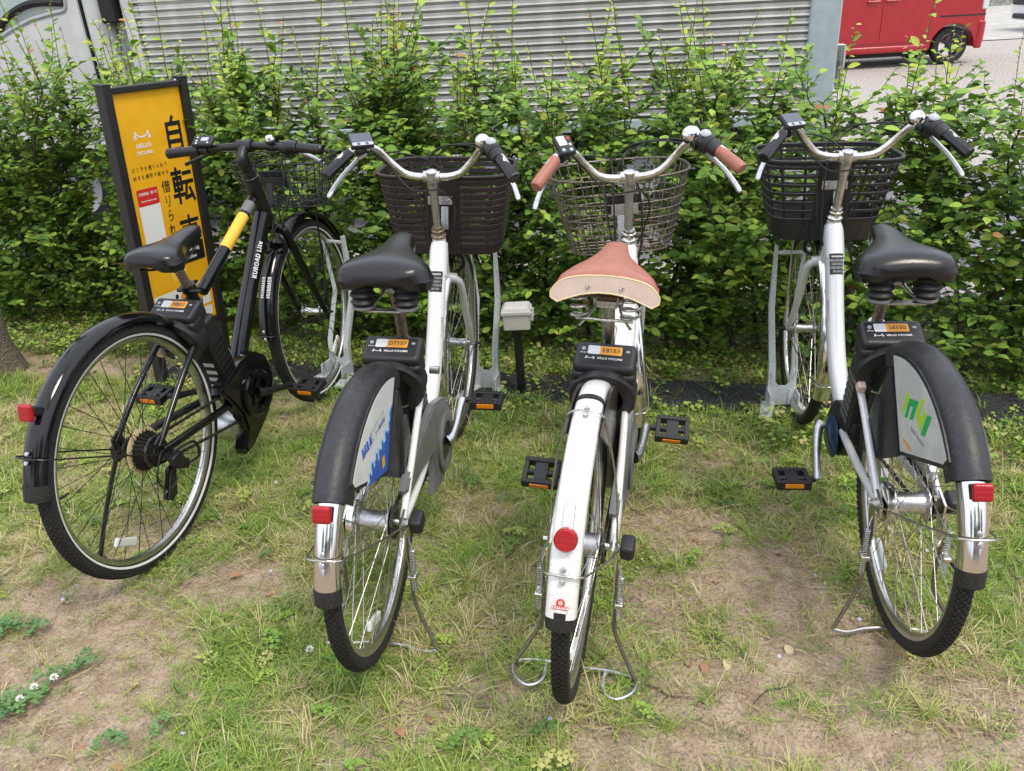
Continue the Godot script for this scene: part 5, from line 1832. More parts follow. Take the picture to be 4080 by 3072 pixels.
	# rear guard
	if o.rear == "cover":
		b = guard(axle, 0.360, 10.5, 62, 0.0268, 0.026, 0.0016, 26)
		put(K, "rear_mudguard", b, "chrome")
		b = guard(axle, 0.361, 6.5, 12, 0.0285, 0.028, 0.0025, 6)
		put(K, "mudguard_end", b, "rubber")
		b = guard(axle, 0.372, 40, 121, 0.0385, 0.058, 0.003, 40, 0.62)
		put(K, "wheel_cover", b, "cover_black")
		for s in [-1.0, 1.0]:
			var poly := PackedVector2Array()
			for i in 15:
				var a := deg_to_rad(lerpf(46, 113, i / 14.0))
				poly.append(Vector2(cos(a) * 0.347, 0.335 + sin(a) * 0.347))
			poly.append(Vector2(0.004, 0.464))
			poly.append(Vector2(0.226, 0.560))
			b = MB.new()
			b.prism(poly, Vector3(s * 0.0285, 0, 0), Vector3.BACK, Vector3.UP, Vector3(s * 0.010, 0, 0))
			var pn := put(K, "side_panel", b, "cover_black")
			var off := Geometry2D.offset_polygon(poly, -0.009)
			b = MB.new()
			b.prism(off[0], Vector3(s * 0.0388, 0, 0), Vector3.BACK, Vector3.UP, Vector3(s * 0.0008, 0, 0))
			put(pn, "printed_face", b, "panel_print" if o.code == "D7137" else "panel_print_pearl")
			advert(pn, s, o)
			b = MB.new()
			b.prism(PackedVector2Array([Vector2(-0.118, 0.62), Vector2(0.001, 0.458), Vector2(-0.08, 0.405), Vector2(-0.18, 0.37), Vector2(-0.186, 0.40), Vector2(-0.15, 0.54)]), Vector3(s * 0.0345, 0, 0), Vector3.BACK, Vector3.UP, Vector3(s * 0.012, 0, 0))
			b.prism(PackedVector2Array([Vector2(-0.08, 0.405), Vector2(-0.18, 0.37), Vector2(-0.186, 0.40), Vector2(-0.15, 0.54), Vector2(-0.12, 0.52)]), Vector3(s * 0.0467, 0, 0), Vector3.BACK, Vector3.UP, Vector3(s * 0.008, 0, 0))
			put(K, "skirt_guard", b, "cover_black")
		# square reflector
		var ra := deg_to_rad(36.5)
		var rad := Vector3(0, sin(ra), cos(ra))
		var RB := Basis(AX, -ra)
		b = MB.new()
		b.box(axle + rad * 0.379 + Vector3(0, 0, 0.004), Vector3(0.037, 0.035, 0.014), Basis(AX, -0.35), 0.0065)
		put(K, "tail_reflector", b, "red_lens")
		b = MB.new()
		b.box(axle + rad * 0.369, Vector3(0.036, 0.03, 0.012), RB, 0.003)
		put(K, "reflector_mount", b, "black_plastic")
		stay(K, axle, 22.5, 0.362, 0.0285, "steel")
	else:
		b = guard(axle, 0.362, 14, 148, 0.0288, 0.024, 0.0016, 60, 0.55)
		put(K, "rear_mudguard", b, "white_paint")
		b = guard(axle, 0.363, 10, 16, 0.029, 0.026, 0.0025, 6)
		put(K, "mudguard_end", b, "rubber")
		var ra := deg_to_rad(37.0)
		var rad := Vector3(0, sin(ra), cos(ra))
		b = MB.new()
		b.lathe([Vector2(0, 0.010), Vector2(0.0185, 0.010), Vector2(0.0215, 0.006), Vector2(0.0215, -0.008), Vector2(0, -0.010)], axle + rad * 0.378, Vector3(0, 0.36, 0.93), 28)
		put(K, "tail_reflector", b, "red_lens")
		b = MB.new()
		b.box(axle + Vector3(0, sin(0.75), cos(0.75)) * 0.369, Vector3(0.02, 0.008, 0.06), Basis(AX, -0.75 + PI / 2), 0.003)
		put(K, "reflector_mount", b, "chrome_worn")
		stay(K, axle, 27.0, 0.364, 0.029, "steel")
		stay(K, axle, 80.0, 0.364, 0.029, "steel")
		b = guard(axle, 0.367, 88.5, 90.5, 0.030, 0.03, 0.003, 3, 0.55)
		put(K, "guard_strap", b, "black_plastic")
		# maker's badge near the end of the mudguard
		var ba := deg_to_rad(18.5)
		var br := Vector3(0, sin(ba), cos(ba))
		var tu := Vector3(0, cos(ba), -sin(ba))
		b = MB.new()
		plate(b, axle + br * 0.3627 - tu * 0.005, 0.03, 0.007, 0.001, AX, tu)
		disc(b, axle + br * 0.3628 + tu * 0.004, 0.008, AX, tu)
		var bd := put(K, "badge", b, "print_red")
		lettering(bd, "YAMAHA", Transform3D(Basis(AX, tu, br), axle + br * 0.3631 - tu * 0.005), 0.0055, "print_white")
		b = MB.new()
		disc(b, axle + br * 0.3632 + tu * 0.0045, 0.0045, AX, tu)
		put(bd, "emblem", b, "cream_leather")
		# smoky skirt guard
		for s in [-1.0, 1.0]:
			var poly := PackedVector2Array()
			for i in 15:
				var a := deg_to_rad(lerpf(72, 140, i / 14.0))
				poly.append(Vector2(cos(a) * 0.352, 0.335 + sin(a) * 0.352))
			for p in [[-0.265, 0.50], [-0.20, 0.44], [-0.15, 0.455], [-0.07, 0.545]]: poly.append(Vector2(p[0], p[1]))
			b = MB.new()
			b.prism(poly, Vector3(s * 0.033, 0, 0), Vector3.BACK, Vector3.UP, Vector3(s * 0.005, 0, 0))
			put(K, "skirt_guard", b, "smoke_plastic")
	stand(K, o)

func stay(K: Node3D, axle: Vector3, deg: float, r: float, w: float, mt: String) -> void:
	var a := deg_to_rad(deg)
	var rad := Vector3(0, sin(a), cos(a))
	var pts := [axle + Vector3(-0.076, 0, 0.012), axle + rad * (r * 0.5) + Vector3(-0.066, 0, 0), axle + rad * (r - 0.03) + Vector3(-w - 0.012, 0, 0), axle + rad * (r - 0.004) + Vector3(-w - 0.002, 0, 0), axle + rad * (r + 0.003) + Vector3(-w * 0.6, 0, 0), axle + rad * (r + 0.004), axle + rad * (r + 0.003) + Vector3(w * 0.6, 0, 0), axle + rad * (r - 0.004) + Vector3(w + 0.002, 0, 0), axle + rad * (r - 0.03) + Vector3(w + 0.012, 0, 0), axle + rad * (r * 0.5) + Vector3(0.066, 0, 0), axle + Vector3(0.076, 0, 0.012)]
	var b := MB.new()
	b.tube(spline(pts, 4), 0.0023, 7)
	var s := put(K, "mudguard_stay", b, mt)
	b = MB.new()
	var tu := Vector3(0, cos(a), -sin(a))
	for k in [-1, 1]:
		b.lathe([Vector2(0, 0.005), Vector2(0.005, 0.004), Vector2(0.0058, 0), Vector2(0, 0)], axle + rad * (r + 0.001) + tu * (k * 0.011), rad, 10)
	put(s, "screw", b, "alloy")

func stand(K: Node3D, o: Dictionary) -> void:
	var gy := -K.position.y + 0.004
	for s in [-1.0, 1.0]:
		var b := MB.new()
		b.tube(spline([P(0.30, 0.012, s * 0.078), P(0.22, 0.02, s * 0.082), P(0.135, 0.018, s * 0.082), P(0.09, 0.022, s * 0.094), P(gy + 0.012, 0.052, s * 0.142)], 5), 0.0052, 8)
		put(K, "stand_leg", b, "stand_steel")
		b = MB.new()
		b.prism(PackedVector2Array([Vector2(-0.02, 0.325), Vector2(0.028, 0.325), Vector2(0.034, 0.27), Vector2(0.02, 0.225), Vector2(0.005, 0.235)]), Vector3(s * 0.074, 0, 0), Vector3.BACK, Vector3.UP, Vector3(s * 0.004, 0, 0))
		b.box(P(0.21, 0.035, s * 0.09), Vector3(0.02, 0.014, 0.03), Basis.IDENTITY, 0.004)
		put(K, "stand_bracket", b, "chrome_worn")
		b = MB.new()
		b.coil(P(0.285, 0.03, s * 0.09), P(0.165, 0.035, s * 0.092), 0.0065, 0.0011, 20, 8, 4)
		b.tube([P(0.31, 0.02, s * 0.08), P(0.285, 0.03, s * 0.09)], 0.0013, 5)
		b.tube([P(0.165, 0.035, s * 0.092), P(0.13, 0.02, s * 0.084)], 0.0013, 5)
		put(K, "stand_spring", b, "alloy")
	var b := MB.new()
	if o.code == "E8183":
		for s in [-1.0, 1.0]:
			b.tube(spline([P(gy + 0.006, 0.03, s * 0.02), P(gy + 0.008, 0.03, s * 0.09), P(gy + 0.008, 0.045, s * 0.14), P(gy + 0.007, 0.085, s * 0.135), P(gy + 0.006, 0.11, s * 0.1), P(gy + 0.006, 0.085, s * 0.07), P(gy + 0.007, 0.035, s * 0.07)], 5), 0.0048, 8)
	else:
		b.tube(spline([P(gy + 0.012, 0.052, -0.142), P(gy + 0.007, 0.055, -0.11), P(gy + 0.006, 0.04, -0.06), P(gy + 0.006, 0.035, 0.0), P(gy + 0.006, 0.04, 0.06), P(gy + 0.007, 0.055, 0.11), P(gy + 0.012, 0.052, 0.142)], 5), 0.0052, 8)
	put(K, "stand_foot", b, "alloy")

func saddle(K: Node3D, o: Dictionary) -> void:
	var y: float = o.sady
	if o.saddle == "black":
		var b := saddle_loft([[-0.190, 0.050, -0.026, 0.004, 0.010], [-0.194, 0.080, -0.012, 0.008, 0.032], [-0.206, 0.102, 0.003, 0.014, 0.046], [-0.228, 0.114, 0.011, 0.020, 0.052], [-0.26, 0.116, 0.014, 0.026, 0.052], [-0.295, 0.100, 0.014, 0.030, 0.048], [-0.33, 0.071, 0.014, 0.026, 0.044], [-0.365, 0.047, 0.016, 0.019, 0.042], [-0.40, 0.037, 0.019, 0.013, 0.04], [-0.435, 0.032, 0.020, 0.011, 0.036], [-0.455, 0.025, 0.016, 0.009, 0.028], [-0.464, 0.013, 0.006, 0.005, 0.012]], y)
		var s := put(K, "saddle", b, "saddle_black")
		b = MB.new()
		b.box(P(y - 0.052, -0.25), Vector3(0.13, 0.008, 0.06), Basis.IDENTITY, 0.003)
		put(s, "saddle_plate", b, "black_plastic")
		for sx in [-1.0, 1.0]:
			b = MB.new()
			var pr := [Vector2(0, 0)]
			for i in 13:
				pr.append(Vector2(0.027 + (0.005 if i % 4 == 2 else (-0.003 if i % 4 == 0 else 0.002)) - i * 0.0002, i * 0.0044))
			pr.append(Vector2(0, 0.053))
			b.lathe(pr, P(y - 0.048, -0.232, sx * 0.052), Vector3(0, -1, 0.04), 22)
			put(s, "saddle_spring", b, "black_plastic")
			b = MB.new()
			b.lathe([Vector2(0, 0), Vector2(0.026, 0), Vector2(0.027, 0.006), Vector2(0.02, 0.011), Vector2(0, 0.011)], P(y - 0.102, -0.232, sx * 0.052), Vector3(0, -1, 0.04), 20)
			put(s, "spring_seat", b, "case_grey")
		b = MB.new()
		b.box(P(y - 0.116, -0.235), Vector3(0.11, 0.006, 0.024), Basis.IDENTITY, 0.002)
		for sx in [-1.0, 1.0]:
			b.tube(spline([P(y - 0.12, -0.24, sx * 0.05), P(y - 0.1, -0.28, sx * 0.026), P(y - 0.085, -0.32, sx * 0.022), P(y - 0.05, -0.42, sx * 0.016)], 4), 0.0036, 7)
		put(s, "saddle_rail", b, "steel")
		b = MB.new()
		b.tube([P(y - 0.09, -0.318, -0.032), P(y - 0.09, -0.318, 0.032)], 0.013, 12)
		put(s, "rail_clamp", b, "steel")
	else:
		var b := saddle_loft([[-0.198, 0.108, 0.012, 0.026, 0.022], [-0.206, 0.114, 0.018, 0.028, 0.026], [-0.235, 0.112, 0.021, 0.029, 0.03], [-0.27, 0.098, 0.022, 0.029, 0.032], [-0.305, 0.074, 0.022, 0.026, 0.034], [-0.34, 0.052, 0.022, 0.02, 0.036], [-0.375, 0.039, 0.019, 0.012, 0.036], [-0.41, 0.033, 0.017, 0.009, 0.036], [-0.44, 0.030, 0.015, 0.008, 0.034], [-0.458, 0.025, 0.009, 0.008, 0.028], [-0.466, 0.014, 0.001, 0.006, 0.012]], y)
		var s := put(K, "saddle", b, "brown_leather")
		# pale rear skirt
		var poly := PackedVector2Array()
		var edge := []
		for i in 25:
			var u := i / 24.0 * 2.0 - 1.0
			var q := Vector2(u * 0.117, 0.010 - 0.018 * u * u - 0.022 * pow(absf(u), 8.0))
			poly.append(q)
		for i in 25:
			var u := 1.0 - i / 24.0 * 2.0
			poly.append(Vector2(u * 0.115, -0.027 - 0.034 * u * u + 0.004 * pow(absf(u), 10.0)))
		poly = Geometry2D.offset_polygon(Geometry2D.offset_polygon(poly, -0.0105, Geometry2D.JOIN_ROUND)[0], 0.0105, Geometry2D.JOIN_ROUND)[0]
		b = MB.new()
		var sd := Basis(AX, -0.18)
		b.prism(poly, P(y, -0.194), AX, sd.y, sd.z * 0.004)
		put(s, "rear_skirt", b, "cream_leather")
		b = MB.new()
		for q in poly: edge.append(P(y, -0.194) + AX * q.x + sd.y * q.y + sd.z * 0.003)
		edge.append(edge[0])
		b.tube(edge, 0.0021, 6, false)
		put(s, "piping", b, "cream_piping")
		for sx in [-1.0, 1.0]:
			b = MB.new()
			b.lathe([Vector2(0, 0.004), Vector2(0.0035, 0.0035), Vector2(0.0058, 0), Vector2(0, 0)], P(y - 0.014, -0.1865, sx * 0.036), sd.z, 14)
			put(s, "rivet", b, "chrome")
			b = MB.new()
			b.coil(P(y - 0.03, -0.222, sx * 0.058), P(y - 0.098, -0.222, sx * 0.055), 0.0195, 0.0034, 3.6, 16, 7)
			put(s, "saddle_spring", b, "steel")
		b = MB.new()
		b.tube(spline([P(y - 0.10, -0.218, -0.062), P(y - 0.094, -0.206, -0.03), P(y - 0.094, -0.204, 0.0), P(y - 0.094, -0.206, 0.03), P(y - 0.10, -0.218, 0.062)], 4), 0.0034, 7)
		for sx in [-1.0, 1.0]:
			b.tube(spline([P(y - 0.12, -0.226, sx * 0.058), P(y - 0.1, -0.26, sx * 0.035), P(y - 0.08, -0.32, sx * 0.022), P(y - 0.04, -0.42, sx * 0.016)], 4), 0.0036, 7)
		put(s, "saddle_rail", b, "steel")
		b = MB.new()
		b.tube([P(y - 0.082, -0.30, -0.034), P(y - 0.082, -0.30, 0.034)], 0.015, 12)
		b.box(P(y - 0.075, -0.262), Vector3(0.05, 0.018, 0.03), Basis.IDENTITY, 0.004)
		put(s, "rail_clamp", b, "steel")
		b = MB.new()
		b.tube(spline([P(y - 0.11, -0.21, 0.004), P(y - 0.16, -0.335, 0.018), P(y - 0.2, -0.34, 0.016), P(y - 0.25, -0.36, 0.016)], 4), 0.0012, 5)
		put(K, "strap_wire", b, "alloy")

# printed advert on a wheel cover panel; s the side, (z, y) in the bicycle frame
func advert(pn: Node3D, s: float, o: Dictionary) -> void:
	var x := s * 0.0401
	var n := Vector3(s, 0, 0)
	var out := func(z: float, y: float, k := 0) -> Vector3: return Vector3(x + s * 0.0004 * k, y, z)
	var u := Vector3(0, 0, -s)          # reading direction on this side
	var v := Vector3.UP
	if o.code == "D7137":
		# skyline along the lower edge
		var prof := [[0.152, 0.524], [0.127, 0.524], [0.127, 0.540], [0.118, 0.540], [0.118, 0.530], [0.108, 0.530], [0.108, 0.552], [0.094, 0.552], [0.094, 0.536], [0.084, 0.536], [0.084, 0.546], [0.072, 0.546], [0.072, 0.556], [0.06, 0.556], [0.06, 0.534], [0.05, 0.534], [0.05, 0.553], [0.038, 0.553], [0.038, 0.545], [0.024, 0.545], [0.024, 0.560], [0.012, 0.560], [0.012, 0.548], [-0.008, 0.548], [-0.008, 0.566], [-0.022, 0.566], [-0.022, 0.556], [-0.042, 0.556], [-0.042, 0.574], [-0.056, 0.574], [-0.056, 0.590], [-0.080, 0.600], [-0.004, 0.478], [0.006, 0.476]]
		for layer in [["print_pale_blue", 0.012, 0.008, 0], ["print_blue", 0.0, 0.0, 1]]:
			var poly := PackedVector2Array()
			for k in prof.size():
				var p: Array = prof[k]
				var low := k >= prof.size() - 2 or k == 0
				poly.append(Vector2(p[0] + (0.0 if low else layer[2]), p[1] + (0.0 if low else layer[1])))
			var b := MB.new()
			b.prism(poly, Vector3(s * (0.0397 + 0.0003 * layer[3]), 0, 0), Vector3.BACK, Vector3.UP, Vector3(s * 0.0004, 0, 0))
			put(pn, "skyline_print", b, layer[0])
		lettering(pn, "M&K", Transform3D(Basis(u, v, n), Vector3(x, 0.604, 0.123)), 0.025, "print_blue")
		var z0 := 0.098 if s > 0 else -0.02
		written(pn, "ともにまちつくりを", Vector3(x, 0.624, z0), u, v, 0.0115, Vector2(0.0126, 0), "print_grey", 9.0)
		written(pn, "エム・ケー株式会社", Vector3(x, 0.606, z0), u, v, 0.0122, Vector2(0.0128, 0), "print_blue", 12.0)
		var b := MB.new()
		plate(b, Vector3(x + s * 0.0008, 0.512, 0.025), 0.022, 0.026, 0.004, u, v)
		put(pn, "orange_mark", b, "print_orange")
	else:
		# block letter mark of slanted green bars
		var bars := [["print_light_green", [[-0.019, 0.566], [-0.013, 0.555], [-0.005, 0.571], [0.009, 0.606], [-0.009, 0.618]]], ["print_green", [[-0.001, 0.556], [0.011, 0.607], [0.058, 0.623], [0.045, 0.572], [0.027, 0.565], [0.036, 0.599], [0.02, 0.593], [0.015, 0.562]]], ["print_light_green", [[0.053, 0.593], [0.072, 0.64], [0.084, 0.638], [0.073, 0.599], [0.085, 0.601], [0.093, 0.625], [0.105, 0.616], [0.092, 0.568]]], ["print_green", [[0.096, 0.565], [0.111, 0.618], [0.134, 0.626], [0.118, 0.573]]]]
		for br in bars:
			var poly := PackedVector2Array()
			for p in br[1]: poly.append(Vector2(p[0], p[1]))
			var b := MB.new()
			b.prism(poly, Vector3(s * 0.0397, 0, 0), Vector3.BACK, Vector3.UP, Vector3(s * 0.0005, 0, 0))
			put(pn, "green_mark", b, br[0])
		lettering(pn, "inui home", Transform3D(Basis(u, v, n), Vector3(x, 0.553, 0.082)), 0.012, "print_grey")
		lettering(pn, "- - - - - - - - - - - -", Transform3D(Basis(u, v, n), Vector3(x, 0.538, 0.06)), 0.004, "print_grey", false)
		var b := MB.new()
		plate(b, Vector3(x, 0.508, 0.036), 0.05, 0.007, 0.001, u, v)
		put(pn, "orange_mark", b, "print_orange")

func bikes() -> void:
	sport_bike()
	city_bike({"name": "bicycle", "label": "white share bicycle with dark brown plastic basket and blue skyline cover", "at": Vector3(-0.349, 0.015, -1.611), "yaw": -0.144, "lean": -0.035, "pitch": -0.011, "steer": 0.001, "sady": 0.886, "saddle": "black", "basket": "brown", "rear": "cover", "code": "D7137", "frame": "round", "paint": "white_paint", "crank": Vector2(0.06, -0.145), "text_side": 1.0, "turn": 0.1})
	city_bike({"name": "bicycle", "label": "white share bicycle with brown leather saddle, brown grips and wire basket", "at": Vector3(0.118, 0.010, -1.49), "yaw": -0.234, "lean": -0.055, "pitch": -0.0082, "steer": 0.237, "sady": 0.878, "saddle": "brown", "basket": "wire", "rear": "white", "code": "E8183", "frame": "wide", "paint": "white_paint", "crank": Vector2(0.01, -0.157), "text_side": 1.0, "lock_y": 0.64, "lock_z": -0.305, "ptilt": 0.45, "lift": 0.025, "tuck": 0.022, "turn": 0.05})
	city_bike({"name": "bicycle", "label": "white share bicycle with black slatted basket and green logo cover", "at": Vector3(0.888, 0.012, -1.562), "yaw": -0.122, "lean": -0.003, "pitch": -0.011, "steer": -0.018, "sady": 0.851, "saddle": "black", "basket": "black", "rear": "cover", "code": "I4330", "frame": "round", "paint": "silver_paint", "crank": Vector2(0.122, -0.10), "text_side": -1.0, "lock_y": 0.632, "turn": 0.0, "refl": -2.0})
	

func sport_bike() -> void:
	var K := bike_root("bicycle", "black sporty share bicycle with yellow sleeve beside the yellow sign", Vector3(-1.048, 0.001, -2.017), -0.271, -0.013, 0.001)
	var R := 0.353
	var axle := P(R, 0)
	var bb := P(0.30, -0.482)
	var head := P(0.887, -0.792)
	var X := steer_about(head, 0.054)
	wheel(K, "rear_wheel", Transform3D(Basis.IDENTITY, axle), R, {"s": 0.021, "line": true, "spoke": "black_metal", "hub": "black_metal", "hub_half": 0.03, "flange": 0.026, "core": 0.016, "spokes": 36, "reflector": -1.0, "turn": 0.02, "spoke_r": 0.0011})
	wheel(K, "front_wheel", X * Transform3D(Basis.IDENTITY, P(R, -1.077)), R, {"s": 0.021, "line": true, "spoke": "black_metal", "hub": "chrome", "spokes": 36, "turn": 0.06, "reflector": -2.2})
	var b := MB.new()
	b.tube([P(0.86, -0.782), P(0.668, -0.42)], 0.0185, 16)
	var tt := put(K, "top_tube", b, "black_gloss")
	b = MB.new()
	b.tube([P(0.8235, -0.713), P(0.752, -0.578)], 0.0192, 18)
	put(tt, "yellow_sleeve", b, "yellow_sleeve")
	b = MB.new()
	b.tube([P(0.851, -0.765), P(0.829, -0.724)], 0.0190, 16)
	put(tt, "frame_sticker", b, "case_grey")
	b = MB.new()
	b.tube(spline([P(0.80, -0.83), P(0.66, -0.727), P(0.50, -0.605), P(0.34, -0.50)], 4), 0.029, 18)
	var dt := put(K, "down_tube", b, "black_gloss")
	b = MB.new()
	b.tube([P(0.93, -0.797), P(0.76, -0.858)], 0.0255, 18)
	b.lathe([Vector2(0, 0), Vector2(0.0265, 0), Vector2(0.0265, 0.01), Vector2(0.023, 0.012), Vector2(0.022, 0.035), Vector2(0, 0.035)], P(0.925, -0.799), P(0.17, 0.061), 18)
	put(K, "head_tube", b, "black_metal")
	b = MB.new()
	b.tube([bb, P(0.70, -0.362)], 0.0175, 14)
	b.lathe([Vector2(0, 0), Vector2(0.022, 0), Vector2(0.022, 0.022), Vector2(0, 0.022)], P(0.69, -0.365), P(0.4, 0.12), 16)
	b.tube([P(0.695, -0.35, -0.03), P(0.695, -0.35, 0.05)], 0.006, 8)
	put(K, "seat_tube", b, "black_metal")
	for s in [-1.0, 1.0]:
		b = MB.new()
		b.tube(spline([P(0.295, -0.46, s * 0.04), P(0.315, -0.33, s * 0.055), P(0.35, -0.01, s * 0.07)], 5), 0.0125, 10)
		put(K, "chain_stay", b, "black_gloss")
		b = MB.new()
		b.tube(spline([P(0.66, -0.375, s * 0.02), P(0.60, -0.30, s * 0.052), P(0.48, -0.13, s * 0.066), P(0.37, 0.0, s * 0.07)], 5), 0.0088, 10)
		put(K, "seat_stay", b, "black_gloss")
		b = MB.new()
		b.prism(PackedVector2Array([Vector2(-0.03, 0.34), Vector2(0.015, 0.33), Vector2(0.015, 0.385), Vector2(-0.012, 0.40), Vector2(-0.03, 0.37)]), Vector3(s * 0.066, 0, 0), Vector3.BACK, Vector3.UP, Vector3(s * 0.006, 0, 0))
		put(K, "dropout", b, "black_metal")
	# names along the tubes
	var dd := (P(0.70, -0.755) - P(0.60, -0.68)).normalized()
	var out := Vector3(0.75, 0, 0) + Vector3(0, 0.25, 0.62)
	out = (out - dd * out.dot(dd)).normalized()
	lettering(dt, "KUROAD Lite", Transform3D(Basis(dd, out.cross(dd), out), P(0.665, -0.7305) + out * 0.0294), 0.016, "print_white")
	# fork
	for s in [-1.0, 1.0]:
		b = MB.new()
		b.tube(spline([P(0.735, -0.872, s * 0.035), P(0.70, -0.89, s * 0.048), P(0.55, -0.965, s * 0.052), P(0.43, -1.03, s * 0.054), P(0.353, -1.075, s * 0.055)], 4), [0.014, 0.0145, 0.015, 0.015, 0.015, 0.0148, 0.0146, 0.0142, 0.0138, 0.0134, 0.013, 0.0126, 0.0122, 0.0118, 0.0114, 0.011, 0.0108], 12)
		put(K, "fork_blade", b, "black_gloss", X)
		b = MB.new()
		b.lathe([Vector2(0, 0), Vector2(0.01, 0), Vector2(0.0095, 0.01), Vector2(0.005, 0.012), Vector2(0.005, 0.02), Vector2(0, 0.02)], Vector3(s * 0.062, R, -1.077), Vector3(s, 0, 0), 6)
		put(K, "axle_nut", b, "black_metal", X)
	b = MB.new()
	b.tube([P(0.735, -0.872, -0.045), P(0.742, -0.868), P(0.735, -0.872, 0.045)], 0.018, 12)
	put(K, "fork_crown", b, "black_gloss", X)
	b = guard(P(R, -1.077), 0.388, 6, 152, 0.030, 0.022, 0.0016, 36)
	var fg := put(K, "front_mudguard", b, "black_gloss", X)
	var wa := deg_to_rad(33.0)
	for k in 2:
		var ar := Vector3(0, sin(wa), cos(wa))
		var tg := Vector3(0, cos(wa), -sin(wa))
		var oo := (ar + Vector3(0.55 - k * 0.75, 0, 0)).normalized()
		lettering(fg, "HUMMER", Transform3D(Basis(tg, oo.cross(tg).normalized(), oo), P(R, -1.077) + ar * 0.3855 + Vector3(0.014 - k * 0.02, 0, 0) + oo * 0.003), 0.013, "print_white")
	b = MB.new()
	for s in [-1.0, 1.0]:
		b.tube(spline([P(R, -1.077, s * 0.06), P(0.38, -0.88, s * 0.045), P(0.405, -0.70, s * 0.031), P(0.408, -0.691, 0.0)], 5), 0.0022, 6)
	put(K, "front_stay", b, "black_metal", X)
	b = MB.new()
	for k in [-1, 1]:
		b.lathe([Vector2(0, 0.006), Vector2(0.006, 0.005), Vector2(0.0065, 0), Vector2(0, 0)], P(0.41 + k * 0.014, -0.6925), Vector3(0, 0.15, 1), 10)
	put(K, "stay_screw", b, "chrome", X)
	b = MB.new()
	for s in [-1.0, 1.0]:
		b.tube(spline([P(0.725, -0.865, s * 0.015), P(0.715, -0.85, s * 0.045), P(0.68, -0.855, s * 0.05), P(0.655, -0.868, s * 0.03)], 4), 0.007, 8)
	put(K, "front_brake", b, "black_metal", X)
	# stem, bar, grips, levers
	b = MB.new()
	b.tube(spline([P(0.955, -0.79), P(0.985, -0.765), P(1.005, -0.77), P(1.03, -0.80)], 4), 0.0175, 14)
	b.tube([P(0.955, -0.79), P(0.995, -0.775)], 0.02, 14)
	b.tube([P(1.032, -0.803, -0.026), P(1.032, -0.803, 0.026)], 0.0205, 14)
	put(K, "stem", b, "black_metal", X)
	b = MB.new()
	b.tube(spline([P(1.016, -0.786, -0.273), P(1.026, -0.797, -0.14), P(1.032, -0.803, 0.0), P(1.026, -0.797, 0.14), P(1.016, -0.786, 0.273)], 6), 0.0125, 14)
	put(K, "handlebar", b, "black_metal", X)
	for s in [-1.0, 1.0]:
		b = MB.new()
		var g0 := P(1.024, -0.795, s * (0.163 if s < 0 else 0.19))
		var g1 := P(1.016, -0.785, s * 0.276)
		var ln := g0.distance_to(g1)
		b.lathe([Vector2(0, 0), Vector2(0.0165, 0), Vector2(0.0168, 0.01), Vector2(0.0155, ln * 0.4), Vector2(0.0168, ln - 0.015), Vector2(0.0172, ln - 0.005), Vector2(0.013, ln), Vector2(0, ln)], g0, g1 - g0, 18)
		put(K, "grip", b, "grip_black", X)
		b = MB.new()
		b.tube([P(1.024, -0.795, s * 0.128), P(1.023, -0.795, s * 0.15)], 0.0165, 12)
		b.box(P(1.012, -0.825, s * 0.14), Vector3(0.03, 0.02, 0.03), Basis.IDENTITY, 0.006)
		put(K, "lever_clamp", b, "black_metal", X)
		b = MB.new()
		var lp := spline(pair([P(1.006, -0.838, 0.148), P(0.997, -0.85, 0.175), P(0.985, -0.842, 0.21), P(0.972, -0.825, 0.245)], s), 4)
		b.tube(lp, 0.0062, 8)
		put(K, "brake_lever", b, "black_metal" if s < 0 else "alloy", X)
	b = MB.new()
	b.lathe([Vector2(0, 0), Vector2(0.022, 0.0), Vector2(0.0235, 0.006), Vector2(0.0225, 0.03), Vector2(0.019, 0.045), Vector2(0, 0.045)], P(1.024, -0.796, 0.142), AX, 20)
	put(K, "shifter", b, "grip_black", X)
	b = MB.new()
	var bcc := P(1.052, -0.79, 0.098)
	b.lathe([Vector2(0, 0.012), Vector2(0.011, 0.011), Vector2(0.015, 0.004), Vector2(0.0155, 0.0), Vector2(0, 0)], bcc, Vector3(0, 1, 0.35), 20)
	var bl := put(K, "bell", b, "chrome", X)
	b = MB.new()
	b.lathe([Vector2(0, 0), Vector2(0.016, 0), Vector2(0.0165, -0.008), Vector2(0, -0.009)], bcc, Vector3(0, 1, 0.35), 18)
	b.tube([P(1.028, -0.8, 0.09), P(1.028, -0.8, 0.106)], 0.0155, 12)
	put(bl, "bell_base", b, "black_plastic")
	var DB := Basis(AX, 0.5)
	var dc := P(1.052, -0.787, -0.135)
	b = MB.new()
	b.box(dc, Vector3(0.072, 0.014, 0.046), DB, 0.005)
	var du := put(K, "display_unit", b, "black_plastic", X)
	b = MB.new()
	plate(b, dc + DB.y * 0.0073 + AX * 0.006 - DB.z * 0.004, 0.026, 0.017, 0.002, AX, -DB.z)
	put(du, "screen", b, "display_grey")
	for q in [[-0.02, 0.004], [-0.022, -0.012], [-0.018, 0.016], [0.022, 0.014]]:
		b = MB.new()
		b.lathe([Vector2(0, 0.001), Vector2(0.003, 0.001), Vector2(0.0035, 0), Vector2(0, 0)], dc + DB.y * 0.0072 + AX * q[0] + DB.z * q[1], DB.y, 10)
		put(du, "button", b, "label_white")
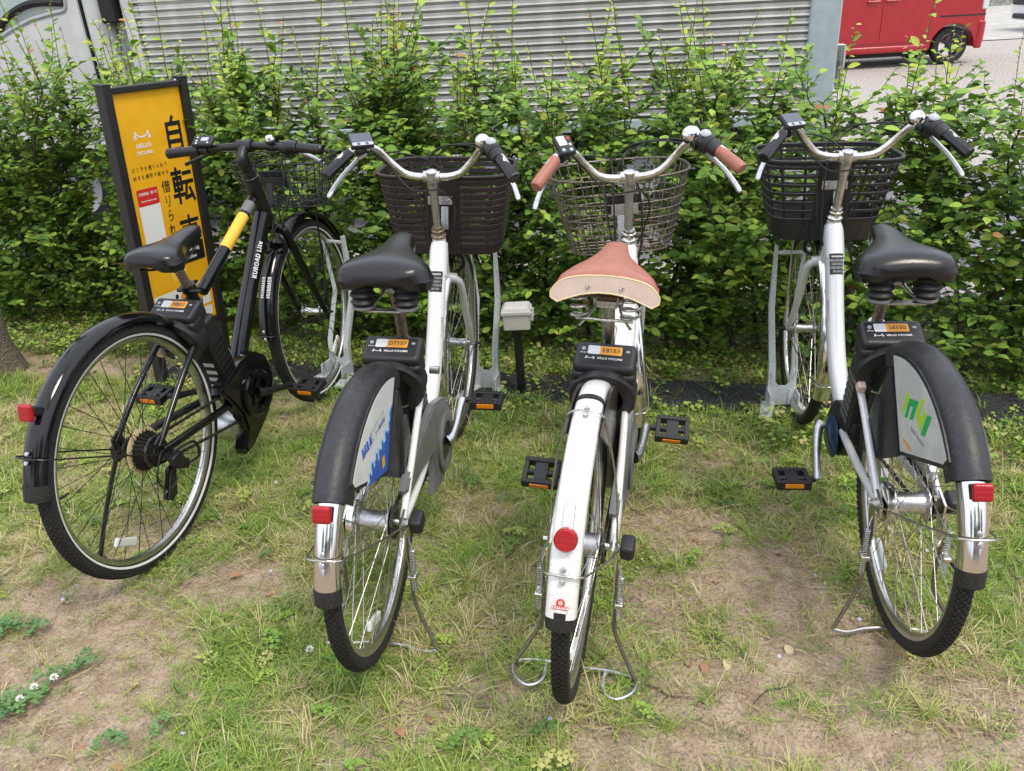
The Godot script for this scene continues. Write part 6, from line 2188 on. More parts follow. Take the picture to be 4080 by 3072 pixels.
	for r in [[P(1.01, -0.84, -0.13), P(1.0, -0.87, -0.06), P(0.985, -0.89, 0.02), P(0.94, -0.89, 0.085), P(0.85, -0.87, 0.09), P(0.74, -0.80, 0.04)], [P(1.01, -0.84, 0.13), P(1.02, -0.9, 0.06), P(0.98, -0.93, -0.03), P(0.88, -0.9, -0.05), P(0.8, -0.87, -0.03), P(0.7, -0.77, 0.03)], [P(1.02, -0.81, 0.14), P(1.02, -0.88, 0.1), P(0.98, -0.90, 0.075), P(0.88, -0.87, 0.075), P(0.78, -0.82, 0.045), P(0.69, -0.76, 0.032)]]:
		b = MB.new()
		b.tube(spline(r, 7), 0.0026, 6)
		put(K, "cable", b, "black_wire", X)
	wire_basket(K, X, {"bx": 0.140, "bz": 0.095, "tx": 0.168, "tz": 0.125, "y0": 0.79, "y1": 0.945, "c0": -1.06, "c1": -1.06, "sq": 6.0, "wire": 0.0017, "rim_r": 0.0032, "levels": [0.0, 0.14, 0.28, 0.42, 0.56, 0.7, 0.84, 1.0], "uprights": 36, "floor_wires": 12}, "black_wire")
	b = MB.new()
	for s in [-1.0, 1.0]:
		b.tube([P(0.785, -1.09, s * 0.075), P(R, -1.08, s * 0.066)], 0.0035, 7)
	put(K, "basket_stay", b, "black_metal", X)
	b = MB.new()
	b.lathe([Vector2(0, -0.03), Vector2(0.018, -0.026), Vector2(0.026, -0.005), Vector2(0.027, 0.02), Vector2(0, 0.024)], P(0.765, -1.10, 0.045), Vector3(0, -0.1, -1), 20)
	put(K, "headlamp", b, "black_gloss", X)
	# saddle
	b = saddle_loft([[-0.195, 0.045, -0.02, 0.004, 0.016], [-0.20, 0.068, -0.004, 0.01, 0.036], [-0.215, 0.082, 0.004, 0.014, 0.044], [-0.245, 0.086, 0.008, 0.017, 0.044], [-0.28, 0.074, 0.008, 0.018, 0.04], [-0.315, 0.052, 0.008, 0.016, 0.038], [-0.35, 0.036, 0.010, 0.012, 0.036], [-0.39, 0.029, 0.014, 0.009, 0.034], [-0.43, 0.026, 0.018, 0.008, 0.032], [-0.452, 0.021, 0.015, 0.007, 0.026], [-0.462, 0.010, 0.007, 0.004, 0.01]], 0.852)
	var sd := put(K, "saddle", b, "saddle_black")
	b = MB.new()
	for sx in [-1.0, 1.0]:
		b.tube(spline([P(0.80, -0.22, sx * 0.035), P(0.785, -0.27, sx * 0.022), P(0.785, -0.34, sx * 0.022), P(0.815, -0.42, sx * 0.014)], 4), 0.0036, 7)
	b.tube([P(0.785, -0.315, -0.03), P(0.785, -0.315, 0.03)], 0.014, 12)
	put(sd, "saddle_rail", b, "black_metal")
	b = MB.new()
	b.tube([P(0.68, -0.368), P(0.79, -0.325)], 0.0138, 14)
	put(K, "seat_post", b, "rust_steel")
	# rear guard, stay, reflector
	b = guard(axle, 0.383, 15, 128, 0.031, 0.026, 0.0016, 56)
	put(K, "rear_mudguard", b, "black_gloss")
	b = guard(axle, 0.385, 11, 17, 0.033, 0.028, 0.0025, 5)
	put(K, "mudguard_end", b, "rubber")
	var ra := deg_to_rad(43.5)
	var rad := Vector3(0, sin(ra), cos(ra))
	b = MB.new()
	b.box(axle + rad * 0.395, Vector3(0.03, 0.022, 0.03), Basis(AX, -0.5), 0.004)
	put(K, "reflector_mount", b, "black_plastic")
	b = MB.new()
	b.box(axle + rad * 0.408 + Vector3(0, -0.004, 0.012), Vector3(0.037, 0.042, 0.016), Basis(AX, -0.2), 0.007)
	put(K, "tail_reflector", b, "red_lens")
	stay(K, axle, 27.0, 0.386, 0.033, "black_metal")
	# drive side
	b = MB.new()
	b.lathe([Vector2(0, -0.06), Vector2(0.06, -0.058), Vector2(0.082, -0.04), Vector2(0.085, 0.03), Vector2(0, 0.035)], bb, AX, 28)
	b.lathe([Vector2(0, -0.045), Vector2(0.05, -0.045), Vector2(0.055, -0.035), Vector2(0.055, 0.04), Vector2(0.04, 0.05), Vector2(0, 0.052)], bb + P(-0.095, 0.055), AX, 24)
	put(K, "motor", b, "alloy")
	var cp := []
	for p in [[0.392, -0.315], [0.43, -0.44], [0.425, -0.53], [0.385, -0.585], [0.31, -0.605], [0.235, -0.585], [0.185, -0.525], [0.135, -0.43], [0.125, -0.375], [0.15, -0.365], [0.20, -0.40], [0.26, -0.39], [0.345, -0.335], [0.375, -0.305]]: cp.append(Vector2(p[1], p[0]))
	var poly := PackedVector2Array(cp)
	b = MB.new()
	b.prism(poly, Vector3(0.036, 0, 0), Vector3.BACK, Vector3.UP, Vector3(0.034, 0, 0))
	var ins := Geometry2D.offset_polygon(poly, -0.012)
	b.prism(ins[0], Vector3(0.0702, 0, 0), Vector3.BACK, Vector3.UP, Vector3(0.006, 0, 0))
	var cc := put(K, "chain_case", b, "black_gloss")
	b = MB.new()
	b.lathe([Vector2(0.05, 0.0), Vector2(0.078, 0.0), Vector2(0.079, 0.008), Vector2(0.072, 0.013), Vector2(0.052, 0.01), Vector2(0.05, 0.0)], bb + Vector3(0.0764, 0, 0), AX, 32)
	for k in 4:
		var a := TAU * k / 4 + 0.5
		b.box(bb + Vector3(0.08, sin(a) * 0.032, cos(a) * 0.032), Vector3(0.006, 0.04, 0.02), Basis(AX, -a + PI / 2), 0.002)
	put(cc, "case_ring", b, "black_gloss")
	var dir := Vector2(-0.05, -0.162)
	var e := crank(K, bb, 1.0, dir, 0.096, "black_metal")
	pedal(K, e + Vector3(0.02, 0, 0), 1.0, 0.15)
	e = crank(K, bb, -1.0, -dir, 0.092, "black_metal")
	pedal(K, e + Vector3(-0.02, 0, 0), -1.0, 0.1)
	b = MB.new()
	var pr := [Vector2(0, -0.02)]
	for i in 8:
		var r0 := 0.054 - i * 0.0036
		pr.append(Vector2(r0, -0.019 + i * 0.0052))
		pr.append(Vector2(r0, -0.017 + i * 0.0052))
		pr.append(Vector2(r0 - 0.010, -0.0168 + i * 0.0052))
		pr.append(Vector2(r0 - 0.012, -0.0142 + i * 0.0052))
	pr.append(Vector2(0, 0.027))
	b.lathe(pr, axle + Vector3(0.04, 0, 0), AX, 30)
	for i in 8:
		var r0 := 0.0555 - i * 0.0036
		for k in 26:
			var a := TAU * k / 26.0 + i
			b.box(axle + Vector3(0.022 + i * 0.0052, sin(a) * r0, cos(a) * r0), Vector3(0.0018, 0.006, 0.005), Basis(AX, -a + PI / 2))
	put(K, "cassette", b, "chain_steel")
	b = MB.new()
	b.lathe([Vector2(0.02, 0), Vector2(0.066, 0.0), Vector2(0.067, 0.002), Vector2(0.02, 0.003), Vector2(0.02, 0)], axle + Vector3(0.013, 0, 0), AX, 36)
	put(K, "spoke_guard_disc", b, "cream_piping")
	chain(K, bb + P(-0.02, 0), 0.06, axle, 0.04, 0.052, "chain_steel")
	b = MB.new()
	b.box(P(0.315, -0.03, 0.088), Vector3(0.03, 0.05, 0.04), Basis(AX, 0.4), 0.008)
	b.box(P(0.285, -0.055, 0.08), Vector3(0.022, 0.03, 0.055), Basis(AX, -0.5), 0.006)
	b.tube([P(0.345, -0.005, 0.07), P(0.30, -0.035, 0.088)], 0.010, 8)
	b.prism(PackedVector2Array([Vector2(-0.05, 0.285), Vector2(-0.025, 0.28), Vector2(0.012, 0.205), Vector2(0.0, 0.19), Vector2(-0.025, 0.20)]), Vector3(0.064, 0, 0), Vector3.BACK, Vector3.UP, Vector3(0.003, 0, 0))
	b.prism(PackedVector2Array([Vector2(-0.05, 0.285), Vector2(-0.025, 0.28), Vector2(0.012, 0.205), Vector2(0.0, 0.19), Vector2(-0.025, 0.20)]), Vector3(0.047, 0, 0), Vector3.BACK, Vector3.UP, Vector3(0.003, 0, 0))
	for p in [[0.27, -0.035], [0.21, -0.005]]:
		b.lathe([Vector2(0, -0.004), Vector2(0.017, -0.003), Vector2(0.019, 0), Vector2(0.017, 0.003), Vector2(0, 0.004)], P(p[0], p[1], 0.057), AX, 16)
	put(K, "derailleur", b, "black_metal")
	b = MB.new()
	b.tube(spline([P(0.345, -0.04, 0.07), P(0.36, 0.02, 0.085), P(0.30, 0.06, 0.09), P(0.25, 0.03, 0.09), P(0.26, -0.02, 0.088)], 6), 0.0025, 6)
	b.tube(spline([P(0.35, -0.01, 0.1), P(0.34, -0.09, 0.11), P(0.29, -0.10, 0.11), P(0.285, -0.06, 0.1)], 6), 0.0045, 7)
	put(K, "gear_cable", b, "black_wire")
	# battery behind the seat tube
	var bt := (P(0.60, -0.365) - P(0.36, -0.44)).normalized()
	var BB2 := Basis(AX, bt, AX.cross(bt))
	b = MB.new()
	b.box(P(0.475, -0.395), Vector3(0.095, 0.27, 0.075), BB2, 0.012)
	var bat := put(K, "battery", b, "black_plastic")
	b = MB.new()
	for s in [-1.0, 1.0]:
		for i in 5:
			for j in 8:
				b.box(P(0.475, -0.395) + BB2 * Vector3(s * 0.0478, -0.10 + j * 0.021, -0.024 + i * 0.012), Vector3(0.0012, 0.012, 0.007), BB2)
	put(bat, "vent_grid", b, "black_gloss")
	b = MB.new()
	for j in 4:
		b.box(P(0.475, -0.395) + BB2 * Vector3(0.0, -0.11 + j * 0.03, 0.0378), Vector3(0.05, 0.014, 0.001), BB2)
	put(bat, "battery_label", b, "label_white")
	lock_box(K, P(0.648, -0.285), 0.46, "F8033", "")
	# side stand
	b = MB.new()
	b.tube(spline([P(0.33, 0.0, -0.078), P(0.26, 0.02, -0.10), P(0.14, 0.05, -0.135), P(0.008, 0.075, -0.172)], 4), 0.0065, 8)
	b.box(P(0.335, -0.01, -0.078), Vector3(0.02, 0.05, 0.05), Basis.IDENTITY, 0.006)
	b.box(P(0.006, 0.076, -0.173), Vector3(0.03, 0.012, 0.03), Basis.IDENTITY, 0.004)
	put(K, "side_stand", b, "black_metal")

# ------------------------------------------------------------------ hedge
func leaf_mesh(len: float, wid: float, fold: float, curl: float, mt: Material) -> ArrayMesh:
	var b := MB.new()
	var st := [0.0, 0.22, 0.5, 0.78, 1.0]
	var ww := [0.06, 0.72, 1.0, 0.66, 0.02]
	var mid := []
	var l := []
	var r := []
	for i in 5:
		var y: float = st[i] * len
		var z: float = -curl * st[i] * st[i] * len
		mid.append(Vector3(0, y, z))
		l.append(Vector3(-ww[i] * wid / 2, y, z + fold * ww[i] * wid / 2))
		r.append(Vector3(ww[i] * wid / 2, y, z + fold * ww[i] * wid / 2))
	for i in 4:
		b.q(mid[i], mid[i + 1], l[i + 1], l[i])
		b.q(mid[i], r[i], r[i + 1], mid[i + 1])
	return b.mesh(mt, 80.0)

func aim(d: Vector3, up: Vector3, s: float) -> Basis:     # y along d, z towards up
	var y := d.normalized()
	var x := y.cross(up)
	if x.length() < 0.01: x = y.cross(Vector3.RIGHT)
	x = x.normalized()
	return Basis(x * s, y * s, x.cross(y) * s)

func rv(k: float) -> Vector3:
	return Vector3(rng.randf_range(-k, k), rng.randf_range(-k, k), rng.randf_range(-k, k))

func plant_mat(key: String, c: Color, rough: float, back: float) -> StandardMaterial3D:
	var m := mat(key, c, rough)
	m.cull_mode = BaseMaterial3D.CULL_DISABLED
	m.backlight_enabled = true
	m.backlight = Color(c.r * back, c.g * back, c.b * back * 0.5)
	return m

const LEAF_TONES := [[0.075, 0.15, 0.028], [0.13, 0.235, 0.036], [0.195, 0.325, 0.046], [0.28, 0.41, 0.06], [0.4, 0.45, 0.08], [0.42, 0.2, 0.085]]

func hedge() -> void:
	var mats := []
	for i in LEAF_TONES.size():
		var t: Array = LEAF_TONES[i]
		mats.append(plant_mat("hedge_leaf_%d" % i, lin(t[0], t[1], t[2]), 0.58, 0.6))
		mats[i].metallic_specular = 0.35
	var lm := []
	for v in [[0.044, 0.026, 0.25, 0.2], [0.050, 0.026, 0.4, 0.05], [0.038, 0.025, 0.15, 0.4]]:
		var row := []
		for m in mats: row.append(leaf_mesh(v[0], v[1], v[2], v[3], m))
		lm.append(row)
	var places := ["by the red van gap", "behind the slatted basket bicycle", "beside the slatted basket's far corner", "between slatted basket and wire basket bicycles", "behind the wire basket", "behind the junction box", "behind the empty wheel rack", "behind the brown plastic basket", "between the black bicycle and the brown basket", "behind the black bicycle's basket", "beside the yellow sign's far post", "behind the yellow sign", "before the truck cab door", "before the truck cab window", "beside the grey tree trunk", "beyond the grey tree trunk"]
	var n := 16
	var toward := Vector3(-(HA - HB).normalized().y, 0, (HA - HB).normalized().x)
	for i in n:
		var c2 := HA.lerp(HB, (i + 0.15) / (n - 0.5))
		var root := Vector3(c2.x, 0, c2.y) + Vector3(rng.randf_range(-0.06, 0.06), 0, rng.randf_range(-0.05, 0.05))
		var S := thing("hedge_shrub", "leafy green hedge shrub " + places[i], "shrub", root, "shrubs of the hedge")
		var leaves := []      # [Transform3D, tone]
		var stems := 5
		for s in stems:
			var b := MB.new()
			var p := Vector3((s / 4.0 - 0.5) * 0.36 + rng.randf_range(-0.05, 0.05), -0.02, rng.randf_range(-0.1, 0.1))
			var d := Vector3(p.x * 0.5 + rng.randf_range(-0.22, 0.22), 1.0, p.z * 1.5 + rng.randf_range(-0.25, 0.25)).normalized()
			var low := clampf((root.x - 0.5) / 1.0, 0.0, 1.0)      # the near end is clipped lower
			var top := rng.randf_range(0.84, 1.12) - 0.13 * low
			var pts := [p]
			while p.y < top and pts.size() < 14:
				d = (d + rv(0.26) + Vector3(0, 0.08, 0)).normalized()
				var off := p + d * 0.105
				if absf(off.z) > 0.26: d.z *= -0.4
				if absf(off.x) > 0.30: d.x *= -0.4
				p += d * 0.105
				pts.append(p)
			var rad := []
			for k in pts.size(): rad.append(lerpf(0.0105, 0.0032, float(k) / (pts.size() - 1)) * rng.randf_range(0.9, 1.1))
			b.tube(pts, rad, 6)
			for k in range(1, pts.size()):
				var many := 7 if pts[k].y < 0.4 else (7 if pts[k].y < 0.85 else 5)
				for w in many:
					var az := rng.randf() * TAU
					var out := Vector3(cos(az), rng.randf_range(0.05, 0.75), sin(az) * 1.0).normalized()
					var ln := rng.randf_range(0.14, 0.32)
					var q: Vector3 = pts[k]
					var tw := [q]
					var dd := out
					for j in 4:
						dd = (dd + rv(0.3) + Vector3(0, 0.12, 0)).normalized()
						q += dd * ln / 4.0
						if q.z > 0.34: q.z = 0.34
						if q.z < -0.34: q.z = -0.34
						tw.append(q)
					b.tube(tw, [0.0026, 0.0022, 0.0018, 0.0014, 0.001], 4, false)
					twig_leaves(tw, 0.0145, leaves, 0, 1.04)
			# upright shoots out of the top
			if pts[-1].y > 0.5:
				for w in (5 if rng.randf() < 0.5 else 4):
					var q: Vector3 = pts[-1 - (rng.randi() % 3)]
					var dd := Vector3(rng.randf_range(-0.22, 0.22), 1, rng.randf_range(-0.22, 0.22)).normalized()
					if low > 0.5 and w > 1: continue
					var ln := rng.randf_range(0.16, 0.38) if rng.randf() < 0.6 else rng.randf_range(0.36, 0.58)
					var tw := [q]
					for j in 5:
						dd = (dd + rv(0.1)).normalized()
						q += dd * ln / 5.0
						tw.append(q)
					b.tube(tw, [0.0024, 0.002, 0.0017, 0.0014, 0.0012, 0.0009], 4, false)
					twig_leaves(tw, 0.0155, leaves, 1, 0.98)
			put(S, "stem", b, "bark")
		# the leaves nearest the lawn singly, the rest as one mass
		var order := []
		for k in leaves.size():
			var o: Vector3 = leaves[k][0].origin
			order.append([-(o.dot(toward) * 1.0 + o.y * 0.12) + rng.randf() * 0.05, k])
		order.sort_custom(func(a, c): return a[0] < c[0])
		var rest := {}
		for k in order.size():
			var lf: Array = leaves[order[k][1]]
			var shape: int = order[k][1] % 3
			if k < 300: put(S, "leaf", lm[shape][lf[1]], null, lf[0])
			else:
				var key: int = shape * 10 + lf[1]
				if not rest.has(key): rest[key] = []
				rest[key].append(lf[0])
		for key in rest:
			var mm := MultiMesh.new()
			mm.transform_format = MultiMesh.TRANSFORM_3D
			mm.mesh = lm[key / 10][key % 10]
			mm.instance_count = rest[key].size()
			for k in rest[key].size(): mm.set_instance_transform(k, rest[key][k])
			var mi := MultiMeshInstance3D.new()
			mi.name = "foliage"
			mi.multimesh = mm
			mi.set_meta("kind", "stuff")
			S.add_child(mi, true)

func twig_leaves(tw: Array, step: float, leaves: Array, young: int, size: float) -> void:
	var side := 1.0
	var total := 0.0
	for j in tw.size() - 1: total += tw[j].distance_to(tw[j + 1])
	var run := 0.0
	for j in tw.size() - 1:
		var a: Vector3 = tw[j]
		var c: Vector3 = tw[j + 1]
		var d := (c - a).normalized()
		var L := a.distance_to(c)
		var k := 0.0
		while k < L:
			side = -side
			var u := (run + k) / total
			var lat := d.cross(Vector3.UP)
			if lat.length() < 0.2: lat = Vector3(cos(run * 90.0 + k * 160.0), 0, sin(run * 90.0 + k * 160.0))
			lat = lat.normalized()
			var dir := (lat * side + d * rng.randf_range(0.3, 0.8) + rv(0.4)).normalized()
			var up := (Vector3(0, 1, 0) + rv(0.55) + Vector3(0, 0, 0.35)).normalized()
			var s := size * (rng.randf_range(0.62, 1.2) if rng.randf() < 0.75 else rng.randf_range(0.4, 0.62))
			var tone: int
			if young:
				s *= lerpf(1.0, 0.5, u * u)
				var rr := rng.randf()
				tone = 5 if u > 0.85 and rr < 0.2 else (4 if rr < 0.3 + u * 0.25 else (3 if rr < 0.75 else 2))
			else:
				var rr := rng.randf()
				tone = 0 if rr < 0.2 else (1 if rr < 0.5 else (2 if rr < 0.8 else (3 if rr < 0.96 else (4 if rr < 0.997 else 5))))
			leaves.append([Transform3D(aim(dir, up, s), a + d * k), tone])
			k += step * rng.randf_range(0.7, 1.3)
		run += L

func tree() -> void:
	var T := thing("tree", "grey mossy tree trunk standing at the end of the hedge", "tree", Vector3(-2.33, 0, -3.47))
	var b := MB.new()
	var pts := spline([Vector3(0, -0.05, 0), Vector3(-0.01, 0.25, 0), Vector3(-0.05, 0.8, -0.02), Vector3(-0.12, 1.5, -0.02), Vector3(-0.15, 2.4, 0.0)], 5)
	var rad := []
	for i in pts.size(): rad.append(lerpf(0.105, 0.06, float(i) / (pts.size() - 1)) + (0.035 * (1.0 - i / 4.0) if i < 4 else 0.0))
	b.tube(pts, rad, 18)
	for i in b.V.size():
		var v := b.V[i]
		var k := gnoise.get_noise_3d(v.x * 60.0, v.y * 24.0, v.z * 60.0) * 0.012
		b.V[i] = v + Vector3(v.x - lerpf(0, -0.15, v.y / 2.4), 0, v.z).normalized() * k
	put(T, "trunk", b, "tree_bark")
	b = MB.new()
	var crown := []
	for k in 8:
		var az := TAU * k / 8.0 + 0.3
		var q := Vector3(-0.14, 1.9 + 0.07 * k, 0)
		var tw := [q]
		var d := Vector3(cos(az) - 0.5, 0.8, sin(az)).normalized()
		for j in 5:
			d = (d + rv(0.25) + Vector3(0, 0.08, 0)).normalized()
			q += d * 0.24
			tw.append(q)
			for w in 4:
				var t2 := [q]
				var e := q
				var d2 := (d + rv(0.9)).normalized()
				for z in 3:
					d2 = (d2 + rv(0.3)).normalized()
					e += d2 * 0.11
					t2.append(e)
				b.tube(t2, [0.006, 0.005, 0.004, 0.002], 4, false)
				twig_leaves(t2, 0.02, crown, 0, 1.1)
		b.tube(tw, [0.03, 0.025, 0.02, 0.016, 0.012, 0.008], 7)
	put(T, "limb", b, "tree_bark")
	var mm := MultiMesh.new()
	mm.transform_format = MultiMesh.TRANSFORM_3D
	mm.mesh = leaf_mesh(0.055, 0.03, 0.3, 0.2, M["hedge_leaf_1"])
	mm.instance_count = crown.size()
	for k in crown.size(): mm.set_instance_transform(k, crown[k][0])
	var mi := MultiMeshInstance3D.new()
	mi.name = "crown"
	mi.multimesh = mm
	mi.set_meta("kind", "stuff")
	T.add_child(mi, true)

# trees and a house across the road behind the photographer, mirrored in the chrome and the black paint
func trees_behind() -> void:
	var m := leaf_mesh(0.3, 0.2, 0.3, 0.2, M["hedge_leaf_0"])
	for t in [[-5.5, 6.5, 5.2, "beside the road sign gap"], [-1.2, 8.0, 6.4, "before the grey house"], [3.4, 6.8, 5.6, "before the house corner"], [7.5, 7.5, 5.0, "past the house corner"]]:
		var T := thing("street_tree", "round leafy street tree " + t[3], "tree", Vector3(t[0], 0, t[1]), "street trees across the road")
		var b := MB.new()
		b.tube([Vector3(0, -0.05, 0), Vector3(0.05, 1.2, 0), Vector3(0.0, 2.6, 0.05), Vector3(0.1, t[2] * 0.8, 0)], [0.17, 0.13, 0.11, 0.04], 10)
		for k in 7:
			var az := TAU * k / 7.0
			b.tube([Vector3(0, 1.9 + k * 0.2, 0), Vector3(cos(az) * 0.7, 2.7 + k * 0.22, sin(az) * 0.7), Vector3(cos(az) * 1.25, 3.3 + k * 0.2, sin(az) * 1.25)], [0.06, 0.04, 0.015], 6)
		put(T, "trunk", b, "tree_bark")
		var mm := MultiMesh.new()
		mm.transform_format = MultiMesh.TRANSFORM_3D
		mm.mesh = m
		mm.instance_count = 900
		for k in 900:
			var d := rv(1.0)
			while d.length() > 1.0: d = rv(1.0)
			d = d.normalized() * pow(d.length(), 0.6)
			mm.set_instance_transform(k, Transform3D(aim(rv(1.0) + Vector3(0, 0.1, 0), Vector3.UP + rv(0.7), rng.randf_range(0.6, 1.2)), Vector3(d.x * 1.6, t[2] * 0.66 + d.y * t[2] * 0.34, d.z * 1.6)))
		var mi := MultiMeshInstance3D.new()
		mi.name = "crown"
		mi.multimesh = mm
		mi.set_meta("kind", "stuff")
		T.add_child(mi, true)
	var H := thing("grey_house", "grey two storey house across the road behind street trees", "house", Vector3(1.0, 0, 15.0))
	var b := MB.new()
	b.box(Vector3(0, 2.9, 3.0), Vector3(13, 5.8, 6), Basis.IDENTITY, 0.03)
	put(H, "wall", b, "concrete")
	b = MB.new()
	b.prism(PackedVector2Array([Vector2(-3.5, 5.8), Vector2(3.5, 5.8), Vector2(0, 7.6)]), Vector3(-6.9, 0.003, 3.0), Vector3.BACK, Vector3.UP, Vector3(13.8, 0, 0))
	put(H, "roof", b, "black_metal")
	for i in 4:
		for j in 2:
			b = MB.new()
			b.box(Vector3(-4.6 + i * 3.1, 1.5 + j * 2.7, -0.03), Vector3(1.5, 1.3, 0.08), Basis.IDENTITY, 0.01)
			var w := put(H, "window", b, "truck_white")
			b = MB.new()
			b.box(Vector3(-4.6 + i * 3.1, 1.5 + j * 2.7, -0.075), Vector3(1.36, 1.16, 0.012))
			put(w, "pane", b, "dark_glass")

# ------------------------------------------------------------------ lawn
func scatter(called: String, m: Mesh, xs: Array, cols: Array, label: String, category: String) -> void:
	var mm := MultiMesh.new()
	mm.transform_format = MultiMesh.TRANSFORM_3D
	mm.use_colors = true
	mm.mesh = m
	mm.instance_count = xs.size()
	for k in xs.size():
		mm.set_instance_transform(k, xs[k])
		mm.set_instance_color(k, cols[k])
	var mi := MultiMeshInstance3D.new()
	mi.name = numbered(called)
	mi.multimesh = mm
	add_child(mi)
	tag(mi, label, category, "", "stuff")

func tinted(key: String, rough: float) -> StandardMaterial3D:
	var m := mat(key, Color.WHITE, rough)
	m.vertex_color_use_as_albedo = true
	m.cull_mode = BaseMaterial3D.CULL_DISABLED
	m.backlight_enabled = true
	m.backlight = Color(0.16, 0.2, 0.08)
	return m

func tuft_mesh(blades: int, h: float, w: float, spread: float, lean: float, mt: Material) -> ArrayMesh:
	var b := MB.new()
	for i in blades:
		var az := rng.randf() * TAU
		var o := Vector3(cos(az), 0, sin(az)) * rng.randf() * spread
		var dir := Vector3(cos(az + rng.randf_range(-0.7, 0.7)), 0, sin(az + rng.randf_range(-0.7, 0.7)))
		var hh := h * rng.randf_range(0.45, 1.1)
		var lay := lean * rng.randf_range(0.4, 1.5)
		var side := Vector3(-dir.z, 0, dir.x) * w * rng.randf_range(0.6, 1.2) * 0.5
		var l := []
		var r := []
		for k in 4:
			var u := k / 3.0
			var c := o + dir * (lay * u * u * hh) + Vector3(0, hh * (u - 0.32 * u * u * lay), 0)
			var t := (1.0 - u * 0.35) if k < 3 else 0.05
			l.append(c - side * t)
			r.append(c + side * t)
		for k in 3: b.q(l[k], r[k], r[k + 1], l[k + 1])
	return b.mesh(mt, 60.0)

func sprig_mesh(leaves: int, spread: float, size: float, h: float, mt: Material) -> ArrayMesh:
	var b := MB.new()
	for i in leaves:
		var az := rng.randf() * TAU
		var o := Vector3(cos(az), 0, sin(az)) * spread * sqrt(rng.randf()) + Vector3(0, h * rng.randf_range(0.3, 1.0), 0)
		var n := (Vector3.UP + rv(0.6)).normalized()
		var x := n.cross(Vector3(cos(az), 0.2, sin(az))).normalized()
		var y := n.cross(x)
		var s := size * rng.randf_range(0.6, 1.2)
		var ring := []
		for k in 6:
			var a := TAU * k / 6.0
			ring.append(o + x * cos(a) * s * 0.42 + y * sin(a) * s * 0.55)
		for k in range(1, 5): b.t(ring[0], ring[k], ring[k + 1])
	return b.mesh(mt, 60.0)

func clover_mesh(n: int, spread: float, mt: Material) -> ArrayMesh:
	var b := MB.new()
	for i in n:
		var az := rng.randf() * TAU
		var c := Vector3(cos(az), 0, sin(az)) * spread * sqrt(rng.randf()) + Vector3(0, rng.randf_range(0.012, 0.034), 0)
		var tilt := rv(0.35)
		for k in 3:
			var a := TAU * k / 3.0 + az
			var d := Vector3(cos(a), tilt.y, sin(a))
			var e := Vector3(-sin(a), tilt.x, cos(a))
			b.q(c, c + d * 0.007 - e * 0.0055, c + d * 0.0125, c + d * 0.007 + e * 0.0055)
	return b.mesh(mt, 60.0)

func strip_off(x: float, z: float) -> float:
	var n := Vector2(-0.237, 0.9715)
	return absf((Vector2(x, z) - Vector2(-0.045, -3.003)).dot(n))

func seen_ground(x: float, z: float) -> bool:
	return z < -0.98 and z > -5.0 and absf(x + 0.04) < 0.16 - z * 0.74 and before_hedge(x, z) > -0.55

func on_lawn(x: float, z: float) -> Vector3:
	return Vector3(x, ground_y(x, z), z)

func mix(a: Array, b: Array, t: float) -> Color:
	return Color(lerpf(a[0], b[0], t), lerpf(a[1], b[1], t), lerpf(a[2], b[2], t))

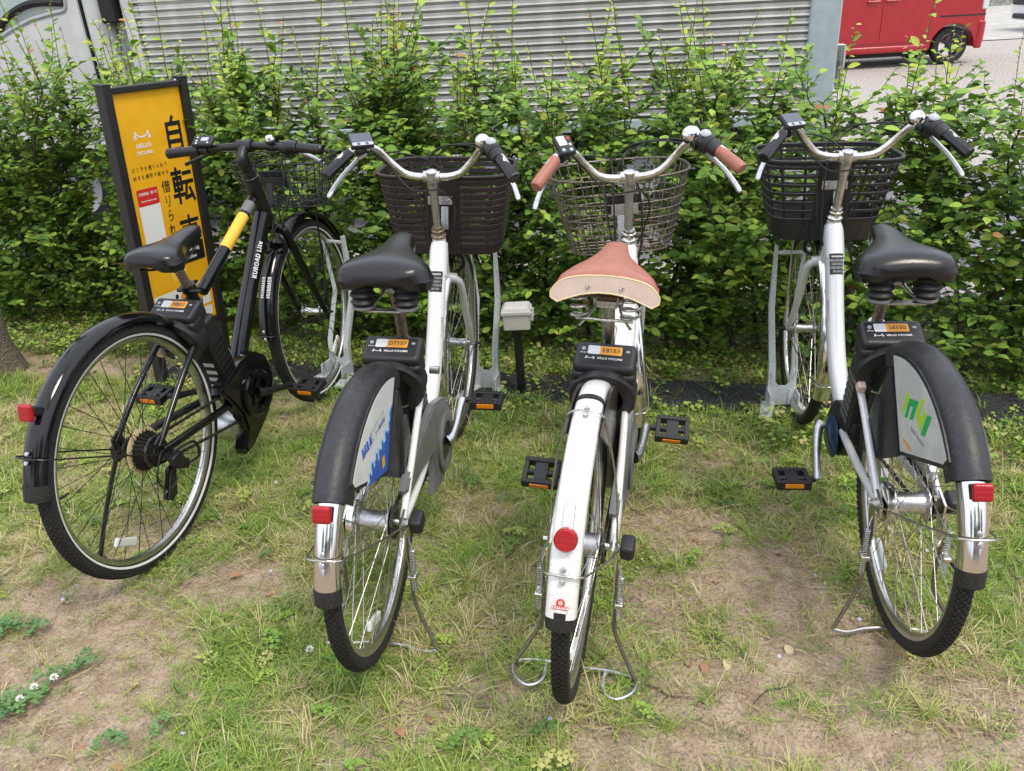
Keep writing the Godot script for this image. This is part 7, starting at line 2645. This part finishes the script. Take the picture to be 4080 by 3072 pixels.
func lawn_cover() -> void:
	rng.seed = 99
	var gm := tinted("grass_blade", 0.55)
	var sm := tinted("weed_leaf", 0.55)
	var patch := FastNoiseLite.new()
	patch.seed = 5
	patch.frequency = 1.7
	patch.fractal_octaves = 3
	var GREEN := [0.15, 0.275, 0.033]
	var LIME := [0.30, 0.395, 0.06]
	var DEEP := [0.07, 0.145, 0.026]
	var STRAW := [0.44, 0.36, 0.16]
	var PALE := [0.54, 0.47, 0.27]
	var shapes := [tuft_mesh(9, 0.040, 0.0021, 0.014, 1.3, gm), tuft_mesh(8, 0.031, 0.0021, 0.018, 1.8, gm), tuft_mesh(12, 0.072, 0.0025, 0.014, 0.9, gm), tuft_mesh(7, 0.024, 0.002, 0.022, 2.3, gm)]
	var xs := [[], [], [], []]
	var cs := [[], [], [], []]
	var made := 0
	while made < 140000:
		var x := rng.randf_range(-3.2, 3.0)
		var z := rng.randf_range(-4.9, -0.95)
		if not seen_ground(x, z): continue
		# fewer tufts far off, where each shows small
		var near := clampf(2.4 / -z, 0.35, 1.0)
		var so := soil_amount(x, z)
		var no := patch.get_noise_2d(x, z)
		var clump := clampf(patch.get_noise_2d(x * 4.5 + 11.0, z * 4.5) * 2.2 + 0.25, 0.0, 1.0)
		var dens := lerpf(1.0, 0.03 + 0.30 * clump, clampf(so * 1.35, 0.0, 1.0)) * clampf(0.66 + no * 1.0, 0.15, 1.0) * near
		if strip_off(x, z) < 0.13: dens *= 0.06
		if before_hedge(x, z) < 0.25: dens *= 0.5
		made += 1
		if rng.randf() > dens: continue
		var tall := strip_off(x, z) < 0.32 and rng.randf() < 0.22
		var k: int = 2 if tall or rng.randf() < 0.08 else [0, 1, 3, 1][rng.randi() % 4]
		var s := rng.randf_range(0.6, 1.15) * (1.0 - 0.35 * so)
		var B := Basis(Vector3.UP, rng.randf() * TAU) * Basis(Vector3.RIGHT, rng.randf_range(-0.3, 0.3))
		xs[k].append(Transform3D(B.scaled(Vector3.ONE * s), on_lawn(x, z)))
		var t := rng.randf()
		var dry := clampf(0.33 + patch.get_noise_2d(x * 1.6 + 30.0, z * 1.6) * 1.0 + so * 0.2, 0.06, 0.85)
		if tall: dry *= 0.3
		cs[k].append(mix(STRAW, PALE, rng.randf()) if t < dry * 0.75 else (mix(LIME, STRAW, rng.randf() * 0.5) if t < dry * 1.1 + 0.15 else (mix(GREEN, LIME, rng.randf()) if rng.randf() < 0.75 else mix(GREEN, DEEP, rng.randf()))))
	for k in 4: scatter("grass", shapes[k], xs[k], cs[k], ["short mixed green and straw grass of the lawn", "low spreading grass of the lawn", "taller green grass tufts near the black strip", "flattened dry grass of the lawn"][k], "grass")
	# broad little weeds
	var sp := [sprig_mesh(12, 0.03, 0.0065, 0.02, sm), sprig_mesh(10, 0.024, 0.015, 0.05, sm), clover_mesh(9, 0.032, sm)]
	xs = [[], [], []]
	cs = [[], [], []]
	made = 0
	while made < 34000:
		var x := rng.randf_range(-3.2, 3.0)
		var z := rng.randf_range(-4.9, -0.95)
		if not seen_ground(x, z): continue
		made += 1
		var so := soil_amount(x, z)
		var no := patch.get_noise_2d(x * 1.3 + 70.0, z * 1.3)
		var dens := clampf(1.0 - 1.3 * so, 0.03, 1.0) * clampf(0.16 + no * 1.1, 0.02, 1.0)
		var bh := before_hedge(x, z)
		if bh < 0.7: dens = 0.55
		if strip_off(x, z) < 0.12: dens *= 0.1
		if rng.randf() > dens: continue
		var k := 1 if bh < 0.8 and rng.randf() < 0.5 else (2 if rng.randf() < 0.06 else 0)
		xs[k].append(Transform3D(Basis(Vector3.UP, rng.randf() * TAU).scaled(Vector3.ONE * rng.randf_range(0.6, 1.3)), on_lawn(x, z)))
		var t := rng.randf()
		cs[k].append(mix(GREEN, LIME, rng.randf()) if t < 0.55 else (mix(LIME, STRAW, rng.randf() * 0.8) if t < 0.78 else mix(GREEN, DEEP, rng.randf())))
	# the clover patch at the soil's corner
	for k in 22:
		var c: Array = [[-1.19, -1.47], [-1.16, -1.51], [-1.21, -1.43], [-1.36, -1.7], [-1.12, -1.55], [-0.86, -1.30]][rng.randi() % 6]
		var x: float = c[0] + rng.randfn(0.0, 0.05)
		var z: float = c[1] + rng.randfn(0.0, 0.03)
		xs[2].append(Transform3D(Basis(Vector3.UP, rng.randf() * TAU), on_lawn(x, z)))
		cs[2].append(mix([0.06, 0.15, 0.035], [0.13, 0.24, 0.06], rng.randf()))
	for k in 3: scatter("weeds", sp[k], xs[k], cs[k], ["tiny round leaved weeds in the lawn", "broad leaved weeds growing along the hedge foot", "dark clover leaves at the bare soil"][k], "weeds")
	# straw lying about
	var straw := tuft_mesh(1, 0.06, 0.0016, 0.0, 0.5, gm)
	var sx := []
	var sc := []
	for i in 10000:
		var x := rng.randf_range(-3.0, 2.8)
		var z := rng.randf_range(-4.3, -0.98)
		if not seen_ground(x, z): continue
		if rng.randf() < soil_amount(x, z) * 0.6 or strip_off(x, z) < 0.1: continue
		var B := Basis(Vector3.UP, rng.randf() * TAU) * Basis(Vector3.RIGHT, rng.randf_range(1.2, 1.6))
		sx.append(Transform3D(B.scaled(Vector3.ONE * rng.randf_range(0.5, 1.6)), on_lawn(x, z) + Vector3(0, rng.randf_range(0.004, 0.02), 0)))
		sc.append(mix(STRAW, PALE, rng.randf()))
	scatter("straw_litter", straw, sx, sc, "dry straw lying on the lawn", "straw")
	# brown leaf litter under the hedge
	var lit := leaf_mesh(0.035, 0.02, 0.3, 0.4, tinted("litter", 0.8))
	sx = []
	sc = []
	for i in 2600:
		var u := rng.randf()
		var c := HA.lerp(HB, u)
		var x := c.x + rng.randf_range(-0.3, 0.3)
		var z := c.y + rng.randf_range(-0.4, 0.45)
		if not seen_ground(x, z): continue
		sx.append(Transform3D((Basis(Vector3.UP, rng.randf() * TAU) * Basis(Vector3.RIGHT, -PI / 2 + rng.randf_range(-0.5, 0.5))).scaled(Vector3.ONE * rng.randf_range(0.5, 1.2)), on_lawn(x, z) + Vector3(0, 0.008, 0)))
		sc.append(mix([0.16, 0.08, 0.045], [0.36, 0.22, 0.12], rng.randf()))
	scatter("leaf_litter", lit, sx, sc, "brown leaf litter under the hedge", "leaf litter")
	# crumbs of soil and grit
	var gb := MB.new()
	gb.box(Vector3(0, 0.3, 0), Vector3(1.0, 0.7, 0.8), Basis(Vector3(1, 1, 0).normalized(), 0.4), 0.2)
	var gmt := mat("grit", Color.WHITE, 0.95)
	gmt.vertex_color_use_as_albedo = true
	var grit := gb.mesh(gmt)
	sx = []
	sc = []
	for i in 26000:
		var x := rng.randf_range(-1.9, 1.7)
		var z := rng.randf_range(-2.5, -0.98)
		if not seen_ground(x, z) or rng.randf() > 0.15 + soil_amount(x, z): continue
		sx.append(Transform3D(Basis(Vector3.UP, rng.randf() * TAU).scaled(Vector3.ONE * (rng.randf_range(0.0012, 0.003) if rng.randf() < 0.85 else rng.randf_range(0.003, 0.0065))), on_lawn(x, z)))
		sc.append(mix([0.2, 0.14, 0.09], [0.5, 0.41, 0.31], rng.randf()))
	scatter("soil_crumbs", grit, sx, sc, "small crumbs of dry soil on the bare patches", "soil")
	# pale blue flowers
	var fb := MB.new()
	for k in 4:
		var a := TAU * k / 4.0
		var d := Vector3(cos(a), 0.25, sin(a))
		var e := Vector3(-sin(a), 0, cos(a))
		fb.q(Vector3.ZERO, d * 0.0032 - e * 0.0025, d * 0.0055, d * 0.0032 + e * 0.0025)
	var fm := fb.mesh(M["petal_blue"])
	var count := 0
	while count < 50:
		var x := rng.randf_range(-2.0, 1.8)
		var z := rng.randf_range(-2.7, -1.1)
		if not seen_ground(x, z): continue
		count += 1
		var o := put(self, "flower", fm, null, Transform3D(Basis(Vector3.UP, rng.randf() * TAU) * Basis(Vector3.RIGHT, 0.4), on_lawn(x, z) + Vector3(0, rng.randf_range(0.022, 0.036), 0)))
		tag(o, "tiny pale blue flower in the lawn grass", "flower", "pale blue flowers in the lawn")
	var cb := MB.new()
	for k in 40:
		var d := Vector3(rng.randf_range(-1, 1), rng.randf_range(-0.3, 1), rng.randf_range(-1, 1)).normalized()
		var e := d.cross(Vector3(0.3, 1, 0.2)).normalized()
		cb.q(d * 0.003, d * 0.007 - e * 0.0016, d * 0.0105, d * 0.007 + e * 0.0016)
	var cm := cb.mesh(M["petal_white"])
	for c in [[-1.19, -1.45], [-1.165, -1.475], [-1.13, -1.50], [-0.53, -1.55]]:
		var o := put(self, "clover_flower", cm, null, Transform3D(Basis.IDENTITY, on_lawn(c[0], c[1]) + Vector3(0, 0.034, 0)))
		tag(o, "round white clover flower head in the lawn", "flower", "white clover flowers")
	# fallen leaves
	var fl := [leaf_mesh(0.036, 0.021, 0.45, 0.5, M["dry_leaf"]), leaf_mesh(0.028, 0.014, 0.6, 0.7, M["dry_leaf"]), leaf_mesh(0.034, 0.022, 0.35, 0.4, M["pale_leaf"])]
	var spots := [[-0.67, -1.79, 0], [-0.66, -1.76, 1], [-0.82, -1.87, 0], [0.47, -1.47, 2], [0.41, -1.46, 0], [0.38, -1.45, 0], [0.51, -1.73, 0], [-0.22, -1.33, 0], [-0.90, -1.26, 0], [-1.14, -1.50, 1], [0.09, -1.26, 2], [-0.28, -1.29, 0], [0.62, -1.50, 2], [0.89, -1.65, 1], [-0.93, -1.49, 2], [-0.18, -1.24, 2], [-0.12, -1.22, 2], [-0.2, -1.28, 2], [-0.05, -1.25, 2], [0.0, -1.21, 2], [0.72, -1.84, 1], [0.5, -1.92, 1], [-0.35, -1.62, 1], [1.45, -2.45, 0], [0.05, -2.55, 0], [0.66, -2.9, 0], [0.2, -3.1, 0], [-1.0, -1.33, 1], [1.3, -2.35, 0], [-1.3, -1.75, 1]]
	for s in spots:
		var o := put(self, "fallen_leaf", fl[s[2]], null, Transform3D(Basis(Vector3.UP, rng.randf() * TAU) * Basis(Vector3.RIGHT, -PI / 2 + rng.randf_range(-0.35, 0.35)), on_lawn(s[0], s[1]) + Vector3(0, 0.007, 0)))
		tag(o, "pale tan fallen leaf lying on the lawn" if s[2] == 2 else "curled reddish brown fallen leaf on the lawn", "leaf", "pale fallen leaves" if s[2] == 2 else "brown fallen leaves")
	for t in [[0.30, -1.38, 0.5, 0.1], [0.55, -1.36, -0.4, 0.12], [1.05, -1.52, 0.1, 0.13], [-0.62, -1.80, 0.6, 0.08]]:
		var tb := MB.new()
		var tp := []
		for k in 6:
			var u := k / 5.0 - 0.5
			tp.append(on_lawn(t[0] + cos(t[2]) * u * t[3], t[1] + sin(t[2]) * u * t[3] + 0.006 * sin(u * 9.0)) + Vector3(0, 0.006, 0))
		tb.tube(tp, [0.0014, 0.0018, 0.002, 0.0018, 0.0015, 0.001], 5)
		var o := put(self, "twig", tb, "bark")
		tag(o, "thin dark dry twig lying on the bare soil", "twig", "dry twigs on the lawn")
